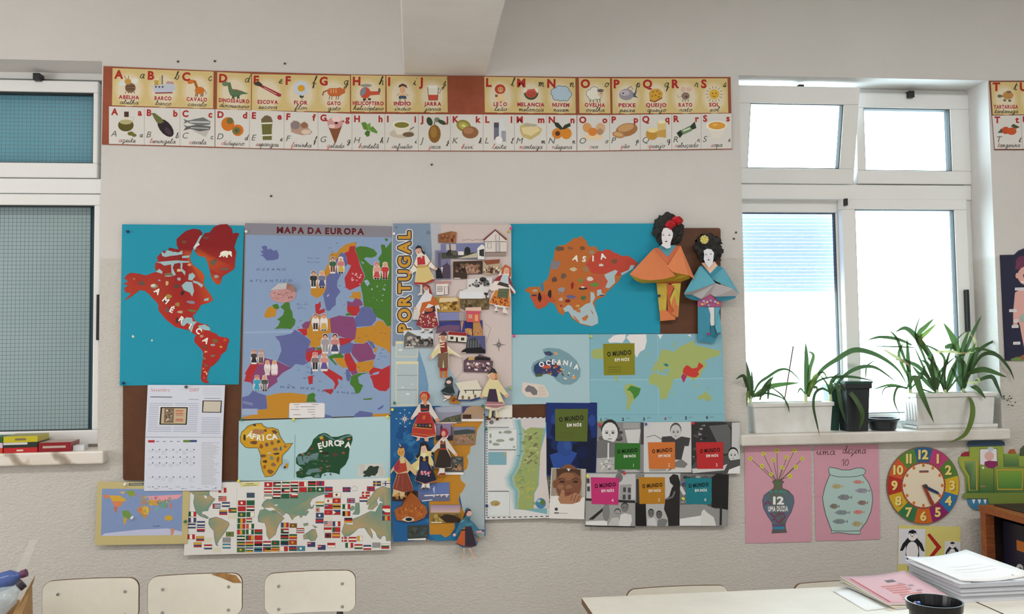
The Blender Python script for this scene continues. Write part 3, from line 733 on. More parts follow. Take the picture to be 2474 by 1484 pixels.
wl=[('A',w_oil,'azeite'),('B',w_aub,'beringela'),('C',w_fish,'cavala'),('D',w_pers,'dióspiro'),('E',w_asp,'espargos'),('F',w_flour,'farinha'),('G',w_ice,'gelado'),('H',w_mint,'hortelã'),('I',w_cup,'infusão'),
      ('J',w_jack,'jaca'),('K',w_kiwi,'kivi'),('L',w_milk,'leite'),('M',w_butter,'manteiga'),('N',w_loq,'nêspera'),('O',w_egg,'ovo'),('P',w_bread,'pão'),('Q',w_chs,'queijo'),('R',w_candy,'rebuçado'),('S',w_soup,'sopa')]
wn=['oil flask','aubergine','mackerel','persimmons','asparagus bundle','flour','ice cream cone','mint leaves','tea cup','jackfruit','kiwi','milk bottle','butter','loquats','eggs','bread loaf','cheese','wrapped candy','soup bowl']
for i,((L_,pic,wd),nm) in enumerate(zip(wl,wn)):
    x0,x1=wb[i]+(.6 if i in (3,14) else .2),wb[i+1]-(.9 if i in (2,13) else .2)
    q=[(x0,wtop(x0)),(x1,wtop(x1)),(x1,wbot(x1)),(x0,wbot(x0))]
    tl=math.degrees(math.atan2(q[1][1]-q[0][1],q[1][0]-q[0][0]))
    card(AB,q,BD+.0001,'w',L_,L_.lower(),pic,None,wd,tl,'white card with letter %s and a photo of %s' % (L_,nm))
# its continuation right of the window
AB2=thing('alphabet_banner','short alphabet banner with letter T cards at right edge, right of window','banner',P(2470,365,BD))
T8=(2370,180,.12808)
def t8(*p): return [(T8[0]+x*T8[2],T8[1]+y*T8[2]) for x,y in p]
cutout("backing",t8((158,118),(2600,118),(2600,1425),(258,1425)),.0012,(120,58,42),BD-.0012,AB2)
card(AB2,t8((185,140),(690,140),(735,755),(222,760)),BD+.0001,'y','T','t',y_turtle,'TARTARUGA','tartaruga',-.3,'yellow card with letter T and a drawn turtle')
card(AB2,t8((690,140),(1300,140),(1300,755),(735,755)),BD+.0001,'y','U','u',None,None,None,-.3,'yellow card with letter U')
card(AB2,t8((212,775),(745,770),(790,1405),(262,1405)),BD+.0001,'w','T','t',w_tang,None,'tangerina',-.3,'white card with letter T and tangerines')
card(AB2,t8((745,770),(1300,770),(1300,1405),(790,1405)),BD+.0001,'w','U','u',None,None,None,-.3,'white card with letter U')
# ------------------------------------------------------------------ boards and maps
def board_build(nt,b):
    n=noise_tex(nt,14,6,.65); r=ramp(nt,n.outputs['Fac'],[(.25,(68,37,17)),(.6,(82,47,23)),(.85,(96,58,30))])
    nt.links.new(r.outputs[0],b.inputs['Base Color'])
BOARD=mat('dark_brown_hardboard',rough=.5,build=board_build)
def board(x0,y0,x1,y1,label):
    pts=[]
    for cx_,cy_,a0 in ((x0+6,y0+6,180),(x1-6,y0+6,270),(x1-6,y1-6,0),(x0+6,y1-6,90)):
        for k in range(5): t=radians(a0+22.5*k); pts.append((cx_+6*cos(t),cy_+6*sin(t)))
    V=[P(x,y,.0125) for x,y in pts]; n=len(pts); B=[v+Vector((0,.0115,0)) for v in V]
    F=[tuple(range(n)),tuple(range(2*n-1,n-1,-1))]+[(i,i+n,(i+1) % n+n,(i+1) % n) for i in range(n)]
    return mesh('pin_board',V+B,F,BOARD,label=label,cat='board',group='brown hardboards behind the maps')
board(297,556,944,1161,'brown hardboard behind the calendar and the red America map')
board(1180,551,1741,1012,'brown hardboard behind the Asia map and the paper geishas')

def poster(name,label,cat,q,d,col,T=(0,0,1),t=.0006,m=None,group=None):
    r=thing(name,label,cat,centre(q,d,T),group)
    cutout('sheet',q,d,col,t,r,m=m,T=T); return r

# ---- America
TEAL=(30,150,176)
AM=poster('continent_poster','turquoise poster with red cut-out map of the Americas','poster',[(295,542),(590,545),(577,929),(289,932)],.0132,TEAL)
TA=(285,535,.13478)
def ga(p):
    y=(p[1]-535)/.13478; x=(p[0]-285)/.13478
    if y < 550: c=(138,26,30)
    elif y < 1000: c=(168,48,36) if x < 1250 or x > 1600 else (196,84,36)
    elif y < 1500: c=(176,58,38) if x < 1300 else (194,78,38)
    elif y < 2100: c=(178,46,36)
    else: c=(176,42,36)
    return c
NA=[(235,920),(160,955),(110,1020),(180,1080),(95,1115),(175,1150),(110,1200),(130,1270),(230,1290),(160,1370),(95,1425),(200,1375),(320,1290),(380,1235),(480,1245),(560,1310),(640,1400),(720,1484),(730,1600),(800,1690),(860,1760),(960,1840),(1020,1890),(1140,1925),(1260,1950),(1330,2000),
      (1400,2040),(1370,2090),(1370,2160),(1430,2230),(1500,2300),(1530,2360),(1520,2470),(1500,2620),(1485,2800),(1500,2870),(1580,2905),(1640,2890),(1590,2840),(1620,2700),(1650,2620),(1740,2560),(1830,2450),(1850,2390),(1940,2320),(1970,2200),(2000,2130),(1960,2090),(1800,2060),(1760,2010),
      (1660,1980),(1640,1900),(1600,1850),(1480,1830),(1380,1780),(1340,1690),(1400,1640),(1460,1550),(1480,1500),(1600,1470),(1710,1415),(1660,1310),(1560,1180),(1530,1100),(1555,980),(1480,880),(1340,780),(1290,680),(1300,600),(1340,500),(1400,400),(1480,270),(1515,210),(1470,150),(1350,130),
      (1220,170),(1120,250),(1050,320),(1050,420),(1090,500),(1040,495),(920,470),(890,530),(800,540),(690,650),(720,700),(670,750),(660,850),(700,900),(620,925),(500,970),(380,940)]
c1=cutout('continent_cutout',NA,.0140,ga,.0005,AM,T=TA,label='red cut-out map of North and South America')
GRL=[(1500,290),(1560,205),(1640,200),(1720,100),(1830,55),(1960,50),(2040,130),(2060,220),(2120,200),(2175,220),(2130,320),(2085,460),(2125,560),(2100,720),(2095,830),(2050,880),(1950,940),(1870,990),(1830,1135),(1760,1125),(1680,1030),(1650,900),(1600,720),(1560,640),(1440,620),(1370,520),(1390,430)]
c2=cutout('continent_cutout',GRL,.0140,ga,.0005,AM,T=TA,label='dark red cut-out of Greenland')
a=Art(*TA); SEA=(146,178,182)
for p in ([(1140,1150),(1220,1080),(1330,1090),(1350,1180),(1365,1250),(1330,1350),(1290,1280),(1180,1230)],[(1270,950),(1340,920),(1390,980),(1330,1060),(1260,1050)],[(680,735),(800,720),(1040,700),(1280,715),(1280,740),(1090,745),(960,770),(830,795),(760,750)],
          [(780,560),(900,520),(1080,560),(1150,520),(1160,590),(1040,610),(940,620),(850,640),(790,620)],[(950,740),(1010,760),(980,830),(1010,900),(1040,960),(930,990),(830,990),(960,930)],[(740,850),(800,900),(790,940),(680,905)],[(1110,750),(1160,750),(1150,850),(1210,900),(1200,970),(1130,880)],
          [(1340,1060),(1430,1080),(1530,1140),(1500,1190),(1420,1120),(1350,1100)],[(1230,1720),(1330,1730),(1340,1790),(1420,1800),(1360,1860),(1320,1990),(1270,1930),(1300,1860),(1240,1820),(1180,1880),(1130,1860),(1120,1800)],[(1440,1870),(1560,1850),(1640,1900),(1660,1960),(1560,1950),(1450,1920)],[(1550,1390),(1630,1370),(1620,1420),(1540,1430)],
          [(1150,620),(1290,610),(1270,650),(1150,660)],[(1350,470),(1400,390),(1470,260),(1510,250),(1470,330),(1390,500),(1360,520)]):
    a.poly(p,SEA,z=1)
for x,y,rx,ry in ((1000,520,50,35),(830,545,32,28),(990,650,50,32),(880,660,30,26),(1080,650,40,50),(1040,790,40,36),(1100,780,30,40)): a.blob(x,y,rx,ry,(140,40,40),z=2)
a.ell(1915,575,85,48,(222,216,196),z=2,ang=-6); a.ell(2005,565,38,34,(222,216,196),z=2.2); a.poly([(2010,560),(2045,600),(2040,640),(2000,600)],(222,216,196),z=2.4); a.poly([(1840,590),(1880,600),(1840,640),(1805,640)],(222,216,196),z=2.4); a.poly([(1940,590),(1975,590),(1965,650),(1930,648)],(222,216,196),z=2.6); a.poly([(1880,600),(1910,600),(1905,640),(1880,640)],(206,200,180),z=2.8)
a.poly([(1350,480),(1400,400),(1450,385),(1465,420),(1400,460)],(196,196,196),z=2)
for x,y,rx,ry,c in ((1180,370,70,40,(118,72,52)),(1580,300,70,40,(120,66,56)),(1700,740,80,45,(110,94,72)),(1740,700,50,22,(66,84,104)),(1910,860,100,30,(104,92,84)),(1770,985,60,40,(150,150,140)),(290,1030,30,40,(170,110,76)),(430,1110,80,40,(92,84,72)),(440,1110,30,30,(190,184,172)),(660,1160,100,50,(140,132,106)),(640,1150,60,35,(190,190,178)),
                        (740,1060,26,24,(150,140,170)),(885,1110,40,60,(198,168,118)),(1090,1030,60,40,(150,156,156)),(1060,1165,66,40,(90,70,58)),(1150,1290,60,60,(66,40,34)),(900,1340,80,50,(166,140,64)),(1060,1490,70,50,(160,128,70)),(1310,1450,110,50,(132,124,142)),(1320,1600,110,35,(112,110,62)),(880,1580,40,70,(112,84,84)),(1120,1630,70,36,(180,160,126)),(1130,1640,24,22,(40,36,34)),
                        (1060,1780,36,70,(70,50,52)),(900,950,100,36,(122,106,76)),(1100,880,60,36,(206,180,130)),(1280,780,50,36,(210,150,110)),(1740,2140,90,60,(130,96,54)),(1700,2220,50,30,(150,160,156)),(1550,2250,60,36,(112,78,50)),(1920,2130,50,40,(192,86,46)),(1850,2250,36,26,(206,150,50)),(1700,2410,50,30,(126,108,84)),(1580,2340,40,20,(214,170,140)),(1550,2460,30,40,(140,110,90)),(1580,2580,50,40,(140,80,60)),
                        (1530,2640,26,20,(206,150,60)),(1560,2700,30,18,(210,160,110)),(1590,2730,14,30,(220,200,150)),(1540,2800,30,20,(190,90,50)),(1500,2060,50,36,(190,140,110)),(1520,1980,46,30,(180,74,46))):
    a.blob(x,y,rx,ry,c,z=3,n=8,jag=.5)
for ch,x,y,an in (('A',635,1255,38),('M',790,1420,40),('É',915,1612,28),('R',1080,1775,36),('I',1265,1915,28),('C',1380,1970,40),('A',1505,2140,36)):
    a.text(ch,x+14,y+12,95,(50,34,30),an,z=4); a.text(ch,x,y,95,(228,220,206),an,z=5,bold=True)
a.blob(270,2065,26,30,(196,190,180),z=0,n=7); a.blob(610,2135,20,24,(186,190,184),z=0,n=7)
a.split('print',.0146,AM,[(c2,lambda x,y: y < 1140 and (x > 1540 or (x > 1385 and 380 < y < 640))),(c1,lambda x,y: x > 700 or y < 1900)])

# ---- Europe (political map)
EUQ=[(592,539),(948,547),(944,1003),(582,1013)]
EU=poster('europe_map','political wall map headed MAPA DA EUROPA with paper couples','map',EUQ,.0160,(132,130,140))
TE=(580,535,.16171)
a=Art(*TE); S2=(132,154,186)
BL,RD,GR,OR,PU=(96,104,156),(182,48,52),(72,122,46),(196,138,44),(134,72,116)
a.poly([(90,200),(2265,240),(2235,2900),(25,2960)],S2,z=1)
a.poly([(60,1650),(2260,1610),(2260,1630),(60,1672)],(146,168,196),z=1.4)
def eu(pts,c,z=2): a.poly(pts,c,z)
eu([(320,380),(360,360),(400,370),(410,420),(460,410),(500,440),(550,430),(580,500),(570,560),(500,580),(400,585),(340,520),(300,505),(345,490),(300,440),(350,440)],BL)
eu([(2160,250),(2210,260),(2200,300),(2170,290)],GR); eu([(1715,400),(1790,370),(1900,380),(2000,420),(2050,480),(2030,520),(1960,545),(1880,535),(1850,560),(1950,650),(2030,680),(2090,600),(2060,560),(2120,470),(2100,350),(2160,345),(2180,400),(2260,300),(2255,1560),(2200,1570),(2140,1480),(2040,1430),(1960,1290),(1850,1270),(1830,1100),(1800,960),(1870,820),(1760,540)],GR)
eu([(1330,520),(1380,460),(1440,480),(1500,400),(1590,340),(1700,310),(1740,330),(1730,370),(1640,370),(1620,450),(1530,470),(1450,560),(1400,620),(1350,770),(1290,830),(1285,940),(1290,1000),(1240,1090),(1150,1150),(1060,1100),(1055,940),(1100,820),(1250,760),(1330,600)],OR)
eu([(1500,470),(1580,480),(1610,640),(1560,680),(1500,800),(1450,900),(1450,980),(1500,1050),(1430,1150),(1430,1250),(1380,1290),(1340,1340),(1290,1330),(1240,1100),(1290,1000),(1290,830),(1350,770),(1400,620),(1450,560)],BL)
eu([(1560,470),(1620,450),(1640,370),(1730,370),(1715,420),(1760,540),(1800,680),(1860,820),(1800,960),(1640,1030),(1580,990),(1560,850),(1620,740),(1660,660),(1610,640),(1590,520)],RD)
eu([(1660,1060),(1800,1050),(1810,1150),(1770,1170),(1700,1150),(1620,1130),(1680,1100)],OR); eu([(1600,1190),(1680,1210),(1720,1150),(1800,1170),(1840,1250),(1790,1270),(1600,1260)],PU)
eu([(1600,1260),(1780,1270),(1790,1330),(1740,1410),(1660,1410),(1600,1340)],RD); eu([(1570,1390),(1640,1360),(1665,1405),(1590,1410)],GR)
eu([(1800,1290),(1850,1270),(1950,1290),(2040,1400),(2030,1480),(1960,1560),(1720,1580),(1710,1450),(1770,1380)],BL)
eu([(1340,1450),(1480,1410),(1700,1430),(1740,1600),(1720,1760),(1640,1770),(1500,1720),(1360,1660)],PU)
eu([(1120,1240),(1170,1230),(1200,1190),(1210,1270),(1180,1330),(1270,1300),(1260,1360),(1180,1390),(1130,1370)],RD)
eu([(1060,1430),(1180,1400),(1340,1460),(1360,1660),(1280,1700),(1220,1760),(1250,1830),(1130,1890),(1035,1860),(1060,1780),(1000,1720),(1000,1620)],OR)
eu([(920,1550),(980,1500),(1060,1490),(1020,1600),(940,1600)],PU); eu([(850,1610),(1000,1600),(1000,1700),(960,1710)],RD)
eu([(520,1720),(660,1700),(700,1690),(760,1680),(820,1620),(880,1650),(1000,1740),(1060,1790),(1030,1870),(980,1990),(985,2080),(1010,2120),(940,2150),(830,2130),(770,2190),(680,2140),(560,2080),(620,1930),(590,1800)],BL)
eu([(1120,1890),(1250,1880),(1240,1920),(1150,1920)],GR); eu([(990,1900),(1130,1870),(1120,1930),(1040,1960),(985,1960)],PU); eu([(985,1960),(1100,1930),(1250,1910),(1300,1960),(1100,2020),(1050,2090),(1010,2110),(980,2050)],RD)
eu([(360,1400),(410,1290),(480,1270),(545,1320),(530,1420),(440,1440),(370,1440)],OR); eu([(480,1250),(560,1230),(590,1290),(550,1320),(500,1290)],GR)
eu([(600,1280),(700,1190),(740,1220),(750,1300),(780,1350),(790,1440),(830,1470),(820,1540),(760,1610),(650,1600),(510,1610),(570,1560),(600,1490),(550,1470),(640,1400),(660,1330)],GR)
eu([(330,2030),(400,2050),(560,2090),(680,2150),(770,2190),(640,2260),(550,2350),(560,2400),(450,2480),(390,2530),(190,2440),(150,2400),(190,2310),(250,2170),(310,2090)],PU); eu([(170,2110),(310,2120),(250,2200),(190,2310),(170,2410),(60,2390),(90,2290),(70,2280),(120,2190)],RD)
eu([(1010,2320),(1090,2300),(1085,2420),(1030,2440)],RD); eu([(1060,2190),(1095,2180),(1080,2290),(1050,2280)],BL)
eu([(1230,2250),(1300,2190),(1420,2260),(1530,2330),(1530,2380),(1460,2350),(1470,2430),(1420,2510),(1400,2510),(1420,2430),(1380,2370),(1290,2300)],RD); eu([(1230,2520),(1290,2510),(1400,2505),(1360,2590)],RD)
eu([(1400,1990),(1480,1960),(1550,2010),(1540,2040),(1400,2040),(1380,2060),(1450,2140),(1430,2150),(1340,2060),(1310,2020)],GR); eu([(1400,2040),(1560,2040),(1590,2120),(1600,2180),(1540,2190),(1460,2130)],OR)
eu([(1560,1980),(1640,1970),(1700,2080),(1740,2150),(1740,2230),(1630,2240),(1580,2120),(1560,2060)],RD); eu([(1470,1760),(1500,1740),(1700,1760),(1640,1810),(1500,1860)],RD); eu([(1420,1870),(1500,1860),(1640,1810),(1700,1830),(1690,1900),(1640,1970),(1500,1980)],BL)
eu([(1720,1600),(1990,1560),(2050,1490),(2120,1480),(2200,1570),(2250,1580),(2240,1980),(2180,1910),(2060,1860),(1900,1780),(1850,1830),(1720,1810),(1700,1780)],OR)
eu([(1700,1830),(1850,1830),(1900,1800),(1970,1900),(2000,1990),(2030,1990),(2010,2060),(1900,2080),(1780,2110),(1680,2000),(1660,1960)],PU); eu([(1900,1780),(1980,1800),(2030,1900),(1980,1900)],BL); eu([(2000,1900),(2060,1870),(2030,1960),(2000,1960)],OR)
eu([(1730,2110),(1900,2090),(2000,2070),(1990,2180),(1920,2250),(1760,2260),(1740,2180)],OR); eu([(1640,2240),(1740,2220),(1760,2270),(1680,2300)],PU); eu([(1580,2220),(1620,2210),(1660,2310),(1630,2400),(1590,2370)],BL)
eu([(1660,2310),(1780,2270),(1930,2260),(1820,2290),(1760,2330),(1780,2420),(1840,2450),(1790,2560),(1730,2580),(1700,2490),(1640,2430)],GR)
eu([(1930,2190),(1990,2180),(2120,2210),(2240,2150),(2235,2480),(2180,2540),(2080,2530),(2000,2480),(1970,2370),(1940,2310),(1990,2290),(1930,2290)],RD); eu([(1980,2270),(2080,2240),(2070,2280),(1990,2300)],S2,3)
eu([(30,2630),(130,2600),(200,2520),(260,2560),(390,2600),(410,2820),(270,2810),(30,2800)],BL); eu([(390,2610),(560,2570),(740,2560),(1000,2590),(990,2700),(1120,2700),(740,2720),(720,2940),(30,2955),(30,2930),(150,2900),(270,2820),(410,2800)],OR)
eu([(1010,2590),(1090,2560),(1130,2590),(1110,2640),(1140,2700),(990,2700)],GR); eu([(1710,2890),(1790,2830),(1980,2860),(1980,2930),(1700,2935)],BL); eu([(1980,2880),(2230,2870),(2230,2920),(1980,2930)],OR); eu([(1260,2880),(1370,2910),(1370,2940),(1260,2945)],BL)
eu([(2050,2800),(2110,2760),(2150,2740),(2130,2790),(2070,2820)],BL); eu([(1840,2650),(1980,2640),(1960,2665),(1850,2670)],GR)
for p in ([(1850,890),(1900,870),(1940,930),(1900,970)],[(2120,1000),(2170,1010),(2160,1040)],[(1290,1130),(1310,1090),(1335,1090),(1320,1120)],[(1800,590),(1850,620),(1840,640)]): eu(p,(150,170,196),3)
a.specks(1640,760,1830,960,16,[(200,150,160)],8,18,z=3); a.specks(1880,720,2200,1250,14,[(150,170,150),(90,140,70)],8,16,z=3)
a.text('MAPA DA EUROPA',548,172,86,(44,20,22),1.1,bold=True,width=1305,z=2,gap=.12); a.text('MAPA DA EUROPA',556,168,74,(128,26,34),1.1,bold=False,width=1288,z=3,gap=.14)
for t,x,y,h,wd,an in (('OCEANO',240,735,34,440,0),('ATLANTICO',140,905,34,630,0),('Mar da',1015,560,24,165,0),('Noruega',1005,618,24,185,0),('Mar do',850,1250,24,150,0),('Norte',860,1308,24,120,0),('MAR  MED',600,2490,30,510,3),('TERRANEO',1150,2545,30,560,4),('Mar Negro',2090,2030,22,110,0),('RUSSIA',2000,1335,22,190,0)):
    a.text(t,x,y,h,(66,74,106),an,width=wd,z=3,shear=.2,gap=.5)
rn=random.Random(4)
for _ in range(110):
    x,y=rn.uniform(600,2180),rn.uniform(300,2500)
    w_=rn.uniform(14,44)
    if y > 1200 or x > 1300: a.line([(x,y),(x+w_,y+rn.uniform(-3,3))],6,(84,78,104),z=3.6)
eu([(735,2735),(750,2715),(1250,2715),(1265,2730),(1265,2920),(1250,2935),(750,2942),(735,2930)],(206,202,202),4)
for x,y,w in ((800,2738,90),(1070,2736,100),(830,2775,45),(900,2772,230),(755,2812,130),(1005,2810,120),(1015,2848,105),(795,2892,110),(1065,2888,55),(1090,2925,30)): a.line([(x,y),(x+w,y)],7,(120,118,120),z=5)
a.poly([(30,2800),(260,2800),(260,2890),(30,2890)],(150,164,190),z=4); a.line([(40,2700),(190,2735)],40,(122,128,168),z=3)
a.build('print',.0166,EU)
# the folded-over pink oval slip with a raised white flap
F_=thing('paper_slip','pink oval paper slip with lifted white flap on Europe map','paper',P(682,733,.018))
op=[(640+0,0)]
ov=[(640+195*cos(t)*1.0,1100+115*sin(t)) for t in [2*pi*i/20 for i in range(20)]]
cutout('slip',ov,.0176,(186,140,138),.0005,F_,T=TE)
a=Art(*TE); a.specks(470,1030,810,1170,70,[(150,100,104),(206,160,156),(140,92,100)],8,20,flat=.4); a.build('print',.0181,F_)
fl=[P(580+x*.16171,535+y*.16171,d) for x,y,d in ((450,1030,.020),(690,1010,.020),(835,1060,.019),(800,960,.034),(700,920,.042),(570,930,.042))]
mesh('flap',fl,[(0,1,4,5),(1,2,3,4)],PRINT,F_,cols=[(206,206,208),(170,130,118)])

# couples stuck on the map
def couple(label,x,y,h,left,right,T=TE,hats=(None,None)):
    """two small paper figures; colours: hair, top, lower, feet"""
    pts=[]; r=thing('paper_couple',label,'cutout',P(T[0]+x*T[2],T[1]+(y+h)*T[2],.018),'paper couples on the Europe map')
    for k,(hair,top_,low,shoes,skirt) in enumerate((left,right)):
        cx_=x+(-.26 if k==0 else .22)*h; w=h*.17
        ol=[(cx_-w*.8,y+h*.02),(cx_,y-h*.03),(cx_+w*.8,y+h*.02),(cx_+w*.9,y+h*.22),(cx_+w*1.3,y+h*.34),(cx_+w*1.35,y+h*.55),(cx_+w*(1.35 if skirt else .9),y+h*.85),(cx_+w*.95,y+h),(cx_-w*.95,y+h),(cx_-w*(1.35 if skirt else .9),y+h*.85),(cx_-w*1.35,y+h*.55),(cx_-w*1.3,y+h*.34),(cx_-w*.9,y+h*.22)]
        o=cutout('figure',ol,.0176,(200,190,186),.0005,r,T=T)
        a=Art(*T); SK=(208,150,128)
        a.poly([(cx_-w*1.2,y+h*.33),(cx_-w*.6,y+h*.27),(cx_+w*.6,y+h*.27),(cx_+w*1.2,y+h*.33),(cx_+w*1.2,y+h*.5),(cx_+w*.7,y+h*.56),(cx_-w*.7,y+h*.56),(cx_-w*1.2,y+h*.5)],top_,z=1)
        if skirt: a.poly([(cx_-w*.6,y+h*.54),(cx_+w*.6,y+h*.54),(cx_+w*1.2,y+h*.88),(cx_-w*1.2,y+h*.88)],low,z=2)
        else:
            a.rect(cx_-w*.75,y+h*.54,cx_-w*.08,y+h*.9,low,z=2); a.rect(cx_+w*.08,y+h*.54,cx_+w*.75,y+h*.9,low,z=2)
        a.rect(cx_-w*.8,y+h*.9,cx_-w*.08,y+h*.99,shoes,z=3); a.rect(cx_+w*.08,y+h*.9,cx_+w*.8,y+h*.99,shoes,z=3)
        a.ell(cx_,y+h*.13,w*.75,h*.13,hair,z=2); a.ell(cx_,y+h*.16,w*.55,h*.10,SK,z=3); a.rect(cx_-w*.2,y+h*.24,cx_+w*.2,y+h*.3,SK,z=3)
        a.build('print',.0181,o)
    return r
WH,BK=(206,202,198),(40,40,44)
couple('couple in green vest and yellow skirt, on Sweden of the Europe map',1450,530,250,((56,90,66),(54,104,80),(120,74,50),WH,False),((206,200,204),(196,120,120),(206,170,80),BK,True))
couple('couple in black suit and blue apron, on Norway of the Europe map',1165,740,260,((104,80,70),(50,56,60),(46,48,54),WH,False),((206,170,84),(110,116,146),(76,84,132),BK,True))
couple('couple all in red at right edge, on Russia of the Europe map',2110,610,260,((190,92,84),(206,150,140),(196,78,72),BK,True),((206,176,130),(196,60,58),(180,54,52),BK,False))
couple('couple in white shirts on orange Germany of the Europe map',1195,1380,260,((120,80,64),WH,(60,52,50),WH,False),((176,110,84),(206,200,196),(206,166,90),(100,90,76),True))
couple('large couple in grey suit and black wig, on Austria of the Europe map',1350,1680,300,((46,36,42),(150,146,152),(146,142,148),WH,False),((38,34,40),(190,130,126),(74,76,116),WH,True))
couple('couple in red cap and purple skirt, on Italy of the Europe map',1195,1960,280,((190,92,96),(128,112,110),(46,46,48),WH,False),((196,130,96),(200,140,132),(96,86,146),WH,True))
couple('couple in black waistcoats above red Portugal of the Europe map',265,1915,220,((150,104,86),(70,62,64),(44,42,46),WH,True),((150,100,82),(170,150,148),(60,52,54),(190,92,80),False))
couple('couple with blond hair in white, on purple Spain of the Europe map',465,2080,220,((206,164,70),WH,(190,184,180),(206,190,190),False),((206,168,74),(206,202,200),(206,196,200),(206,150,150),True))
couple('couple in bright blue dress and dark jacket, on southern Spain of the Europe map',315,2300,240,((170,92,72),(60,160,190),(56,160,192),(56,150,180),True),((190,160,150),(76,84,82),(120,112,120),BK,False))

# ---- Africa and Europa
AFQ=[(577,1017),(943,1006),(943,1160),(575,1162)]
AF=poster('continent_poster','pale blue poster with yellow Africa and green Europa cut-outs','poster',AFQ,.0185,(162,192,197))
TF=(560,1000,.16168)
AFR=[(380,145),(450,145),(470,180),(540,215),(600,205),(690,235),(710,300),(740,370),(800,450),(915,440),(880,480),(850,530),(760,620),(750,680),(755,740),(710,780),(690,820),(640,900),(600,930),(500,945),(460,860),(430,740),(440,640),(410,560),(390,510),(250,510),(200,500),(130,420),(125,350),(150,270),(200,230),(230,190),(300,160)]
ca=cutout('continent_cutout',AFR,.0192,(208,156,40),.0005,AF,T=TF,label='yellow cut-out map of Africa')
cm=cutout('continent_cutout',[(750,660),(850,700),(860,740),(830,830),(790,845),(740,810),(710,790),(760,740)],.0192,(150,176,186),.0005,AF,T=TF,label='small cut-out of Madagascar')
EUR=[(1000,600),(1060,590),(1110,570),(1140,530),(1190,460),(1220,380),(1300,310),(1380,285),(1430,300),(1490,345),(1580,345),(1700,310),(1760,305),(1800,330),(1805,390),(1760,520),(1745,660),(1700,760),(1620,830),(1610,910),(1560,890),(1500,880),(1420,875),(1350,900),(1330,960),(1220,955),(1190,935),(1120,940),(1050,965),(970,950),(960,870),(1000,850),(1060,840),(1050,810),(990,770),(960,740),(960,660)]
ce=cutout('continent_cutout',EUR,.0192,(34,78,48),.0005,AF,T=TF,label='dark green cut-out map of Europe')
cn=cutout('note',[(1890,760),(2240,740),(2300,890),(2270,945),(1880,940)],.0192,(186,186,180),.0004,AF,T=TF,label='small printed note with green Europe')
a=Art(*TF)
a.line(AFR,8,(80,70,46),close=True)
a.poly([(140,320),(200,240),(330,180),(460,190),(480,260),(380,330),(260,380),(160,400)],(212,170,50),z=1)
for x,y,rx,ry,c in ((390,270,110,50,(170,120,80)),(640,270,50,36,(110,80,52)),(690,340,50,30,(150,150,120)),(190,360,24,56,(58,46,36)),(330,430,70,36,(116,72,48)),(440,490,40,46,(150,86,40)),(520,460,36,40,(110,84,84)),(600,440,40,40,(140,98,50)),(700,420,36,30,(96,92,56)),(730,520,18,46,(66,110,124)),(800,490,36,30,(150,108,60)),(650,530,46,26,(126,100,96)),(560,590,46,20,(180,170,150)),(670,600,60,20,(70,62,56)),(470,630,50,26,(120,86,54)),(600,660,40,36,(110,130,120)),(690,680,26,50,(140,90,44)),(500,710,46,30,(90,60,40)),(620,760,50,34,(140,100,72)),(490,800,30,40,(160,84,36)),(570,860,60,50,(130,90,50)),(820,770,30,50,(196,146,44)),(790,800,26,24,(60,50,40)),(340,170,30,26,(80,66,52)),(500,250,24,36,(120,80,48)),(450,290,16,36,(200,190,170))): a.blob(x,y,rx,ry,c,z=2,jag=.45)
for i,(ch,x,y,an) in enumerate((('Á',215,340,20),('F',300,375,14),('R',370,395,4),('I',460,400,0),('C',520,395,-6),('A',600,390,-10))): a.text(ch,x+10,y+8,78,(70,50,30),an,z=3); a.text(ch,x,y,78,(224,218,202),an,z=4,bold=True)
for p in ([(1230,380),(1380,300),(1480,350),(1560,400),(1640,350),(1780,310),(1800,340),(1700,350),(1600,430),(1480,380),(1380,320)],[(1060,620),(1160,630),(1200,600),(1300,580),(1280,680),(1160,700),(1130,740),(1070,720)],[(970,640),(1040,630),(1060,700),(1100,760),(1000,760)],[(1150,830),(1300,810),(1330,870),(1200,880),(1160,920),(1100,900)],[(1240,920),(1300,890),(1320,950),(1230,950)]): a.poly(p,(100,130,132),z=1)
a.specks(1000,560,1500,930,36,[(56,84,62),(120,84,60),(84,106,96),(60,100,58),(140,104,84)],14,30,z=2,flat=.6)
for x,y,rx,ry,c in ((1340,360,36,30,(196,160,50)),(1365,390,30,22,(170,50,40)),(1750,380,30,22,(196,110,60)),(1540,610,60,36,(84,66,50)),(1670,585,30,22,(150,84,44)),(1200,520,36,22,(110,60,48)),(1400,590,60,22,(54,40,34)),(1330,560,26,14,(206,200,180))): a.blob(x,y,rx,ry,c,z=3)
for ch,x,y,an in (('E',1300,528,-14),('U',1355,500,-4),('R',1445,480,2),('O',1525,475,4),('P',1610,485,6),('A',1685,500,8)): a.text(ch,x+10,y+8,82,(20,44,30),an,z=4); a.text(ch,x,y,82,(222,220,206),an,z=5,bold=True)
a.line([(945,320),(935,960)],6,(120,146,146),z=-.5)
k=.37; a.poly([(1965+(x-960)*k*.75,945-(965-y)*.25) for x,y in EUR],(50,64,52),z=1)
for i in range(7): a.line([(1900+i*4,770+i*22),(1990,768+i*22)],5,(160,156,150),z=.5); a.line([(2200,800+i*20),(2260+i*3,800+i*20)],5,(160,156,150),z=.5)
a.split('print',.0198,AF,[(cm,lambda x,y: 720 < x < 900 and y > 700),(ca,lambda x,y: x < 925),(ce,lambda x,y: 955 < x < 1850),(cn,lambda x,y: x > 1850)])

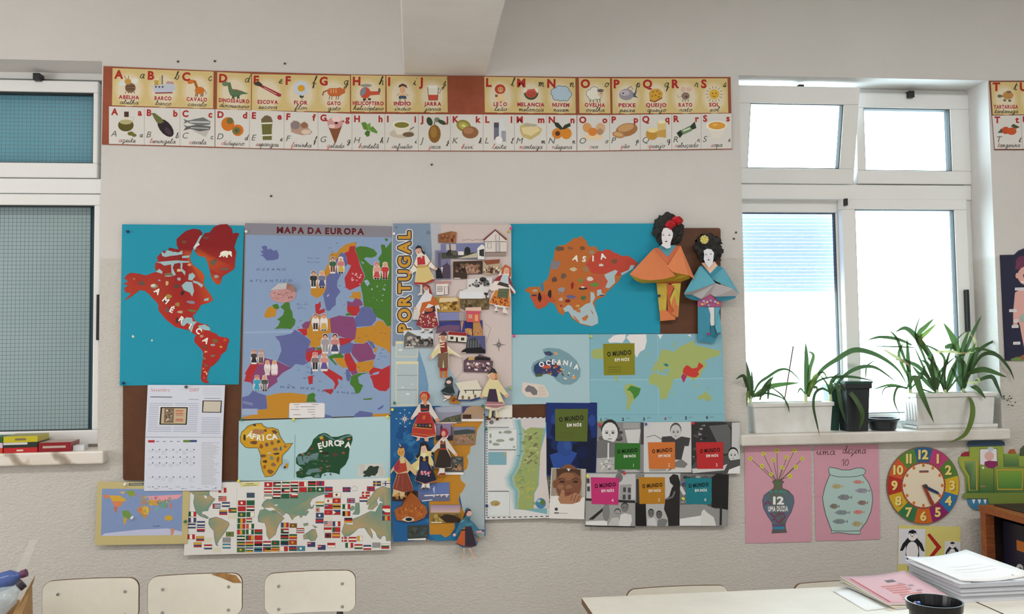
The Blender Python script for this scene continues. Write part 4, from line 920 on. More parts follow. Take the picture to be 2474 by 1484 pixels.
# ---- flags of the world
FLQ=[(454,1168),(943,1155),(944,1329),(444,1342)]
FL=poster('flag_map','long white world map poster covered with rows of flags','map',FLQ,.0205,(202,200,196))
TG=(440,1155,.12802)
a=Art(*TG); OFF=250/.12802
LND=lambda p: random.Random(int(p[0]*7+p[1])).choice([(118,146,124),(150,150,116),(176,152,112),(110,144,128),(162,150,112)])
def land(pts,ox=0,c=None):
    pts=[(x+ox,y) for x,y in pts]; a.poly(pts,c or LND,z=1); a.line(pts,9,(92,118,122),z=1.3,close=True)
land([(150,260),(520,240),(510,320),(560,360),(625,400),(560,480),(500,570),(490,620),(380,630),(370,680),(430,700),(500,750),(480,770),(340,720),(270,660),(230,540),(215,460),(235,330)])
land([(510,770),(640,740),(740,770),(880,840),(890,880),(850,960),(800,1030),(760,1090),(700,1170),(660,1250),(690,1290),(640,1270),(610,1150),(600,1000),(530,930),(500,860)])
a.poly([(410,330),(460,340),(470,390),(430,380)],(206,204,202),z=2)
land([(1470,610),(1560,590),(1700,640),(1820,660),(1880,720),(1930,760),(1830,870),(1790,960),(1760,1070),(1640,1165),(1600,1080),(1590,940),(1560,850),(1440,830),(1430,740)])
land([(1500,520),(1550,440),(1640,390),(1720,330),(1900,320),(2100,300),(2400,240),(2640,220),(2700,300),(2560,340),(2450,400),(2410,480),(2440,560),(2350,600),(2390,640),(2330,720),(2290,700),(2240,760),(2200,700),(2120,740),(2080,800),(2020,690),(1960,660),(1900,720),(1830,640),(1700,640),(1660,560),(1560,580)])
land([(335,1080),(420,1030),(500,970),(560,970),(600,1100),(560,1180),(480,1190),(430,1150),(340,1160)],OFF)
land([(1530,440),(1600,370),(1700,220),(1830,160),(1990,200),(1990,1190),(1900,1190),(1890,1100),(1830,1090),(1790,1160),(1740,1120),(1700,1020),(1590,930),(1640,1080),(1640,1150),(1560,1050),(1490,940),(1370,950),(1290,1030),(1210,1090),(1110,1110),(1060,1020),(1110,860),(1210,890),(1280,880),(1260,780),(1400,730),(1540,660),(1600,630),(1700,640),(1780,480),(1850,470),(1770,420),(1780,330),(1720,420),(1740,510),(1640,600),(1550,590),(1580,500),(1530,510)],OFF)
land([(1320,470),(1390,470),(1400,650),(1380,690),(1260,690),(1310,620)],OFF); land([(1210,600),(1250,530),(1300,540),(1290,600),(1230,620)],OFF)
for p in ([(1560,570),(1700,560),(1760,600),(1640,620)],[(1740,510),(1800,500),(1800,525),(1740,525)]): a.poly(p,(206,204,202),z=2)
land([(330,870),(420,850),(430,890),(350,910)],OFF); land([(500,890),(600,930),(560,950)],OFF); land([(470,590),(540,500),(520,570)],OFF)
R_,G_,B_,Y_,W_,K_,LB=(186,44,48),(40,96,62),(58,70,112),(214,162,56),(214,206,192),(36,36,40),(70,132,156)
def flag(x,y,kind,cols,w=142,h=86):
    a.rect(x-5,y-5,x+w+5,y+h+5,(110,104,100),z=2)
    n=len(cols)
    if kind=='h':
        for i,c in enumerate(cols): a.rect(x,y+h*i/n,x+w,y+h*(i+1)/n,c,z=3)
    elif kind=='v':
        for i,c in enumerate(cols): a.rect(x+w*i/n,y,x+w*(i+1)/n,y+h,c,z=3)
    elif kind=='s': a.rect(x,y,x+w,y+h,cols[0],z=3); len(cols) > 1 and a.ell(x+w*.45,y+h*.5,h*.26,c=cols[1],z=4,n=9)
    elif kind=='t':
        for i,c in enumerate(cols[1:]): a.rect(x,y+h*i/(n-1),x+w,y+h*(i+1)/(n-1),c,z=3)
        a.poly([(x,y),(x+w*.4,y+h/2),(x,y+h)],cols[0],z=4)
    elif kind=='x': a.rect(x,y,x+w,y+h,cols[0],z=3); a.rect(x+w*.28,y,x+w*.44,y+h,cols[1],z=4); a.rect(x,y+h*.4,x+w,y+h*.6,cols[1],z=4)
    elif kind=='k': a.rect(x,y,x+w,y+h,cols[0],z=3); a.rect(x,y,x+w*.45,y+h*.55,cols[1],z=4); a.line([(x,y+h*.27),(x+w*.45,y+h*.27)],10,cols[2],z=5)
f1=[(690,190,'v',[R_,W_,R_]),(690,350,'k',[(206,110,96),(72,76,84),W_]),(580,490,'t',[R_,B_,W_,B_,W_,B_]),(755,460,'h',[B_,W_,B_]),(880,570,'t',[R_,G_,Y_,G_]),(705,610,'h',[Y_,B_,R_]),(120,640,'v',[G_,W_,R_]),(120,755,'v',[B_,W_,B_]),(110,865,'h',[B_,W_,B_]),(285,820,'h',[B_,W_,B_]),(282,930,'h',[B_,W_,R_,R_,B_]),
      (95,1070,'v',[R_,W_,R_]),(268,1105,'h',[Y_,Y_,B_,R_]),(222,1220,'h',[Y_,Y_,B_,R_]),(418,1260,'h',[R_,W_,B_]),(830,1020,'s',[(112,128,56),(70,84,96)]),(770,1130,'s',[(140,140,136)]),(768,1245,'h',[LB,W_,LB]),(1222,285,'s',[(66,84,104)]),(1060,430,'s',[R_,W_]),(1222,428,'s',[G_]),(1055,540,'s',[R_]),(1220,535,'h',[R_,W_,K_]),(1055,650,'s',[G_,Y_]),(1218,648,'v',[G_,W_]),
      (1050,765,'v',[G_,Y_,R_]),(1214,762,'h',[R_,W_,G_],100,75),(1045,872,'v',[G_,Y_,R_]),(1212,870,'v',[(196,90,50),W_,G_]),(1042,980,'v',[R_,Y_,G_]),(1208,978,'v',[G_,W_,G_]),(1370,975,'h',[R_,G_]),(1040,1092,'h',[G_,W_,K_]),(1206,1090,'v',[G_,R_,Y_]),(1370,1088,'s',[R_]),(1040,1206,'h',[G_,Y_,B_]),(1200,1206,'h',[R_,Y_,G_]),(1368,1198,'h',[R_,K_]),(1532,1196,'h',[R_,W_,B_]),(1692,1188,'s',[G_,R_]),(1862,1185,'h',[G_,K_,B_]),
      (1040,1316,'s',[(70,110,60),Y_]),(1198,1316,'h',[B_,W_,G_,Y_]),(1364,1312,'h',[LB,K_,LB]),(1530,1306,'t',[R_,G_,K_,Y_]),(1688,1300,'h',[G_,Y_,R_,Y_]),(1850,1296,'v',[W_,R_]),(1556,84,'s',[R_,W_]),(1718,80,'t',[R_,K_,W_,G_]),(1888,78,'h',[G_,W_,R_]),(1550,196,'h',[R_,W_,R_]),(1718,194,'h',[R_,W_,K_]),(1882,192,'t',[K_,G_,W_,R_]),(1552,312,'h',[(140,146,136),W_]),(1716,304,'h',[R_,W_,K_]),(1876,302,'s',[G_]),
      (1868,848,'v',[B_,Y_,R_]),(1866,960,'t',[G_,R_,W_,K_]),(1862,1072,'h',[K_,R_,G_])]
f2=[(95,74,'h',[R_,W_,K_]),(256,74,'v',[R_,R_,W_]),(426,66,'h',[K_,R_,G_]),(584,62,'v',[R_,B_,R_]),(92,184,'t',[R_,G_,W_,K_]),(256,180,'s',[R_]),(420,178,'s',[G_,R_]),(584,176,'s',[G_,W_]),(742,172,'h',[B_,R_,R_,B_]),(90,298,'t',[R_,W_,R_,G_]),(742,282,'k',[R_,B_,W_]),(898,276,'s',[W_,(120,60,56)]),(740,392,'s',[W_,R_]),(894,388,'s',[R_,Y_]),(576,452,'h',[Y_,W_,G_]),(738,500,'k',[R_,B_,W_]),(892,496,'h',[Y_,K_,Y_]),(576,562,'s',[(190,150,130),R_],60,80),(736,610,'s',[R_,(206,90,80)]),(890,608,'t',[W_,B_,R_]),
      (576,664,'s',[B_,W_]),(570,768,'h',[B_,R_,R_,B_]),(728,824,'k',[(206,150,140),B_,W_]),(890,824,'v',[B_,W_,R_]),(726,938,'h',[R_,W_]),(886,934,'v',[G_,R_,R_]),(744,1045,'s',[(120,40,40),K_],115),(882,1042,'h',[R_,Y_,Y_,R_]),(80,862,'s',[(120,84,40),Y_],130,75),(206,952,'h',[R_,W_,B_,W_,R_]),(70,1066,'h',[G_,Y_,R_]),(66,1176,'s',[(170,70,40),Y_]),(66,1290,'h',[B_,R_,G_]),(222,1290,'s',[LB,W_]),(414,1214,'k',[B_,R_,W_]),(610,1270,'k',[B_,R_,W_]),(792,1230,'h',[R_,W_]),(1080,178,'x',[B_,R_]),(1538,164,'x',[R_,B_]),(1656,64,'x',[B_,Y_]),
      (1834,64,'x',[W_,B_]),(1444,266,'x',[R_,W_]),(1398,364,'h',[R_,W_,B_]),(1162,388,'x',[(120,110,140),R_]),(1076,500,'v',[G_,W_,R_]),(1076,632,'v',[K_,Y_,R_]),(1112,758,'h',[K_,R_,Y_]),(1064,1118,'x',[R_,W_],90),(1192,1118,'h',[R_,W_,R_]),(1356,1100,'v',[Y_,W_],90),(1130,1230,'v',[G_,W_,R_]),(1304,1254,'h',[R_,W_,G_]),(1470,1270,'h',[B_,W_,R_]),(1642,1226,'s',[(140,142,142)]),(1810,1248,'h',[W_,G_,R_]),(1830,524,'h',[R_,R_,W_]),(1828,606,'t',[B_,W_,R_]),(1826,718,'v',[B_,Y_,R_])]
for t in f1: flag(*t)
for t in f2: flag(t[0]+OFF,*t[1:])
for x,y in ((865,680),(415,1130),(580,1315)): a.rect(x,y,x+155,y+95,(200,196,174),z=2)
a.rect(730+OFF,730,880+OFF,810,(204,198,180),z=2)
a.poly([(1095,90),(1460,75),(1462,150),(1100,172)],(208,202,140),z=2); a.line([(1200,115),(1350,108)],12,(120,112,70),z=3); a.line([(1150,145),(1410,135)],9,(120,112,70),z=3)
a.line([(1240+OFF,200),(1290+OFF,150),(1350+OFF,185),(1350+OFF,240),(1260+OFF,245)],8,(140,146,154),z=2,close=True)
a.line([(1035,200),(1030,1450)],6,(184,180,172),z=1.5)
a.build('print',.0211,FL)

# ---- small world map on tan card
TN=poster('world_map','small world map on tan card at lower left of the maps','map',[(236,1164),(459,1166),(452,1314),(229,1318)],.0230,(190,176,124))
TW=(220,1150,.2991)
a=Art(*TW); OC=(126,146,186)
a.poly([(88,104),(740,108),(732,478),(80,486)],OC,z=1)
for p,c in (([(100,155),(145,152),(145,182),(105,180)],(212,130,90)),([(145,158),(230,160),(290,195),(260,208),(170,205)],(214,170,60)),([(170,205),(265,210),(235,250),(190,250)],(212,132,90)),([(185,250),(215,252),(205,300),(190,280)],(200,110,80)),([(280,122),(350,120),(350,155),(315,172)],(136,160,62)),([(225,130),(275,125),(260,150)],(200,170,110)),([(250,285),(300,280),(328,320),(305,350),(260,330)],(116,150,70)),([(262,335),(290,345),(275,395),(262,385)],(206,166,64)),
             ([(385,255),(440,240),(480,270),(450,320),(435,350),(415,320),(370,280)],(206,140,72)),([(410,250),(460,250),(470,290),(430,300)],(214,180,90)),([(390,155),(440,160),(450,230),(400,240)],(150,140,140)),([(450,165),(740,150),(700,185),(600,200),(480,195)],(214,150,160)),([(450,195),(600,200),(620,230),(520,240),(470,235)],(206,160,70)),([(530,210),(620,200),(615,260),(560,260)],(110,156,140)),([(515,255),(540,255),(530,300)],(120,170,150)),([(595,330),(640,315),(665,345),(630,365),(598,355)],(210,168,62)),([(640,215),(655,230),(650,270),(630,255)],(200,120,110)),
             ([(110,465),(380,435),(620,425),(732,450),(732,478),(82,486)],(176,180,204)),([(640,425),(680,430),(660,480),(645,480)],(200,140,120)),([(345,150),(370,140),(360,165)],(190,120,110))): a.poly(p,c,z=2)
a.poly([(305,60),(425,55),(425,78),(305,80)],(92,98,92),z=2); a.line([(315,69),(415,67)],5,(180,180,170),z=3)
a.specks(390,160,660,260,30,[(206,120,90),(120,160,110),(210,180,90),(150,110,140)],5,11,z=3); a.specks(370,250,480,340,16,[(206,120,70),(130,150,80),(214,180,90)],5,10,z=3); a.line([(500,408),(555,405)],6,(96,100,140),z=3)
a.build('print',.0236,TN)

# ---- calendar
CQ=[(357,930.5),(544,931),(535,1184.5),(348,1188)]
CL=thing('wall_calendar','open white wall calendar page for Setembro 2017 on brown board','calendar',P(446,1188,.026))
TC=(280,920,.18868)
cutout('upper_page',[(408,55),(1398,58),(1368,725),(376,722)],.0262,(190,194,206),.0008,CL,T=TC); cutout('lower_page',[(376,727),(1367,728),(1352,1405),(360,1415)],.0258,(192,196,208),.0012,CL,T=TC)
a=Art(*TC); INKL=(160,164,182)
a.text('Setembro',452,138,40,(196,120,116),0,width=240,z=2,gap=.14); a.text('2017',940,138,40,(196,120,116),0,width=125,z=2)
a.line([(440,208),(720,211)],11,(96,96,110),z=2); a.line([(930,240),(1060,242)],7,(140,140,150),z=2)
for i in range(16): a.line([(430-i*1.5,292+i*24),(730-i*1.5,292+i*24)],8,INKL,z=1); a.line([(755-i*1.5,292+i*24),(1058-i*1.5,294+i*24)],8,INKL,z=1)
for i in range(10): a.line([(1100-i,475+i*22),(1340-i,476+i*22)],8,INKL,z=1)
for i in range(5): a.line([(1118,95+i*22),(1350,97+i*22)],6,(176,176,190),z=1)
a.line([(1130,225),(1340,228)],8,(140,142,156),z=2)
a.poly([(550,322),(935,322),(918,578),(540,578)],(200,202,210),z=2); a.poly([(572,338),(922,340),(908,566),(556,564)],(44,40,38),z=3); a.poly([(592,352),(905,354),(892,552),(576,550)],(186,168,136),z=4)
a.poly([(622,356),(745,356),(738,540),(614,538)],(124,104,84),z=5); a.specks(625,362,735,535,30,[(96,76,60),(150,130,110),(206,190,170),(110,92,84)],8,18,z=6)
for y,c in ((385,(196,104,80)),(420,(190,110,90)),(445,(176,140,120)),(495,(196,110,90)),(515,(180,130,110))): a.line([(765,y),(862,y+2)],16,c,z=6)
a.poly([(1110,254),(1358,256),(1348,412),(1102,408)],(50,46,44),z=3); a.poly([(1126,264),(1345,266),(1334,402),(1116,398)],(188,180,164),z=4)
a.rect(412,762,496,792,(186,56,56),z=2); a.rect(862,760,948,790,(106,134,60),z=2); a.rect(948,760,1037,788,(62,78,126),z=2)
for x in (515,600,690,780): a.line([(x,778),(x+40,778)],9,(120,124,150),z=2)
rn=random.Random(3)
for r_,y in enumerate((885,980,1055,1235)):
    for c_ in range(7):
        x=400+c_*88
        a.line([(x+64,y),(x+80,y-3)],13,(84,86,100),z=2)
        for k in range(rn.randint(1,4)): a.line([(x+10,y+14+k*15),(x+10+rn.randint(30,74),y+14+k*15)],6,(176,176,194),z=2)
for i in range(29): a.line([(1095,795+i*19),(1095+rn.randint(150,228),796+i*19)],7,(168,168,170),z=1)
for i in range(10): a.line([(400+i*92,1362+(i % 2)*22),(450+i*92,1361+(i % 2)*22)],6,(150,152,162),z=2)
for x,y in ((472,1360),(552,1358),(652,1358),(852,1382),(1280,1374)): a.ell(x,y,7,c=(66,66,74),z=3,n=8)
a.build('print',.0270,CL)
# ------------------------------------------------------------------ Portugal posters
TP=(940,530,.12535)      # y in this frame runs on: +1356 per 170 px
PT=poster('portugal_map','tall faded pink and blue map poster lettered PORTUGAL','map',[(948,541),(1235,543),(1237,1008),(944,1000)],.0185,(190,176,172))
a=Art(*TP)
BLU,PBL=(124,142,164),(158,178,188)
a.poly([(75,80),(795,80),(830,700),(560,2400),(60,2500)],BLU,z=1)
a.poly([(60,2450),(560,2420),(900,2500),(1450,3300),(1400,3800),(30,3760)],PBL,z=1)
a.poly([(560,2480),(700,2900),(760,3200),(740,3500),(640,3700),(540,3700),(545,2800)],(112,148,180),z=1.5)
a.poly([(795,80),(1000,90),(1000,1500),(830,2600),(700,2400),(860,1200)],(168,170,176),z=1.2)
a.poly([(1850,3400),(2360,3200),(2370,3800),(1400,3800),(1300,3500)],(150,168,180),z=1.2)
for p,w in (([(1400,400),(1480,400),(1560,380),(1600,410),(1680,390),(1760,400),(1830,380)],10),([(1260,1720),(1300,1450),(1360,1360),(1430,1370)],10),([(1260,3100),(1400,2960),(1430,2800),(1380,2600)],7),([(1850,2000),(1960,2100),(1900,2300),(1870,2380)],8)): a.line(p,w,(140,128,128),z=2)
# two small inset boxes
for y0,y1 in ((2350,2660),(2740,3590)):
    a.poly([(125,y0),(565,y0),(560,y1),(130,y1)],(206,196,160),z=2); a.poly([(140,y0+50),(550,y0+50),(545,y1-15),(145,y1-15)],(164,178,182),z=3)
for y in (3010,3290): a.line([(150,y),(545,y)],10,(122,132,140),z=4)
for x,y,r in ((450,3180,24),(260,3240,30),(360,3370,46),(220,2520,50)): a.blob(x,y,r,r*.5,(196,198,198),z=4)
# compass rose
for i in range(8):
    t=pi/4*i; r=145 if i % 2==0 else 80; cx_,cy_=2115,2420
    a.poly([(cx_+r*sin(t),cy_-r*cos(t)),(cx_+18*sin(t+.8),cy_-18*cos(t+.8)),(cx_+18*sin(t-.8),cy_-18*cos(t-.8))],(92,90,92),z=3)
a.blob(135,155,38,30,(108,122,138),z=2); a.blob(755,260,56,50,(108,126,146),z=2)
# PORTUGAL, reading upwards, white outline and dark blue shadow under yellow letters
def vword(s,x,y0,y1,h,col,z,fat,ex=0):
    G=GBOLD; n=len(s); tot=sum(G[c][2] for c in s)+.16*(n-1); k=(y0-y1)/tot; kk=h/CAPH; cur=0
    for ch in s:
        V,F,w=G[ch]; mx_=w/2; my=CAPH/2
        Q=[]
        for vx,vy in V:
            u=cur+mx_+(vx-mx_)*(1+fat*.9); v=my+(vy-my)*(1+fat)
            Q.append(a.X((x-(v-my)*kk,y0-u*k)))
        a.raw(Q,F,col,z); cur += w+.16
    return a
def outline_word(s,x,y0,y1,h):
    for r,col,z in ((44,(204,200,196),5),(24,(50,64,84),6)):
        for i in range(10):
            t=2*pi*i/10; vword(s,x+r*cos(t),y0+r*sin(t),y1+r*sin(t),h,col,z+i*.02,0)
    vword(s,x,y0,y1,h,(206,150,48),7,0)
outline_word('PORTUGAL',295,2175,230,215)
a.build('print',.0191,PT)

# lower blue poster, cut along the coast
PL_=[(945,983),(1060,978),(1235,985),(1236,1000),(1172,1010),(1172,1290),(1166,1305),(1110,1306),(1026,1300),(1040,1306),(950,1310),(946,1200)]
LP=thing('portugal_map','lower blue map poster with orange southern Portugal and a white compass','map',P(1058,1310,.0210))
TQ=TP
cutout('sheet',[(944,984),(1060,981),(1172,1000),(1171,1230),(1173,1296),(1160,1290),(1108,1305),(1040,1306),(1028,1300),(1024,1306),(950,1310),(943,1150)],.0210,(36,96,150),.0006,LP)
a=Art(*TP)
gx=lambda p: (150,166,172)
a.poly([(1840,3780),(1840,6100),(1780,6140),(1500,6000),(1300,5000),(1450,4300)],(158,170,174),z=1)
o0=3908   # y offset of the crop at 1020
a.poly([(900,3760),(1820,3760),(1790,o0+20),(1700,o0+160),(1660,o0+440),(1570,o0+480),(1555,o0+600),(1500,o0+660),(1530,o0+760),(1500,o0+900),(1430,o0+950),(1370,o0+1040),(1390,o0+1130),(1480,o0+1210),(1420,o0+1330),(1360,o0+1400),(1345,o0+1520),(1400,o0+1660),(1480,o0+1800),(1400,o0+1900),(1260,o0+1930),(1270,o0+2050),(1180,o0+2180),(1080,o0+2230),(1000,o0+2170),(780,o0+2170),(770,o0+1400),(880,o0+800),(860,o0+300)],(190,132,44),z=2)
a.line([(1280,o0+680),(1420,o0+700)],8,(140,96,40),z=3); a.line([(1020,o0+1140),(1060,o0+1060),(1110,o0+1040)],10,(150,104,40),z=3); a.line([(800,o0+1960),(1000,o0+1900),(1200,o0+1820)],10,(150,104,40),z=3)
a.poly([(770,o0+2150),(1000,o0+2180),(1080,o0+2240),(1180,o0+2190),(1400,o0+2080),(1420,o0+2280),(900,o0+2300)],(40,116,160),z=1.5)
a.specks(60,3900,800,5900,70,[(30,84,140),(44,110,160),(28,78,134),(52,118,168)],40,110,z=1)
for i in range(8):
    t=pi/4*i; r=105 if i % 2==0 else 70; cx_,cy_=300,2640+1210
    a.poly([(cx_+r*sin(t),cy_-r*cos(t)),(cx_+16*sin(t+.8),cy_-16*cos(t+.8)),(cx_+16*sin(t-.8),cy_-16*cos(t-.8))],(200,190,180),z=3)
for x,y in ((215,3738),(390,3732),(140,3845),(215,3935),(400,3930),(310,4000),(300,3672)): a.blob(x,y,20,14,(160,186,200),z=3)
a.build('print',.0216,LP)

# ---- photographs and paper houses glued on the two posters
NPH=[0,0]
def photo(label,q,d,base,draw,T=TP,cat='photo',name='photograph',group='photographs glued on the Portugal posters',t=.0005,border=None):
    NPH[0] += 1; d += NPH[0]*.00003
    r=thing(name,label,cat,centre(q,d,T),group)
    cutout('paper',q,d,base,t,r,T=T)
    a=Art(*T); draw(a); a.build('print',d+t,r); return r
D1,D2,D3=.0228,.0242,.0256
SKY,SKY2=(116,120,160),(150,150,176)
def ph_view(sky,bands,specks):
    def f(a):
        for b in bands: a.rect(*b[:4],b[4] if not isinstance(b[4],list) else b[4],z=1)
        for s_ in specks: a.specks(*s_[:4],s_[4],s_[5],s_[6],s_[7],z=2,flat=.7)
    return f
photo('brown box-shaped paper house at top of PORTUGAL poster',[(945,290),(1200,230),(1300,250),(1290,455),(950,450)],D1,(140,92,60),
      lambda a: (a.poly([(1200,232),(1295,252),(1288,450),(1150,450)],(164,108,72),z=1),a.specks(960,280,1290,440,30,[(120,76,50),(160,104,66)],14,36,z=2),a.rect(1200,370,1240,440,(96,40,32),z=3)),cat='cutout',name='paper_house')
photo('photo of white village houses under a blue sky, top of PORTUGAL poster',[(1000,470),(1835,455),(1840,775),(1010,755)],D1,SKY,
      lambda a: (a.rect(1010,640,1830,755,(74,76,66),z=1),a.specks(1060,580,1320,740,24,[(58,54,50),(96,92,84),(44,42,42)],26,60,z=2),a.ell(1510,610,60,80,(40,44,42),z=3),a.rect(1330,620,1440,690,(204,200,198),z=3),a.rect(1100,480,1290,600,(176,168,170),z=1),a.line([(1170,480),(1180,600)],22,(60,56,60),z=2),a.poly([(1540,690),(1700,640),(1700,740),(1300,755)],(176,172,150),z=2),a.poly([(1700,560),(1790,480),(1840,520),(1838,770),(1710,770)],(204,202,200),z=3),a.poly([(1740,590),(1830,570),(1830,720),(1740,700)],(52,52,50),z=4)))
photo('tall photo of dark pagoda tower left on PORTUGAL poster',[(890,600),(1005,600),(1010,770),(1180,770),(1195,1150),(905,1150)],D2,(118,118,152),
      lambda a: (a.rect(940,640,1000,930,(92,88,104),z=1),a.poly([(990,920),(1120,840),(1180,900),(1180,1140),(1040,1140)],(78,66,84),z=2),a.poly([(900,960),(960,930),(1010,1000),(1040,1140),(905,1140)],(34,32,36),z=3),a.poly([(1000,920),(1040,920),(1020,1050)],(190,190,200),z=4),a.line([(1115,810),(1118,870)],8,(50,46,60),z=3)))
photo('photo of brown thatched huts in the middle of PORTUGAL poster',[(1235,815),(1800,795),(1800,1050),(1505,1060),(1505,1145),(1238,1148)],D2,(66,50,40),
      lambda a: (a.specks(1250,830,1780,1040,60,[(84,60,46),(120,90,72),(46,36,30),(150,116,92)],20,54,z=1),a.poly([(1460,900),(1600,860),(1760,1000),(1700,1045),(1500,1050)],(158,122,104),z=2),a.specks(1480,900,1720,1040,24,[(120,84,66),(180,146,124)],10,26,z=3),a.line([(1250,1135),(1370,1138)],16,(206,200,190),z=3)))
photo('white drawn house with red gable edge, upper right of PORTUGAL poster',[(1815,410),(2045,195),(2270,395),(2265,640),(2262,705),(1850,705),(1845,430)],D2,(198,190,184),
      lambda a: (a.line([(1820,405),(2045,205),(2265,395)],34,(116,66,58),z=1),a.line([(1830,430),(2262,435)],10,(84,82,82),z=2),a.rect(1850,635,2260,705,(150,132,124),z=1),a.line([(1850,635),(2262,632)],10,(84,82,82),z=2),
                 [a.line([(x0,y0),(x1,y0),(x1,y1),(x0,y1)],9,(110,108,108),z=3,close=True) for x0,y0,x1,y1 in ((1900,460),(2055,300)) and ((1900,460,1970,555),(2055,295,2125,415),(2060,455,2135,625))],a.rect(2065,460,2130,620,(182,176,172),z=2)),cat='cutout',name='paper_house')
photo('stone paper house with flat brown roof, right on PORTUGAL poster',[(1810,790),(2140,770),(2130,880),(2150,900),(2160,1020),(2000,1060),(1860,1075),(1805,1000)],D3,(176,158,134),
      lambda a: (a.poly([(1810,790),(2140,770),(2120,850),(1880,880)],(142,80,56),z=2),a.specks(1815,890,2150,1050,40,[(90,74,60),(206,194,170),(140,112,90)],14,32,z=1),a.rect(1945,930,2000,1045,(92,50,36),z=3)),cat='cutout',name='paper_house')
photo('grey and white photo of waterfront rocks, centre right of PORTUGAL poster',[(1510,1150),(1990,1120),(1990,1280),(1900,1400),(1930,1500),(1800,1530),(1350,1530),(1360,1390),(1510,1340)],D2,(196,194,194),
      lambda a: (a.specks(1530,1150,1960,1330,26,[(96,94,92),(60,60,60),(150,148,146)],20,50,z=1),a.ell(1810,1160,70,44,(52,52,52),z=2),a.specks(1820,1400,1920,1520,10,[(56,56,54)],16,30,z=2),a.poly([(1360,1400),(1800,1400),(1800,1520),(1350,1520)],(200,202,206),z=1.5)))
photo('small pink paper house with window and door outlines, left of PORTUGAL poster',[(885,1200),(1190,1190),(1180,1240),(1140,1250),(1140,1450),(910,1460),(905,1250)],D2,(204,192,188),
      lambda a: (a.poly([(885,1200),(1190,1190),(1185,1240),(890,1250)],(180,136,128),z=1),a.line([(940,1300),(1020,1300),(1020,1390),(940,1390)],14,(96,96,98),z=2,close=True),a.line([(980,1300),(980,1390)],8,(96,96,98),z=2),a.line([(940,1345),(1020,1345)],8,(96,96,98),z=2),a.line([(1065,1300),(1140,1300),(1140,1450),(1065,1450)],12,(96,96,98),z=2,close=True)),cat='cutout',name='paper_house')
b0=1356
photo('photo of golden wheat stacks in the middle of PORTUGAL poster',[(940,b0+130),(1360,b0+150),(1360,b0+400),(1400,b0+430),(920,b0+435),(900,b0+150)],D2,(176,140,70),
      lambda a: (a.specks(950,b0+160,1350,b0+420,46,[(196,156,66),(150,108,44),(206,180,120),(96,66,36)],18,46,z=1,),a.poly([(980,b0+160),(1300,b0+150),(1340,b0+220),(960,b0+250)],(206,186,150),z=2)))
photo('photo of a green brown hillside, right of the wheat on PORTUGAL poster',[(1370,b0+170),(1930,b0+165),(1925,b0+380),(1450,b0+390),(1380,b0+350)],D1,(106,88,62),
      lambda a: a.specks(1390,b0+180,1910,b0+370,44,[(86,76,44),(130,112,84),(70,58,40),(116,100,60)],18,46,z=1))
photo('photo of a blue lake beside the wheat stacks on PORTUGAL poster',[(920,b0+440),(1440,b0+430),(1450,b0+600),(940,b0+620)],D3,(126,126,166),
      lambda a: (a.rect(930,b0+445,1340,b0+590,(124,128,172),z=1),a.rect(1350,b0+440,1440,b0+595,(156,146,140),z=2),a.line([(960,b0+605),(1360,b0+600)],14,(70,66,70),z=2)))
photo('photo of purple mountains under deep blue sky on PORTUGAL poster',[(960,b0+625),(1800,b0+590),(1805,b0+890),(1460,b0+900),(1140,b0+800),(900,b0+840),(930,b0+720)],D1,(62,62,130),
      lambda a: (a.poly([(930,b0+720),(1150,b0+680),(1360,b0+690),(1360,b0+790),(1140,b0+800),(900,b0+840)],(112,82,112),z=1),a.poly([(1380,b0+610),(1440,b0+605),(1400,b0+800),(1390,b0+800)],(186,140,96),z=2),a.rect(1460,b0+600,1610,b0+740,(44,44,110),z=1)))
photo('photo of two sandy castle towers on PORTUGAL poster',[(1460,b0+760),(1520,b0+740),(1600,b0+760),(1620,b0+630),(1750,b0+620),(1800,b0+780),(1800,b0+890),(1600,b0+895),(1470,b0+840)],D2,(184,134,84),
      lambda a: (a.specks(1480,b0+770,1790,b0+880,24,[(160,112,66),(200,150,100)],16,36,z=1),a.poly([(1600,b0+640),(1620,b0+640),(1620,b0+890),(1600,b0+890)],(60,46,40),z=2)))
photo('pink paper house with little windows on PORTUGAL poster',[(1470,b0+345),(1775,b0+335),(1780,b0+420),(1750,b0+440),(1755,b0+610),(1730,b0+630),(1495,b0+625),(1490,b0+430),(1470,b0+400)],D3+.001,(206,96,86),
      lambda a: (a.poly([(1470,b0+345),(1775,b0+335),(1780,b0+415),(1470,b0+405)],(206,176,160),z=1),a.rect(1490,b0+415,1755,b0+465,(200,84,104),z=2),a.rect(1535,b0+485,1600,b0+550,(190,180,150),z=2),a.line([(1567,b0+485),(1567,b0+550)],8,(200,90,84),z=3),a.line([(1535,b0+517),(1600,b0+517)],8,(200,90,84),z=3),a.rect(1655,b0+485,1715,b0+605,(216,160,120),z=2)),cat='cutout',name='paper_house')
photo('black and white photo of mountain rocks under the word PORTUGAL',[(280,b0+790),(600,b0+780),(860,b0+790),(855,b0+1120),(280,b0+1125)],D1,(186,192,198),
      lambda a: (a.poly([(285,b0+900),(360,b0+800),(520,b0+880),(700,b0+960),(855,b0+1040),(855,b0+1115),(285,b0+1120)],(104,100,98),z=1),a.poly([(690,b0+970),(800,b0+920),(850,b0+960),(850,b0+1060),(740,b0+1030)],(44,42,42),z=2),a.specks(300,b0+880,840,b0+1110,60,[(70,66,64),(140,134,130),(170,164,158),(56,54,54)],16,44,z=2),a.line([(310,b0+1105),(480,b0+1105)],18,(204,190,190),z=3)))
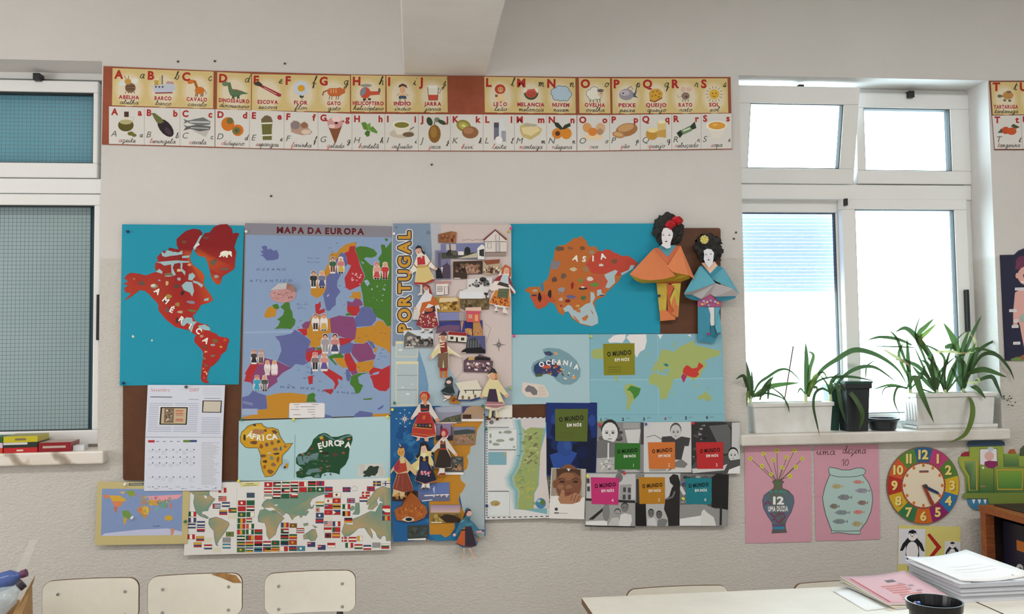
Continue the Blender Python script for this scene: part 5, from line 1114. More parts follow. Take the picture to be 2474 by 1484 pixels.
photo('white paper house with long red roof in the middle of PORTUGAL poster',[(1140,b0+800),(1500,b0+830),(1490,b0+1030),(1120,b0+1000)],D3,(200,194,182),
      lambda a: (a.poly([(1145,b0+805),(1498,b0+832),(1492,b0+895),(1138,b0+870)],(152,44,42),z=1),a.poly([(1122,b0+985),(1490,b0+1015),(1488,b0+1032),(1120,b0+1003)],(34,32,34),z=1),a.rect(1180,b0+905,1240,b0+960,(60,58,54),z=2),a.rect(1290,b0+920,1325,b0+1010,(40,36,36),z=2),a.rect(1385,b0+925,1450,b0+980,(60,58,54),z=2)),cat='cutout',name='paper_house')
photo('photo of a dark ruined temple with columns on PORTUGAL poster',[(1520,b0+920),(1560,b0+890),(1850,b0+893),(1860,b0+1230),(1400,b0+1225),(1400,b0+1180),(1480,b0+1130)],D2,(84,86,130),
      lambda a: (a.poly([(1480,b0+1130),(1500,b0+980),(1660,b0+915),(1770,b0+1080),(1780,b0+1140)],(66,68,74),z=1),[a.line([(x,b0+980),(x-8,b0+1130)],16,(116,118,122),z=2) for x in (1530,1580,1630,1680,1730)],a.poly([(1400,b0+1180),(1480,b0+1130),(1780,b0+1110),(1858,b0+1170),(1858,b0+1228),(1400,b0+1222)],(30,28,32),z=3),a.line([(1405,b0+1215),(1480,b0+1218)],14,(206,196,190),z=4)))
c0=2633
photo('photo of a crowded town of white roofs, right on PORTUGAL poster',[(1440,c0+90),(1520,c0+30),(1660,c0+40),(1740,c0-30),(1950,c0+40),(1955,c0+90),(2005,c0+100),(1990,c0+240),(1900,c0+320),(1435,c0+310)],D2,(96,74,84),
      lambda a: (a.specks(1450,c0+110,1980,c0+300,70,[(206,198,200),(70,52,66),(150,110,110),(110,84,96),(180,160,160)],16,38,z=1),a.poly([(1660,c0+10),(1950,c0+40),(1950,c0+90),(1660,c0+80)],(34,34,34),z=2),a.rect(1530,c0+20,1640,c0+80,(196,160,96),z=2)))
photo('large white paper house with blue base beside the doll in hat',[(1275,c0+520),(1690,c0+460),(1790,c0+650),(1780,c0+700),(1750,c0+820),(1600,c0+870),(1310,c0+860),(1340,c0+680),(1360,c0+660)],D3,(200,194,178),
      lambda a: (a.poly([(1340,c0+665),(1370,c0+675),(1320,c0+865),(1305,c0+855)],(40,50,84),z=1),a.poly([(1310,c0+840),(1560,c0+845),(1750,c0+790),(1750,c0+825),(1600,c0+872),(1310,c0+862)],(44,66,124),z=1),a.line([(1440,c0+665),(1790,c0+660)],16,(56,54,56),z=2),a.line([(1470,c0+665),(1480,c0+720)],18,(50,50,52),z=2),a.line([(1625,c0+665),(1630,c0+740)],18,(50,50,52),z=2),
                 [a.ell(x,y,26,40,(132,110,84),z=3) for x,y in ((1420,c0+800),(1540,c0+820),(1660,c0+780))]),cat='cutout',name='paper_house')
photo('small photo of an orange field under the white paper house',[(1160,c0+800),(1300,c0+760),(1320,c0+860),(1380,c0+900),(1370,c0+920),(1170,c0+925)],D2,(176,120,52),lambda a: a.specks(1180,c0+800,1350,c0+910,14,[(150,90,40),(196,146,70),(120,60,36)],16,34,z=1))
photo('blank white card behind the legs of the doll in hat',[(2060,c0+1020),(2200,c0+960),(2375,c0+950),(2375,c0+1190),(2060,c0+1195)],D1,(200,196,188),lambda a: a.rect(2090,c0+1030,2360,c0+1170,(204,200,190),z=1))
photo('photo of a hazy green valley on the lower blue poster',[(880,c0+990),(1400,c0+950),(1400,c0+1290),(890,c0+1300)],D2,(136,138,156),
      lambda a: (a.poly([(1100,c0+1190),(1390,c0+1120),(1390,c0+1280),(960,c0+1280)],(86,88,72),z=1),a.specks(1120,c0+1170,1380,c0+1280,20,[(66,70,54),(104,106,84)],16,36,z=2),a.line([(900,c0+1295),(1300,c0+1290)],22,(206,186,176),z=3),a.poly([(900,c0+1000),(1390,c0+960),(1390,c0+1080),(940,c0+1090)],(152,156,172),z=1)))
photo('photo of a pale stone arch at right of lower blue poster',[(1410,c0+970),(1825,c0+960),(1825,c0+1265),(1400,c0+1265)],D2,(166,138,110),
      lambda a: (a.poly([(1412,c0+975),(1600,c0+970),(1500,c0+1000),(1440,c0+1100),(1412,c0+1110)],(60,70,120),z=1),a.rect(1420,c0+1130,1585,c0+1215,(70,46,42),z=2),a.rect(1400,c0+1218,1825,c0+1265,(204,200,196),z=2),a.rect(1670,c0+1140,1720,c0+1215,(150,140,140),z=2)))
photo('photo of a purple church facade behind doll with red headscarf',[(890,o0+40),(1230,o0+25),(1235,o0+355),(900,o0+360)],D1,(140,124,152),
      lambda a: (a.poly([(980,o0+300),(990,o0+80),(1010,o0+40),(1030,o0+100),(1040,o0+300)],(70,58,76),z=1),a.poly([(1190,o0+60),(1220,o0+100),(1230,o0+300),(1190,o0+300)],(84,72,90),z=1),a.rect(905,o0+260,1232,o0+355,(60,50,58),z=2)))
photo('photo of a reddish field with hill line on orange Portugal',[(1240,o0+95),(1660,o0+90),(1665,o0+430),(1560,o0+440),(1240,o0+440)],D1,(140,116,96),
      lambda a: (a.rect(1245,o0+100,1655,o0+160,(120,126,156),z=1),a.poly([(1245,o0+170),(1500,o0+140),(1655,o0+160),(1655,o0+220),(1245,o0+250)],(66,74,76),z=2),a.specks(1250,o0+230,1650,o0+430,36,[(150,110,88),(110,104,74),(166,126,104)],20,44,z=2)))
photo('photo of brown and grey pebbles beside black-skirt doll',[(1080,o0+900),(1200,o0+890),(1200,o0+670),(1430,o0+670),(1435,o0+1015),(1075,o0+1020)],D1,(84,86,82),
      lambda a: (a.specks(1215,o0+800,1425,o0+950,30,[(176,134,100),(150,108,78),(60,54,50)],16,36,z=1),a.specks(1210,o0+680,1425,o0+800,16,[(66,70,68),(120,122,118)],20,40,z=1),a.rect(1080,o0+970,1435,o0+1018,(206,204,200),z=2)))
photo('photo of a sea bridge under blue sky on lower blue poster',[(560,o0+1200),(1160,o0+1160),(1168,o0+1520),(560,o0+1530)],D1,(96,116,172),
      lambda a: (a.rect(565,o0+1380,1160,o0+1520,(96,104,136),z=1),a.line([(680,o0+1420),(1155,o0+1400)],22,(206,206,208),z=2),a.poly([(840,o0+1290),(880,o0+1230),(875,o0+1390)],(170,180,200),z=2),a.specks(800,o0+1400,1150,o0+1460,12,[(180,178,184),(110,96,110)],12,30,z=3),a.line([(630,o0+1525),(830,o0+1500)],16,(206,204,204),z=3)))
TR=(930,1180,.12535)
photo('photo of a yellow hillside under pink sky on orange southern Portugal',[(875,320),(1450,310),(1460,670),(880,680)],D1,(140,116,60),
      lambda a: (a.rect(880,325,1448,470,[(150,130,160),(190,160,150)],z=1),a.specks(890,480,1450,660,50,[(150,122,56),(110,88,44),(176,150,80),(70,54,32)],22,54,z=2),a.poly([(1050,560),(1200,500),(1320,520),(1450,580),(1455,665),(1180,665)],(54,40,30),z=3),a.line([(890,660),(1100,658)],20,(206,200,180),z=4)),T=TR)
photo('dark green photo of the sea bed at bottom of lower blue poster',[(440,720),(830,710),(835,930),(780,1000),(440,1000)],D1,(60,68,62),
      lambda a: (a.specks(450,730,820,940,40,[(50,56,52),(74,84,80),(62,66,54),(56,74,84)],22,50,z=1),a.poly([(440,980),(790,960),(785,1000),(440,1002)],(206,206,204),z=2)),T=TR)
photo('round orange wicker fish cut-out on lower blue poster',[(180,430),(350,320),(420,180),(500,60),(620,170),(700,290),(790,350),(820,470),(760,570),(600,640),(450,655),(230,615),(200,520)],D2+.003,(166,92,40),
      lambda a: ([a.line([(200+i*70,460-abs(i-4)*14),(420+i*28,130+abs(i-3)*20)],10,(140,74,34),z=1) for i in range(8)],a.specks(240,300,760,580,40,[(180,104,48),(146,80,36),(190,116,56)],16,40,z=2),a.poly([(320,610),(380,570),(450,545),(540,575),(570,620),(450,650)],(190,186,176),z=3),a.ell(460,600,66,34,(26,24,26),z=4)),T=TR,cat='cutout',name='paper_fish')
photo('photo of brown clay jugs at left of lower blue poster',[(135,70),(200,60),(560,40),(640,60),(640,160),(560,180),(340,250),(140,245)],D1,(70,48,36),
      lambda a: a.specks(150,70,620,230,30,[(176,120,60),(50,36,30),(200,160,120),(140,90,50)],22,50,z=1),T=TR)

# ---- costumed paper dolls
def doll(label,outline,parts,d=.0275,T=TP):
    """outline: paper silhouette; parts: (kind, args..., colour) printed on it"""
    NPH[1] += 1; d += NPH[1]*.0013
    r=thing('paper_doll',label,'paper doll',centre(outline,d,T),'costumed paper dolls on the Portugal posters')
    cutout('figure',outline,d,parts[0],.0007,r,T=T)
    a=Art(*T); z=1
    for p in parts[1:]:
        if p[0]=='p': a.poly(p[1],p[2],z)
        elif p[0]=='e':
            a.ell(*p[1],p[2],z=z); x,y,rx,ry=p[1]
            if 38 <= rx <= 80 and ry >= 50 and p[2][0] > 180:
                for k in (-.36,.36): a.ell(x+k*rx,y-.02*ry,rx*.11,ry*.07,(74,56,56),z=z+.3,n=7)
                a.ell(x,y+.5*ry,rx*.2,ry*.08,(168,70,70),z=z+.3,n=8)
        elif p[0]=='l': a.line(p[1],p[2],p[3],z)
        elif p[0]=='s': a.specks(*p[1],z=z)
        z += .4
    a.build('print',d+.0007,r); return r
SK=(206,160,138); SKD=(190,136,112)
doll('doll with black hair, red bodice and cream apron',[(500,560),(560,500),(620,520),(690,660),(740,720),(800,820),(930,960),(900,985),(770,920),(800,1000),(880,1160),(640,1260),(640,1450),(545,1470),(600,1400),(600,1270),(490,1250),(520,1000),(430,1050),(390,1010),(480,860),(530,720),(545,700),(510,620)],[(206,200,186),
     ('p',[(490,1210),(880,1150),(870,1190),(640,1262),(490,1255)],(170,52,48)),('p',[(540,940),(760,910),(860,1140),(700,1220),(500,1215)],(206,184,124)),('p',[(540,740),(680,700),(700,870),(550,880)],(186,52,58)),('p',[(535,885),(760,880),(770,920),(545,940)],(190,160,90)),('p',[(585,700),(640,690),(635,770)],(196,180,176)),
     ('e',(572,600,56,66),SK),('p',[(500,600),(510,540),(560,500),(620,520),(650,600),(695,650),(680,690),(630,640),(610,560),(540,560)],(42,46,58)),('l',[(480,870),(540,940)],16,(130,60,44)),('l',[(795,815),(735,895)],14,(150,66,52)),('p',[(600,1270),(640,1270),(635,1420),(545,1465),(600,1400)],(206,176,164)),('e',(410,1025,30,30),SK),('e',(900,955,34,26),SK),('e',(560,640,10,6),(150,60,60))])
doll('doll in orange shawl and dotted red skirt',[(650,1300),(710,1250),(780,1280),(830,b0+100),(900,b0+200),(960,b0+300),(990,b0+390),(920,b0+360),(940,b0+560),(965,b0+690),(840,b0+760),(840,b0+840),(760,b0+830),(780,b0+770),(680,b0+760),(680,b0+820),(600,b0+830),(640,b0+750),(520,b0+680),(590,b0+500),(590,b0+440),(580,b0+580),(450,b0+580),(480,b0+380),(540,b0+280),(640,b0+120),(690,b0+40)],[(196,192,190),
     ('p',[(600,b0+470),(880,b0+420),(960,b0+690),(840,b0+750),(660,b0+745),(520,b0+680)],(140,54,60)),('s',(560,b0+480,930,b0+730,34,[(206,170,150)],10,18)),('p',[(680,b0+400),(880,b0+300),(900,b0+420),(680,b0+480)],(66,40,48)),('p',[(690,b0+360),(850,b0+350),(830,b0+420),(700,b0+430)],(190,96,60)),('p',[(590,b0+420),(640,b0+250),(800,b0+220),(840,b0+100),(960,b0+290),(880,b0+310),(760,b0+270),(660,b0+420),(600,b0+500)],(194,100,46)),('p',[(540,b0+290),(640,b0+110),(800,b0+110),(780,b0+220),(650,b0+240)],(196,196,198)),
     ('e',(720,1310,50,62),SKD),('p',[(650,1300),(710,1250),(780,1280),(840,b0+110),(770,b0+60),(770,1330),(700,1280),(660,1320)],(140,46,46)),('p',[(470,b0+400),(560,b0+400),(575,b0+575),(450,b0+575)],(188,184,178)),('e',(505,b0+360,30,30),SK),('p',[(600,b0+830),(680,b0+800),(675,b0+825)],(40,38,40)),('p',[(760,b0+830),(840,b0+790),(840,b0+838)],(40,38,40))])
doll('red-haired doll with checked orange skirt and green apron',[(2170,960),(2240,870),(2350,930),(2360,1100),(2320,1200),(2440,1400),(2420,1440),(2330,1350),(2350,1450),(2330,b0+180),(2330,b0+345),(2240,b0+345),(2300,b0+480),(2180,b0+450),(2200,b0+350),(2080,b0+330),(2095,b0+440),(2020,b0+420),(2060,b0+330),(1920,b0+260),(1970,b0+120),(2030,b0+20),(1980,1380),(1915,1330),(2030,1200),(2100,1090)],[(206,196,190),
     ('p',[(2050,b0+10),(2320,b0-10),(2330,b0+340),(1920,b0+260)],(206,130,54)),('s',(1960,b0+120,2310,b0+330,40,[(140,50,40)],12,20)),('p',[(2110,b0-20),(2310,b0-20),(2290,b0+165),(2080,b0+150)],(96,104,78)),('l',[(2100,b0+60),(2300,b0+70)],8,(70,80,60)),('l',[(2100,b0+110),(2290,b0+120)],8,(70,80,60)),('p',[(2130,1200),(2330,1260),(2310,1320),(2080,1260)],(70,62,52)),('p',[(2190,1070),(2290,1080),(2310,1250),(2150,1200)],(170,190,196)),('p',[(2100,1100),(2190,1060),(2140,1190),(2010,1190)],(150,52,60)),('p',[(2300,1090),(2340,1150),(2400,1330),(2430,1400),(2360,1440),(2330,1330),(2300,1190)],(140,56,62)),
     ('p',[(2170,960),(2240,870),(2350,930),(2350,1100),(2310,1120),(2310,950),(2230,960),(2200,1060),(2160,1050)],(196,92,48)),('e',(2265,990,56,64),SK),('l',[(2310,1260),(2420,1400)],40,(206,200,198)),('p',[(2020,b0+420),(2095,b0+415),(2090,b0+442)],(90,56,56)),('p',[(2180,b0+440),(2300,b0+475),(2240,b0+470)],(90,56,56))])
doll('man doll with dark hat, red waistcoat and brown trousers',[(945,b0+890),(1060,b0+800),(1120,b0+850),(1110,b0+930),(1060,b0+1010),(1130,b0+1080),(1200,b0+1150),(1400,b0+1290),(1390,b0+1310),(1150,b0+1210),(1140,b0+1480),(1130,c0+240),(1120,c0+420),(1060,c0+420),(1060,c0+250),(1030,c0+250),(1030,c0+425),(980,c0+425),(980,c0+230),(940,b0+1480),(950,b0+1230),(830,b0+1340),(785,b0+1330),(820,b0+1230),(900,b0+1100),(970,b0+1020),(990,b0+930)],[(206,196,176),
     ('p',[(950,b0+1230),(1140,b0+1210),(1135,c0+240),(1060,c0+250),(1045,c0+60),(1030,c0+250),(975,c0+240),(940,b0+1480)],(118,94,74)),('p',[(970,b0+1020),(1110,b0+1010),(1130,b0+1200),(1000,b0+1230)],(132,54,44)),('l',[(980,b0+1060),(1070,b0+1040)],30,(206,180,160)),('l',[(960,b0+1100),(1070,b0+1100)],22,(206,190,170)),('p',[(960,b0+1120),(830,b0+1220),(810,b0+1300),(900,b0+1260),(970,b0+1190)],(206,196,140)),('p',[(1130,b0+1150),(1250,b0+1240),(1160,b0+1240)],(206,196,140)),('e',(1040,b0+930,48,66),SKD),('p',[(945,b0+890),(1060,b0+800),(1120,b0+850),(1110,b0+890),(1020,b0+880)],(76,46,66)),('e',(805,b0+1310,26,30),SK),
     ('p',[(975,c0+240),(1030,c0+240),(1030,c0+425),(980,c0+425)],(196,110,48)),('p',[(1060,c0+240),(1125,c0+240),(1125,c0+420),(1065,c0+420)],(196,110,48)),('p',[(975,c0+230),(1125,c0+230),(1125,c0+290),(975,c0+290)],(150,50,42))])
doll('small doll in black hat and wide black skirt',[(1150,c0+410),(1200,c0+395),(1235,c0+440),(1225,c0+560),(1240,c0+620),(1275,c0+720),(1230,c0+760),(1150,c0+800),(1150,c0+840),(1040,c0+890),(1090,c0+790),(990,c0+680),(1090,c0+600),(1065,c0+550),(1100,c0+440)],[(60,62,62),
     ('e',(1150,c0+505,48,34),(204,176,172)),('p',[(1090,c0+600),(1200,c0+590),(1270,c0+710),(1180,c0+750),(1000,c0+690)],(40,50,52)),('l',[(1000,c0+690),(1180,c0+745),(1265,c0+720)],12,(104,120,124)),('p',[(1050,c0+760),(1200,c0+770),(1150,c0+830),(1060,c0+800)],(206,180,176)),('p',[(1060,c0+830),(1150,c0+820),(1100,c0+850),(1045,c0+885)],(206,198,192))])
doll('blond doll with black hat, yellow blouse and purple apron',[(1885,c0+360),(1960,c0+270),(1980,c0+220),(2045,c0+260),(2080,c0+340),(2090,c0+450),(2120,c0+490),(2250,c0+680),(2310,c0+760),(2260,c0+800),(2130,c0+690),(2240,c0+960),(2120,c0+1040),(2070,c0+1050),(2120,c0+1240),(2055,c0+1250),(2050,c0+1050),(1990,c0+1060),(1960,c0+1230),(1845,c0+1240),(1920,c0+1180),(1940,c0+1040),(1845,c0+1010),(1900,c0+790),(1800,c0+790),(1770,c0+800),(1800,c0+680),(1900,c0+490),(1930,c0+440)],[(206,194,150),
     ('p',[(1850,c0+970),(1880,c0+870),(2190,c0+890),(2240,c0+960),(2080,c0+1020)],(160,110,116)),('l',[(1860,c0+940),(2220,c0+940)],12,(206,180,180)),('p',[(1845,c0+990),(2080,c0+1005),(2200,c0+970),(2120,c0+1040),(1980,c0+1060)],(190,180,164)),('p',[(1930,c0+640),(2060,c0+640),(2110,c0+890),(1880,c0+880)],(64,50,70)),('l',[(2085,c0+640),(2150,c0+880)],30,(214,204,160)),('e',(1990,c0+395,66,66),SK),('p',[(1990,c0+320),(2080,c0+340),(2085,c0+440),(2040,c0+450),(2040,c0+360)],(206,140,56)),('p',[(1885,c0+360),(1960,c0+270),(1980,c0+220),(2045,c0+260),(2085,c0+345),(1990,c0+320)],(52,54,62)),('p',[(2060,c0+440),(2090,c0+440),(2080,c0+460),(1990,c0+455)],(150,60,50)),
     ('e',(1785,c0+780,24,36),SK),('e',(2265,c0+775,40,30),SK),('p',[(1845,c0+1240),(1890,c0+1190),(1965,c0+1200),(1955,c0+1235)],(84,50,44)),('p',[(2055,c0+1250),(2060,c0+1190),(2115,c0+1190),(2120,c0+1240)],(84,50,44)),('l',[(2000,c0+1060),(2000,c0+1190)],40,(70,54,50))])
doll('red-haired doll with embroidered red apron and white sleeves',[(590,c0+760),(620,c0+690),(700,c0+675),(770,c0+710),(790,c0+800),(740,c0+870),(800,c0+920),(840,c0+1010),(970,c0+1230),(910,c0+1270),(800,c0+1120),(850,c0+1240),(900,o0+100),(905,o0+270),(760,o0+310),(760,o0+375),(690,o0+370),(680,o0+310),(590,o0+300),(590,o0+350),(520,o0+370),(550,o0+300),(425,o0+260),(460,o0+80),(560,c0+1120),(450,c0+1225),(415,c0+1200),(480,c0+1090),(570,c0+940),(640,c0+890)],[(196,186,180),
     ('p',[(570,c0+1090),(770,c0+1080),(860,c0+1260),(905,o0+260),(700,o0+300),(425,o0+255),(465,o0+80)],(176,58,48)),('p',[(570,c0+1110),(780,c0+1130),(800,c0+1290),(520,c0+1290)],(166,46,50)),('p',[(490,o0+30),(830,o0+30),(825,o0+120),(480,o0+90)],(42,36,40)),('e',(515,o0+60,28,28),(196,120,60)),('e',(790,o0+70,28,28),(196,120,60)),('e',(590,o0+65,24,22),(76,92,100)),('e',(720,o0+70,24,22),(76,92,100)),('e',(655,o0+66,24,22),(110,56,76)),('l',[(475,o0+105),(825,o0+135)],12,(196,160,76)),('l',[(440,o0+220),(600,o0+235),(760,o0+260),(890,o0+240)],10,(196,140,60)),('p',[(600,c0+930),(780,c0+940),(770,c0+1070),(610,c0+1080)],(46,46,56)),('p',[(650,c0+890),(740,c0+890),(700,c0+980)],SKD),
     ('p',[(610,c0+1010),(750,c0+1010),(740,c0+1050),(620,c0+1050)],(150,50,48)),('e',(690,c0+780,100,96),(176,52,46)),('e',(675,c0+800,64,80),(206,132,84)),('p',[(660,c0+870),(735,c0+870),(720,c0+940),(670,c0+940)],(206,140,104)),('e',(650,c0+820,8,10),(60,40,40)),('e',(700,c0+810,8,10),(60,40,40)),('e',(445,c0+1205,30,26),SK),('e',(930,c0+1235,40,36),(206,140,100)),('p',[(650,c0+1150),(710,c0+1150),(690,c0+1230),(640,c0+1220)],(196,104,50)),('p',[(520,o0+370),(560,o0+300),(600,o0+300),(585,o0+350)],SK),('p',[(690,o0+370),(690,o0+305),(760,o0+305),(760,o0+375)],SK)])
doll('doll with red headscarf, white sleeves and long black skirt',[(1000,o0+190),(1060,o0+120),(1140,o0+180),(1140,o0+280),(1110,o0+320),(1200,o0+450),(1310,o0+620),(1300,o0+660),(1260,o0+640),(1120,o0+500),(1200,o0+690),(1200,o0+880),(1070,o0+890),(1085,o0+1020),(930,o0+1030),(980,o0+890),(860,o0+880),(980,o0+530),(960,o0+500),(810,o0+620),(770,o0+600),(880,o0+460),(990,o0+330),(1030,o0+290)],[(190,184,176),
     ('p',[(980,o0+520),(1100,o0+520),(1200,o0+700),(1195,o0+870),(1060,o0+890),(865,o0+878)],(52,42,38)),('p',[(990,o0+360),(1080,o0+360),(1100,o0+510),(980,o0+520)],(70,50,44)),('p',[(990,o0+380),(1070,o0+370),(1070,o0+430),(990,o0+430)],(170,84,54)),('l',[(975,o0+520),(1105,o0+520)],26,(176,60,50)),('p',[(1020,o0+330),(1090,o0+340),(1040,o0+390)],(200,196,188)),('e',(1065,o0+210,76,90),(160,46,60)),('e',(1050,o0+225,40,54),(206,150,128)),('l',[(1060,o0+290),(1040,o0+340)],30,(206,160,140)),('e',(790,o0+590,26,30),SK),('e',(1290,o0+630,26,34),SK),('p',[(960,o0+900),(1065,o0+900),(1060,o0+990),(975,o0+990)],(200,192,190)),('p',[(930,o0+1025),(990,o0+985),(1085,o0+985),(1085,o0+1020)],(150,50,42))])
doll('doll with black lace veil and dark blue embroidered dress',[(600,o0+400),(690,o0+370),(760,o0+440),(800,o0+560),(860,o0+590),(850,o0+660),(800,o0+640),(860,o0+780),(850,o0+860),(800,o0+830),(920,o0+1130),(780,o0+1180),(790,o0+1290),(720,o0+1290),(690,o0+1200),(690,o0+1290),(610,o0+1300),(640,o0+1190),(495,o0+1130),(560,o0+900),(520,o0+990),(430,o0+870),(430,o0+820),(570,o0+720),(520,o0+720),(510,o0+660),(580,o0+600),(590,o0+500)],[(206,188,130),
     ('p',[(590,o0+660),(760,o0+660),(760,o0+790),(880,o0+1000),(915,o0+1120),(680,o0+1190),(500,o0+1120),(580,o0+870)],(36,38,60)),('p',[(600,o0+770),(740,o0+770),(780,o0+1000),(700,o0+1050),(600,o0+1000)],(44,54,96)),('s',(570,o0+930,820,o0+1060,16,[(186,56,60),(206,150,160)],16,30)),('l',[(500,o0+1130),(700,o0+1190),(910,o0+1125)],14,(150,70,100)),('p',[(510,o0+660),(580,o0+600),(600,o0+400),(690,o0+370),(760,o0+440),(800,o0+560),(740,o0+560),(700,o0+450),(620,o0+470),(600,o0+640),(540,o0+715)],(36,34,42)),('p',[(830,o0+570),(865,o0+600),(850,o0+660),(810,o0+620)],(36,34,42)),('e',(665,o0+520,50,60),(206,166,156)),('p',[(610,o0+610),(730,o0+600),(690,o0+690),(660,o0+690)],(206,200,170)),('e',(680,o0+725,30,34),(190,140,60)),
     ('p',[(640,o0+1200),(690,o0+1200),(690,o0+1270),(640,o0+1270)],(196,194,198)),('p',[(735,o0+1190),(770,o0+1190),(785,o0+1270),(720,o0+1270)],(196,194,198)),('p',[(605,o0+1300),(660,o0+1260),(690,o0+1270),(690,o0+1298)],(70,64,60)),('p',[(710,o0+1290),(730,o0+1260),(790,o0+1290)],(70,64,60)),('e',(560,o0+890,20,40),(206,200,170))],d=.0285)
doll('bald clay-like doll with topknot, red shawl and rust skirt',[(160,o0+560),(190,o0+500),(210,o0+470),(185,o0+400),(230,o0+460),(290,o0+510),(305,o0+600),(280,o0+670),(330,o0+710),(430,o0+830),(540,o0+1000),(500,o0+1030),(400,o0+930),(360,o0+980),(460,o0+1250),(460,o0+1330),(300,o0+1350),(300,o0+1440),(210,o0+1440),(200,o0+1360),(60,o0+1440),(80,o0+1310),(70,o0+1270),(150,o0+1000),(90,o0+930),(30,o0+1000),(30,o0+940),(100,o0+840),(200,o0+700),(220,o0+660)],[(196,170,130),
     ('p',[(160,o0+1000),(350,o0+980),(460,o0+1260),(455,o0+1330),(270,o0+1350),(70,o0+1290)],(132,62,48)),('l',[(200,o0+1020),(140,o0+1280)],16,(160,96,80)),('l',[(260,o0+1010),(260,o0+1320)],14,(150,80,66)),('l',[(320,o0+1010),(390,o0+1300)],14,(150,66,50)),('p',[(90,o0+860),(200,o0+700),(310,o0+720),(350,o0+940),(180,o0+990),(100,o0+930)],(174,66,50)),('p',[(90,o0+860),(190,o0+720),(200,o0+900),(150,o0+960),(100,o0+930)],(156,52,66)),('p',[(200,o0+710),(300,o0+690),(310,o0+790),(220,o0+800)],(196,180,130)),('e',(232,o0+580,72,80),(206,152,78)),('e',(205,o0+595,9,10),(70,50,40)),('e',(255,o0+580,9,10),(70,50,40)),('e',(235,o0+490,40,20),(90,56,60)),('p',[(70,o0+1440),(160,o0+1380),(200,o0+1400),(180,o0+1440)],(196,140,70))],d=.0290)
doll('doll in blue cardigan and orange black skirt hanging below the poster',[(1540,420),(1580,370),(1640,400),(1670,440),(1650,560),(1640,600),(1740,700),(1810,790),(1910,800),(1910,845),(1780,860),(1700,800),(1740,950),(1810,1020),(1760,1120),(1660,1150),(1700,1280),(1780,1330),(1650,1330),(1660,1270),(1600,1150),(1540,1150),(1530,1300),(1550,1360),(1480,1350),(1520,1280),(1490,1150),(1370,1060),(1450,880),(1470,790),(1360,930),(1310,920),(1360,840),(1450,640),(1530,560),(1500,580),(1540,480)],[(60,116,140),
     ('p',[(1475,810),(1545,740),(1540,1110),(1370,1050),(1450,880)],(190,92,46)),('p',[(1545,740),(1670,740),(1700,850),(1760,1090),(1660,1120),(1545,1110)],(56,46,58)),('p',[(1690,830),(1740,950),(1810,1020),(1780,1040)],(196,96,60)),('l',[(1380,1070),(1480,1110),(1640,1130),(1760,1100)],18,(110,44,40)),('l',[(1470,810),(1545,805)],22,(36,32,36)),('e',(1615,475,54,66),(206,166,150)),('p',[(1500,580),(1540,470),(1570,420),(1640,400),(1670,440),(1600,440),(1570,500),(1540,570)],(74,40,42)),('p',[(1540,570),(1640,570),(1620,660)],(50,96,110)),('l',[(1460,650),(1520,620)],12,(130,180,196)),('l',[(1550,700),(1690,690)],14,(96,150,170)),('p',[(1500,1150),(1540,1150),(1530,1300),(1550,1360),(1480,1350),(1520,1280)],(196,164,140)),('p',[(1600,1150),(1655,1150),(1700,1280),(1780,1330),(1650,1330),(1665,1270)],(196,160,140)),('e',(1340,900,32,30),(206,170,156)),('p',[(1750,830),(1860,810),(1910,845),(1780,860)],(206,150,150)),('p',[(1860,800),(1915,800),(1915,840),(1870,835)],(50,84,120))],d=.0285,T=TR)
# ------------------------------------------------------------------ Asia, Oceania and the world
TS=(1260,560,.16173)
AS=poster('continent_poster','turquoise poster with orange cut-out map of Asia','poster',[(1232,541),(1592,540),(1595,806),(1236,808)],.0132,(32,150,178))
ASI=[(885,60),(920,80),(925,110),(970,130),(985,200),(1020,215),(1060,240),(1070,215),(1110,220),(1145,280),(1220,290),(1250,262),(1320,270),(1400,320),(1440,325),(1480,360),(1590,360),(1660,400),(1745,470),(1690,530),(1600,600),(1500,650),(1440,750),(1320,860),(1270,910),(1250,960),(1130,1010),(1090,1060),(1100,1160),(1140,1270),(1145,1370),(1050,1415),(920,1395),(830,1350),(740,1280),(700,1190),(650,1200),(620,1250),(550,1205),(520,1140),(495,1080),(420,1045),(390,1050),(390,1090),(340,1130),(250,1160),(210,1130),(165,1040),(125,960),(140,930),(60,890),(55,860),(120,825),(260,825),(280,780),(340,750),(400,690),(420,600),(440,480),(480,400),(495,280),(530,215),(600,205),(660,190),(720,150),(790,90),(850,95)]
cs=cutout('continent_cutout',ASI,.0140,(188,106,48),.0005,AS,T=TS,label='orange and red cut-out map of Asia')
a=Art(*TS)
SE2=(158,178,184)
a.poly([(1150,285),(1220,290),(1250,262),(1320,270),(1400,320),(1440,325),(1480,360),(1590,360),(1660,400),(1745,470),(1690,530),(1600,600),(1440,660),(1330,600),(1200,640),(1050,620),(960,500),(1040,380)],(190,72,56),z=.5)
a.poly([(125,960),(330,930),(480,980),(520,1060),(420,1045),(390,1090),(340,1130),(250,1160),(210,1130)],(190,86,56),z=.5); a.poly([(1050,640),(1250,660),(1290,740),(1250,830),(1200,870),(1060,880),(900,840),(940,720)],(190,90,62),z=.5)
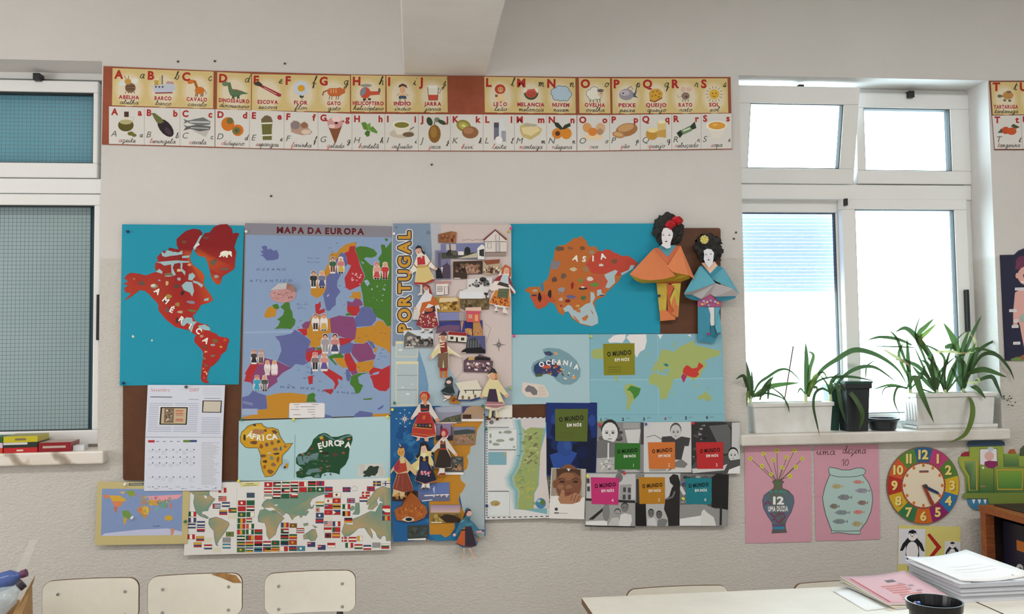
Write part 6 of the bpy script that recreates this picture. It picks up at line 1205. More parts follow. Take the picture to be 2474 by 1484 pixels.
for p in ([(1240,640),(1330,600),(1400,570),(1440,590),(1390,660),(1400,760),(1300,850),(1250,830),(1290,740),(1250,680)],[(1130,870),(1190,860),(1200,920),(1250,940),(1130,960)],[(1030,900),(1080,910),(1100,980),(1060,1060),(1100,1160),(1140,1270),(1145,1370),(1050,1410),(880,1370),(760,1280),(700,1190),(650,1200),(620,1150),(700,1090),(740,1110),(790,1180),(880,1140),(960,1080),(1030,1060)],[(1630,500),(1690,500),(1660,560),(1500,650),(1480,620),(1600,570)],[(440,440),(560,430),(580,470),(540,560),(450,560)],[(270,800),(320,750),(340,880),(300,890)]): a.poly(p,SE2 if p[0][0] > 600 else (126,120,130) if p[0][0] > 400 else (60,130,160),z=1)
for p in ([(760,1250),(800,1270),(870,1350),(850,1360)],[(900,1290),(980,1240),(1000,1270),(960,1330),(920,1330)],[(1020,1150),(1070,1210),(1070,1250)],[(530,1090),(640,1060),(620,1130),(580,1210)],[(800,1160),(880,1160),(880,1210),(830,1200)]): a.poly(p,(190,116,60),z=2)
for x,y,rx,ry,c in ((570,255,80,40,(104,84,60)),(730,245,56,26,(140,96,56)),(910,250,50,36,(120,84,56)),(1050,310,50,36,(150,130,116)),(1385,440,60,46,(126,84,60)),(1190,500,50,26,(186,190,184)),(770,560,70,36,(190,176,140)),(960,560,66,60,(160,120,84)),(630,665,56,52,(110,88,74)),(490,715,46,50,(96,72,60)),(890,730,56,46,(126,132,76)),(1020,705,60,36,(196,190,182)),(1030,700,24,24,(40,38,38)),(760,810,28,66,(150,40,36)),(920,850,72,20,(56,50,46)),(920,828,40,14,(206,200,190)),(1090,790,84,36,(104,140,62)),(425,920,36,84,(48,38,38)),(270,980,36,84,(36,32,36)),(600,870,70,46,(140,140,150)),(730,970,90,40,(100,96,140)),(690,1030,50,34,(120,40,44)),(920,990,60,40,(76,110,72)),(840,1110,40,30,(206,160,80)),(585,1010,36,40,(176,160,150)),(590,1105,30,26,(176,50,46)),(190,950,54,14,(60,56,62)),(200,880,60,30,(170,150,130)),(1230,870,36,44,(190,100,66)),(1200,950,50,12,(60,70,110))): a.blob(x,y,rx,ry,c,z=3,jag=.4)
for x in (560,620): a.line([(x,890),(x,935)],14,(130,130,140),z=3)
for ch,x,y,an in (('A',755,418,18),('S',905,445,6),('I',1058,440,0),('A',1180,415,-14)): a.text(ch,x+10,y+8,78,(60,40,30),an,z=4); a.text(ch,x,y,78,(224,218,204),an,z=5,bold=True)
a.build('print',.0146,cs)

TO=(1220,790,.23444)
OCQ=[(60,80),(870,76),(875,790),(70,800)]
OC_=poster('continent_poster','pale blue poster with Oceania cut-out beside world map','poster',OCQ,.0160,(156,184,192),T=TO)
OCE=[(390,230),(450,215),(560,225),(660,275),(740,350),(780,440),(775,510),(740,560),(680,595),(600,595),(540,560),(490,510),(440,485),(390,495),(320,518),(280,470),(270,420),(290,370),(330,345),(400,320),(420,300),(395,260)]
cutout('continent_cutout',OCE,.0167,(118,152,164),.0005,OC_,T=TO,label='blue palette-shaped cut-out map of Oceania')
cutout('note',[(185,570),(400,600),(455,690),(440,725),(230,728),(170,670)],.0167,(200,188,178),.0005,OC_,T=TO,label='torn note with small grey map')
a=Art(*TO)
a.poly([(300,400),(350,360),(420,360),(480,330),(530,370),(580,420),(560,470),(530,520),(480,500),(430,480),(380,490),(320,500),(295,450)],(50,66,110),z=1); a.poly([(310,490),(400,480),(380,510),(320,515)],(84,104,66),z=2); a.poly([(400,260),(460,250),(500,280),(470,300),(420,290)],(62,72,104),z=1)
a.specks(390,340,600,510,26,[(206,140,70),(180,70,60),(206,200,180),(206,160,90),(100,60,70)],8,18,z=2); a.rect(385,395,465,430,(196,90,64),z=3); a.specks(580,400,740,550,14,[(206,160,110),(84,90,110),(200,196,180)],8,16,z=2); a.blob(525,275,22,18,(206,160,100),z=2); a.blob(710,520,24,24,(196,120,90),z=2)
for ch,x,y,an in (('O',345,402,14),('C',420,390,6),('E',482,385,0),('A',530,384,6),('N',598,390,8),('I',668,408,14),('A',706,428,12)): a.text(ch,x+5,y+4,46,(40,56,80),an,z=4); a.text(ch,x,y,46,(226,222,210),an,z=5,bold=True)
a.poly([(205,640),(240,600),(300,620),(335,660),(330,700),(290,705),(260,670),(215,670)],(116,112,116),z=1)
for i in range(6): a.line([(345,620+i*17),(400+i*6,620+i*17)],4,(170,154,146),z=1)
a.build('print',.0173,OC_)

WMQ=[(872,76),(2240,70),(2265,975),(950,985),(945,780),(876,780)]
WM=poster('world_map','light blue world map with white Arctic and red China','map',WMQ,.0160,(126,172,186),T=TO)
a=Art(*TO); LG=(160,174,106)
a.poly([(876,545),(2255,528),(2265,975),(950,985),(945,780),(876,780)],(128,176,188),z=.5); a.line([(876,545),(1560,545),(2255,528)],6,(156,192,200),z=1); a.line([(1572,74),(1585,920)],6,(146,184,194),z=1)
IC=(204,202,202)
for p,c in (([(1250,110),(1280,80),(1455,76),(1460,150),(1440,230),(1390,260),(1360,315),(1345,300),(1300,170)],IC),([(1060,140),(1120,90),(1180,78),(1245,78),(1240,120),(1210,165),(1130,160),(1080,165)],IC),([(1575,80),(1625,78),(1600,130)],IC),([(1880,85),(1910,75),(1920,105)],IC),
             ([(900,240),(960,220),(1015,230),(1020,330),(960,330),(910,330),(890,280)],LG),([(1120,500),(1160,505),(1150,545),(1200,570),(1170,570),(1135,545)],LG),([(1235,600),(1290,580),(1340,605),(1400,635),(1380,700),(1330,750),(1290,810),(1270,870),(1250,850),(1260,740),(1230,650)],LG),
             ([(1500,490),(1560,470),(1600,490),(1680,500),(1720,560),(1735,580),(1700,650),(1670,730),(1625,755),(1600,730),(1590,640),(1560,600),(1490,590),(1478,540)],LG),([(1505,460),(1530,410),(1560,380),(1590,300),(1620,230),(1680,240),(1740,260),(1790,210),(1880,170),(1940,140),(1960,190),(2080,215),(2230,250),(2200,300),(2120,320),(2060,350),(2080,400),(2040,440),(2010,520),(1960,530),(1940,560),(1920,530),(1880,520),(1840,570),(1810,520),(1750,540),(1700,560),(1680,480),(1620,470),(1560,440),(1520,470)],LG),
             ([(1985,720),(2040,690),(2060,660),(2090,690),(2125,720),(2120,760),(2080,765),(2050,740),(1990,750)],LG),([(1520,370),(1545,360),(1540,400)],LG),([(1440,270),(1470,275),(1460,295)],LG),([(1715,680),(1730,670),(1725,710)],LG),([(1930,600),(1990,605),(1970,620)],LG),([(2070,625),(2105,632),(2090,645)],LG),([(1730,200),(1760,140),(1770,145),(1745,210)],LG),([(2140,330),(2150,340),(2140,365)],LG)): a.poly(p,c,z=2)
for p in ([(1630,440),(1690,430),(1700,460),(1640,470)],[(1590,480),(1640,485),(1635,500),(1590,500)]): a.poly(p,(126,172,186),z=3)
a.poly([(1840,430),(1870,395),(1890,400),(1930,430),(1980,420),(2000,365),(2040,395),(2045,410),(2010,440),(1990,460),(2000,490),(1970,520),(1930,520),(1870,500),(1830,470)],(198,60,52),z=4); a.poly([(1815,515),(1835,480),(1875,505),(1850,560),(1838,575),(1825,540)],(172,50,104),z=4)
a.poly([(1255,650),(1300,605),(1400,635),(1380,700),(1330,748),(1320,700),(1290,660)],(70,134,56),z=4); a.poly([(1630,390),(1660,375),(1690,395),(1670,412)],(40,124,136),z=4)
G2=(136,134,34)
a.poly([(1010,175),(1335,168),(1340,495),(1020,500)],G2,z=5)
def mundo(a,x,y,s,num=None,c1=(36,34,30),c2=(206,204,198),z=6,an=-5):
    a.text('O MUNDO',x,y,44*s,c1,an,bold=True,width=250*s,z=z,gap=.14); a.text('EM NÓS',x+78*s,y+50*s,30*s,c2,-2,bold=True,width=148*s,z=z,gap=.14)
    for i in range(3): a.line([(x+5*s,y+(112+i*24)*s),(x+140*s,y+(110+i*24)*s)],5*s,tuple(int(v*.8) for v in (110,108,40)),z=z) if num is None else None
    if num: a.text(num,x+195*s,y+165*s,38*s,c2,0,z=z)
mundo(a,1055,305,1.0)
for i,n_ in enumerate('123456'): a.text(n_,(985,1205,1422,1640,1855,2072)[i],(972,968,965,962,955,948)[i],30,(50,54,70) if i != 3 else (150,60,90),0,bold=True,z=3); a.line([((985,1205,1422,1640,1855,2072)[i]+40,945-i*3),((985,1205,1422,1640,1855,2072)[i]+80,944-i*3)],8,(104,140,156),z=3)
a.line([(960,908),(2255,900)],4,(110,156,170),z=2); a.poly([(960,972),(1060,968),(1060,984),(955,985)],(150,160,84),z=2)
a.build('print',.0166,WM)

# dark blue cover with green label
DB=poster('magazine_poster','dark blue cover with large green O MUNDO EM NÓS label','poster',[(424,782),(950,785),(940,1520),(414,1540)],.0182,(30,50,112),T=TO)
TZ=(1160,980,.20215)
a=Art(*TZ)
a.specks(790,0,1380,830,60,[(26,44,98),(20,32,72),(40,66,140),(16,24,50)],40,110,z=.5)
a.poly([(780,380),(900,420),(1000,560),(960,640),(900,820),(780,830),(772,600)],(18,26,52),z=1); a.poly([(1160,420),(1390,380),(1375,800),(1260,830),(1130,560)],(18,28,56),z=1)
a.ell(1010,500,92,120,(44,74,140),z=2); a.poly([(830,590),(930,560),(1000,610),(1060,600),(1100,545),(1160,570),(1060,750),(880,760)],(46,80,156),z=3); a.ell(1335,180,46,70,(44,70,140),z=2); a.ell(1040,480,40,50,(56,84,150),z=3); a.blob(1240,300,60,70,(40,62,124),z=2)
a.poly([(895,42),(1290,40),(1280,432),(898,425)],(90,104,44),z=5)
a.T(1160,980,.20215); mundo(a,945,195,1.18)
a.build('print',.0188,DB)

# boy's portrait print
BY=poster('photo_print','small colour portrait print of a child, hands at mouth, above white strip','photo',[(852,745),(1265,760),(1245,1362),(822,1350)],.0212,(200,198,192),T=TZ)
a=Art(*TZ); S1,S2_,S3=(126,84,60),(150,104,78),(96,62,46)
a.poly([(860,750),(1262,765),(1250,1100),(845,1080)],(150,140,122),z=1); a.poly([(1210,765),(1262,765),(1250,1100),(1215,1090)],(172,168,160),z=1.5)
a.ell(1055,930,158,230,S1,z=2); a.poly([(910,752),(1200,765),(1200,850),(1130,800),(1000,800),(915,860)],(80,56,44),z=3); a.ell(890,940,24,50,S1,z=2); a.ell(1040,850,90,46,(146,100,74),z=3)
for x in (980,1140): a.ell(x,912,34,14,(66,44,38),z=4); a.line([(x-44,886),(x,870),(x+40,884)],10,(70,46,38),z=4)
a.ell(1060,975,40,30,S2_,z=4); a.poly([(1030,990),(1060,1000),(1095,988),(1070,1008)],S3,z=5); a.ell(1065,1052,60,16,(120,66,58),z=4); a.ell(960,970,40,30,(150,106,80),z=4)
a.poly([(830,1160),(900,1075),(1000,1130),(1180,1120),(1245,1090),(1240,1200),(828,1200)],(204,202,198),z=5)
a.poly([(930,1120),(960,1060),(970,1010),(990,1000),(1010,1030),(1010,1090),(1060,1080),(1090,1060),(1140,1040),(1170,1060),(1220,1090),(1190,1150),(1100,1180),(960,1175)],(170,122,92),z=6)
for p in ([(1080,1140),(1105,1060)],[(1115,1150),(1150,1065)],[(1150,1160),(1190,1080)]): a.line(p,9,(120,80,58),z=7)
a.poly([(828,1185),(1240,1185),(1245,1360),(822,1350)],(204,202,198),z=7); a.ell(910,1240,20,20,(70,66,66),z=8); a.line([(885,1285),(940,1285)],18,(110,106,106),z=8); a.line([(945,1288),(1045,1290)],10,(170,168,166),z=8)
a.poly([(1035,755),(1080,757),(1058,788)],(206,206,206),z=8)
a.build('print',.0218,BY)

# relief map of Portugal
RM=poster('portugal_map','white relief map of Portugal with dashed black border','map',[(64,148),(780,140),(790,830),(850,1345),(60,1365)],.0182,(196,196,196),T=TZ)
a=Art(*TZ)
for k,(c,off) in enumerate((((176,190,190),-90),((150,180,184),-60),((120,168,176),-30),((152,172,150),0),((150,164,104),25))):
    pts=[(470,170),(500,320),(500,560),(450,740),(380,860),(400,960),(450,1020),(440,1240),(560,1250)]
    a.poly([(x+off*(1.0 if y < 1200 else .5),y) for x,y in pts]+([(640,1235),(640,1050),(690,960),(700,800),(720,560),(760,300),(740,260),(600,260),(520,280)] if k > 2 else [(800,1300),(790,200),(480,165)]),c,z=1+k*.3)
a.poly([(720,560),(790,300),(790,820),(840,1230),(640,1230),(650,1050),(700,960)],(192,184,180),z=3); a.poly([(480,160),(780,150),(780,270),(600,262),(540,300),(500,250)],(188,182,182),z=3)
a.specks(480,320,720,720,46,[(168,176,116),(140,150,92),(178,172,130),(120,116,84)],12,34,z=4,flat=.5); a.specks(420,740,680,1220,50,[(146,166,100),(164,172,96),(128,156,110),(170,170,90)],14,38,z=4,flat=.7)
for p in ([(530,660),(640,570)],[(560,700),(620,650)],[(580,420),(620,360)],[(640,350),(680,320)]): a.line(p,14,(110,104,76),z=5)
for (x0,y0,x1,y1) in ((85,280,440,525),(85,1030,355,1325)): a.rect(x0,y0,x1,y1,(150,156,156),z=3); a.rect(x0+4,y0+4,x1-4,y1-4,(194,198,198),z=4)
a.rect(95,555,315,710,(120,164,176),z=4); a.poly([(285,555),(315,555),(280,640)],(170,160,120),z=5)
for x,y,rx,ry in ((330,318,70,24),(240,322,26,18),(125,360,16,32),(240,420,56,20),(375,405,36,22),(190,465,50,22),(122,435,22,26),(405,495,18,12)): a.blob(x,y,rx,ry,(140,150,134),z=5)
a.ell(180,1170,60,34,(170,150,100),z=5); a.ell(195,1180,20,14,(180,130,60),z=6)
for y,x1 in ((262,345),(1025,345),(532,430)): a.line([(98,y),(x1,y)],10,(120,120,122),z=5)
for y in (340,440,545,600,775,890,980): a.line([(440+(y % 3)*20,y),(480+(y % 3)*20,y+2)],6,(90,100,100),z=5)
a.ell(725,1170,62,64,(74,130,170),z=6); a.blob(750,1160,36,44,(96,124,66),z=7); a.blob(700,1140,30,20,(150,180,190),z=7)
for i in range(36): a.line([(80,185+i*32),(80,203+i*32)],9,(40,40,42),z=6)
for i in range(11): a.line([(100+i*64,155-i*1),(132+i*64,154-i*1)],9,(40,40,42),z=6)
for i in range(12): a.line([(80+i*64,1342-i*1.5),(112+i*64,1341-i*1.5)],9,(40,40,42),z=6)
for i in range(8): a.line([(828,850+i*58),(829,880+i*58)],8,(60,60,62),z=6)
a.ell(135,200,26,26,(120,116,112),z=6)
a.build('print',.0188,RM)

# six black-and-white covers, two strips
TM=(1400,1000,.19541)
def bw(a,rect,seed,n=40,cols=((60,60,60),(120,120,120),(170,170,170)),r=(14,44)):
    a.rnd=random.Random(seed); a.specks(*rect,n,list(cols),r[0],r[1],z=1.2,flat=.6)
def cover(label,q,d,base,draw,lab,lc,num,lx,ly,ls):
    r=thing('magazine_cover',label,'poster',centre(q,d,TM),'black and white covers with coloured labels')
    cutout('sheet',q,d,base,.0006,r,T=TM); a=Art(*TM); draw(a); a.build('print',d+.0006,r)
    c=cutout('label',lab,d+.0016,lc,.0003,r,T=TM); a=Art(*TM); mundo(a,lx,ly,ls,num,c1=tuple(int(v*.22) for v in lc),z=1); a.build('lettering',d+.0019,c)
    return r
LGY,MGY,DGY,BKY,WHY=(186,186,186),(128,128,128),(70,70,70),(30,30,32),(204,204,204)
def face(a,x,y,rx,ry,c=LGY,hair=(50,50,50),z=3):
    a.ell(x,y-ry*.25,rx*1.08,ry*1.05,hair,z=z); a.ell(x,y,rx,ry,c,z=z+.5)
    for s_ in (-.38,.38): a.ell(x+s_*rx,y+ry*.02,rx*.2,ry*.09,DGY,z=z+1); a.line([(x+s_*rx-rx*.22,y-ry*.16),(x+s_*rx+rx*.22,y-ry*.16)],rx*.08,(90,90,90),z=z+1)
    a.line([(x-rx*.04,y+ry*.1),(x+rx*.02,y+ry*.34)],rx*.12,(150,150,150),z=z+1); a.line([(x-rx*.25,y+ry*.58),(x+rx*.25,y+ry*.58)],ry*.08,(110,110,110),z=z+1)
def d1(a):
    bw(a,(215,110,560,360),1,20,((96,96,96),(70,70,70)),(30,70)); a.poly([(560,200),(760,190),(730,380),(600,380)],LGY,z=2); a.rect(540,110,745,185,(150,150,150),z=2); a.rect(755,110,795,380,DGY,z=2)
    face(a,375,235,100,130,(196,196,196)); a.poly([(215,340),(320,320),(450,360),(430,540),(215,550)],(112,112,112),z=4); a.line([(357,360),(355,560)],18,(200,200,200),z=5); a.poly([(212,550),(440,535),(700,690),(760,725),(205,728)],(164,164,162),z=4); a.specks(215,560,430,720,20,[(120,120,118),(190,190,188)],10,30,z=5,flat=.5)
    a.line([(470,700),(560,720)],30,(104,104,104),z=5)
def d2(a):
    a.rect(800,105,1380,725,(186,186,186),z=1); a.line([(830,290),(930,265),(1020,320)],10,(120,120,118),z=2); face(a,1190,225,66,90,(176,176,176),(84,82,80))
    a.poly([(1018,285),(1130,275),(1190,320),(1260,280),(1370,300),(1350,400),(1300,400),(1260,570),(1060,560),(1060,400),(1015,350)],(66,66,66),z=4); a.poly([(1080,720),(1180,600),(1260,560),(1340,620),(1300,670),(1180,660),(1120,700)],(120,118,116),z=5); a.poly([(860,690),(1060,680),(1080,712),(870,715)],(150,148,146),z=5)
def d3(a):
    a.poly([(1385,110),(1800,105),(1880,170),(1880,500),(1790,520),(1600,360),(1385,660)],(52,52,52),z=1); a.poly([(1600,150),(1830,130),(1870,200),(1870,480),(1790,500),(1700,350)],(96,98,98),z=2); bw(a,(1390,120,1600,640),3,30,((30,30,30),(80,80,80),(140,140,140)),(10,34))
    a.poly([(1885,110),(1985,105),(1985,740),(1895,740),(1880,500)],(180,180,180),z=3); face(a,1900,510,60,76,(186,186,184),(36,36,36),z=4); a.poly([(1850,580),(1985,560),(1985,740),(1820,735)],(80,80,80),z=6); a.poly([(1390,680),(1780,640),(1830,620),(1790,700),(1400,735)],LGY,z=5); a.poly([(1850,690),(1985,640),(1985,740),(1830,740)],WHY,z=7)
def d4(a):
    a.rect(90,745,690,1060,(178,178,178),z=1); a.poly([(500,880),(640,870),(640,1070),(490,1070)],(148,148,148),z=2); [a.rect(x,y,x+34,y+60,DGY,z=3) for x,y in ((540,910),(600,915),(535,1000),(600,1000),(90,800),(95,900))]; a.line([(80,1060),(690,1090)],30,(44,44,44),z=3); a.ell(490,790,46,56,(110,110,110),z=2)
    a.poly([(75,1080),(690,1090),(690,1400),(75,1385)],(150,150,148),z=2); a.poly([(110,1310),(330,1130),(370,1130),(170,1310)],(44,44,44),z=4); a.poly([(80,1330),(340,1320),(345,1390),(78,1375)],WHY,z=4); a.ell(330,1220,46,110,(124,124,122),z=4)
    face(a,470,1235,40,50,(150,150,150)); face(a,560,1165,44,54,(120,118,118)); a.poly([(350,1390),(400,1290),(480,1280),(520,1400)],(176,176,174),z=6); a.poly([(480,1400),(510,1250),(560,1230),(640,1250),(650,1320),(620,1405)],(196,196,194),z=6.5); a.line([(70,1385),(690,1400)],14,(40,40,40),z=7)
def d5(a):
    a.rect(700,745,800,1390,(60,60,60),z=1); a.poly([(700,745),(795,740),(795,800),(700,810)],MGY,z=2); a.rect(820,1110,1090,1390,(168,168,166),z=1); a.poly([(690,1100),(820,1110),(830,1390),(690,1385)],(30,30,30),z=3); a.rect(800,745,1240,1100,(180,180,180),z=1)
    a.poly([(1120,850),(1110,790),(1160,745),(1220,760),(1245,850),(1235,1385),(1100,1390),(1095,1300),(1045,1180),(1060,1060),(1110,1020),(1140,920),(1160,890)],(44,42,42),z=4); a.line([(1070,1055),(1150,1030),(1180,960)],22,(110,108,108),z=5)
    face(a,885,1235,36,48,(104,104,104),(40,40,40)); face(a,985,1255,36,46,(96,96,96),(44,44,44)); a.poly([(835,1375),(850,1300),(930,1290),(965,1390)],LGY,z=6); a.poly([(960,1390),(970,1310),(1030,1295),(1090,1310),(1085,1335),(1060,1390)],(120,120,120),z=6.5)
def d6(a):
    bw(a,(1245,750,1840,1180),6,60,((50,50,50),(90,90,90),(150,150,150),(36,36,36)),(20,60)); a.poly([(1630,790),(1700,740),(1845,755),(1835,1190),(1640,1150)],(36,36,36),z=3); a.poly([(1240,1130),(1500,1110),(1700,1180),(1835,1160),(1830,1390),(1240,1385)],(140,140,138),z=2); a.poly([(1240,1300),(1500,1260),(1560,1300),(1540,1385),(1240,1385)],WHY,z=4); a.poly([(1510,1210),(1540,1180),(1575,1220),(1660,1280),(1690,1385),(1500,1385),(1500,1280)],(196,196,194),z=5)
    bw(a,(1560,1230,1820,1380),9,30,((196,196,194),(60,60,60),(120,120,120)),(14,34)); a.line([(1750,1130),(1745,1380)],28,(44,44,44),z=6); a.line([(1245,900),(1300,1000)],40,LGY,z=4)
CG=lambda *p: list(p)
cover('black and white cover of drinking toddler, green label 1',[(222,108),(795,104),(795,728),(205,730)],.0182,(130,130,130),d1,[(440,362),(750,365),(748,688),(432,690)],(52,112,44),'1',470,492,1.0)
cover('white cover with a sitting boy, orange label 2',[(796,104),(1382,100),(1384,726),(794,728)],.0182,(190,190,190),d2,[(845,354),(1182,350),(1183,680),(860,682)],(206,116,54),'2',900,488,1.0)
cover('dark cover with child at lower right, red label 3',[(1384,100),(1986,98),(1986,742),(1384,735)],.0182,(80,80,80),d3,[(1438,352),(1778,350),(1778,680),(1455,682)],(186,46,48),'3',1490,486,1.0)
cover('black and white cover of town square, pink label 4',[(86,732),(700,735),(694,1404),(72,1385)],.0196,(150,150,150),d4,[(140,786),(490,792),(480,1126),(150,1115)],(196,54,116),'4',190,918,1.05)
cover('cover with pregnant silhouette and two boys, ochre label 5',[(700,735),(1250,735),(1238,1390),(692,1385)],.0196,(150,150,150),d5,[(732,785),(1055,785),(1058,1112),(742,1116)],(186,128,36),'5',778,920,1.0)
cover('black and white cover of snowy park, teal label 6',[(1250,738),(1848,755),(1832,1392),(1238,1388)],.0196,(110,110,110),d6,[(1312,792),(1636,796),(1632,1122),(1318,1115)],(36,124,136),'6',1350,915,1.0)

# ---- pink posters under the sill
TV=(1780,1050,.18868)
PINK=(196,146,160)
VP=poster('pink_poster','pink paper with drawn vase of twelve yellow flowers, 12 UMA DUZIA','poster',[(98,148),(955,142),(960,1375),(115,1395)],.0022,PINK,T=TV)
a=Art(*TV); tops=[(175,310),(340,245),(515,205),(740,205),(640,295),(470,330),(840,310),(325,405),(585,425),(755,415),(440,508),(680,535)]
for x,y in tops: a.line([(525+(x-525)*.12,590),(x,y)],8,(112,104,84),z=1); a.blob(x,y,32,32,(206,204,74),z=2,n=11,jag=.3); a.ell(x,y,10,c=(150,150,60),z=3,n=8)
VASE=[(455,600),(500,580),(560,580),(605,605),(580,640),(585,690),(660,720),(725,790),(735,870),(700,990),(640,1090),(620,1150),(625,1210),(645,1255),(445,1265),(462,1210),(455,1130),(400,1050),(345,950),(328,850),(350,780),(420,725),(472,690),(480,650)]
a.poly(VASE,lambda p: (100,104,84) if p[1] < 745 else (94,112,128) if p[1] < 1180 else (92,98,92),z=3)
a.line(VASE,6,(110,50,80),z=4,close=True); a.poly([(462,1185),(616,1182),(612,1212),(466,1214)],(62,136,176),z=5); a.line([(460,1165),(618,1162)],12,(104,70,120),z=5)
for x in (435,500,560,610): a.blob(x,732,26,20,(66,144,136),z=5,n=7)
for p in ([(430,1010),(480,1060),(540,1020),(600,1010),(620,1060),(560,1110),(540,1140)],[(450,1100),(490,1080),(520,1130)],[(350,900),(400,860),(440,900)]): a.line(p,20,(132,60,96),z=5)
a.ell(530,630,24,16,(70,130,76),z=5)
a.text('12',465,893,92,(222,218,212),0,bold=True,width=140,z=6); a.text('UMA DUZIA',402,985,62,(214,208,206),-1,bold=True,width=255,z=6,gap=.1)
a.build('print',.0029,VP)
FP=poster('pink_poster','creased pink paper with drawn fish bowl, uma dezena 10','poster',[(986,145),(1815,125),(1838,1340),(1600,1352),(1390,1362),(1240,1358),(1012,1366)],.0022,(194,143,157),T=TV)
a=Art(*TV)
a.script('uma',1015,262,52,(74,48,60),8,width=245,z=2,slant=.15); a.script('dezena',1350,245,52,(74,48,60),8,width=305,z=2,slant=.15); a.line([(1340,345),(1372,312),(1362,405)],8,(74,48,60),z=2); a.line([(1405,322),(1385,360),(1392,395),(1415,398),(1432,360),(1420,318)],8,(74,48,60),z=2,close=True)
BWL=[(1190,520),(1175,450),(1190,420),(1260,430),(1350,455),(1450,455),(1540,428),(1610,430),(1652,460),(1640,500),(1615,520),(1690,620),(1730,730),(1742,840),(1720,980),(1660,1120),(1580,1225),(1580,1280),(1480,1280),(1290,1255),(1210,1270),(1215,1230),(1190,1170),(1140,1030),(1110,900),(1098,810),(1125,690),(1160,590)]
a.poly(BWL,(160,184,180),z=2); a.line(BWL,8,(66,78,76),z=3,close=True); a.line([(1190,515),(1300,545),(1450,545),(1550,535),(1615,515)],7,(66,78,76),z=3); a.line([(1220,1235),(1400,1240),(1575,1235)],7,(66,78,76),z=3)
for x,y,w_,h_,c in ((1285,665,76,34,(170,160,120)),(1555,610,72,26,(190,128,120)),(1610,720,100,34,(138,138,148)),(1380,805,96,40,(126,128,134)),(1610,875,70,34,(136,118,110)),(1250,920,66,36,(126,122,110)),(1350,1000,100,34,(124,136,140)),(1560,995,76,28,(196,124,118)),(1320,1115,100,36,(122,134,136)),(1540,1145,72,38,(170,158,116))):
    a.poly([(x-w_,y),(x-w_*.4,y-h_*.9),(x+w_*.4,y-h_*.8),(x+w_*.75,y),(x+w_,y-h_*.7),(x+w_,y+h_*.7),(x+w_*.75,y+h_*.1),(x+w_*.3,y+h_*.9),(x-w_*.5,y+h_*.8)],c,z=4); a.line([(x-w_*.2,y-h_*.5),(x-w_*.25,y+h_*.5)],6,tuple(int(v*.75) for v in c),z=5)
a.line([(1005,790),(1090,792)],10,(186,136,150),z=1); a.line([(1745,720),(1830,715)],8,(190,140,154),z=1)
a.build('print',.0029,FP)
# ---- penguins on yellow card
TK=(2120,1050,.23584)
PN=poster('penguin_card','yellow card comparing big and small penguin with a red sign','poster',[(218,932),(852,945),(850,1330),(380,1340),(375,1425),(205,1420)],.0022,(206,196,116),T=TK)
p1=cutout('picture',[(220,965),(490,970),(485,1330),(214,1330)],.003,(196,196,202),.0005,PN,T=TK,label='white slip with big penguin'); p2=cutout('picture',[(690,1095),(850,1100),(848,1330),(684,1330)],.003,(192,192,196),.0005,PN,T=TK,label='white slip with small penguin')
cutout('greater_sign',[(510,1030),(535,1013),(656,1155),(540,1290),(508,1280),(605,1155)],.003,(170,42,38),.0006,PN,T=TK,label='red greater-than sign')
a=Art(*TK)
def penguin(x,y,s):
    K2=(36,36,40)
    a.poly([(x-40*s,y-130*s),(x-100*s,y-60*s),(x-128*s,y+10*s),(x-100*s,y+14*s),(x-66*s,y-40*s),(x-70*s,y+60*s),(x-44*s,y+130*s),(x+44*s,y+130*s),(x+70*s,y+60*s),(x+66*s,y-40*s),(x+98*s,y+14*s),(x+126*s,y+20*s),(x+100*s,y-60*s),(x+36*s,y-130*s)],K2,z=1)
    a.ell(x-2*s,y+20*s,64*s,104*s,(206,204,206),z=2); a.ell(x,y-140*s,48*s,52*s,(204,204,206),z=2); a.poly([(x-44*s,y-150*s),(x-36*s,y-190*s),(x,y-205*s),(x+36*s,y-190*s),(x+44*s,y-150*s),(x+30*s,y-170*s),(x,y-160*s),(x-30*s,y-170*s)],K2,z=3); a.ell(x-2*s,y-135*s,12*s,8*s,(206,130,80),z=3)
    for k in (-18,18): a.ell(x+k*s,y-152*s,5*s,6*s,K2,z=3,n=7)
penguin(358,1180,1.0); penguin(768,1218,.58)
for x in (310,345): a.line([(x,1350),(x+6,1395)],6,(90,84,40),z=1)
a.split('print',.0036,PN,[(p1,lambda x,y: x < 500 and y < 1345),(p2,lambda x,y: x > 600)])

# ---- toy clock
WOOD=(208,196,172)
CKC=(470,523)
CK=thing('toy_clock','round wooden learning clock with rainbow numeral ring and two hands','clock',P(2120+470*.23584,1050+920*.23584,.006))
ring=[(CKC[0]+372*cos(2*pi*i/48),CKC[1]+396*sin(2*pi*i/48)) for i in range(48)]
cutout('dial_board',ring,.0015,(120,96,70),.0065,CK,m=GLOSS,T=TK)
cols12=[(46,96,140),(182,62,116),(86,126,52),(208,172,44),(48,116,166),(142,44,104),(206,104,42),(56,120,76),(206,166,46),(178,46,42),(206,90,48),(90,132,56)]
a=Art(*TK)
for h in range(12):
    pts=[]
    for k in range(5): t=radians(h*30-15+k*7.5); pts.append((CKC[0]+366*sin(t),CKC[1]-390*cos(t)))
    for k in range(4,-1,-1): t=radians(h*30-15+k*7.5); pts.append((CKC[0]+228*sin(t),CKC[1]-242*cos(t)))
    a.poly(pts,cols12[h],z=1)
    t=radians(h*30); s_=str(h or 12); a.text(s_,CKC[0]+296*sin(t)+5,CKC[1]-316*cos(t)+49,88,(60,50,30),0,bold=True,z=2,align='c'); a.text(s_,CKC[0]+296*sin(t),CKC[1]-316*cos(t)+44,88,(222,200,120),0,bold=True,z=3,align='c')
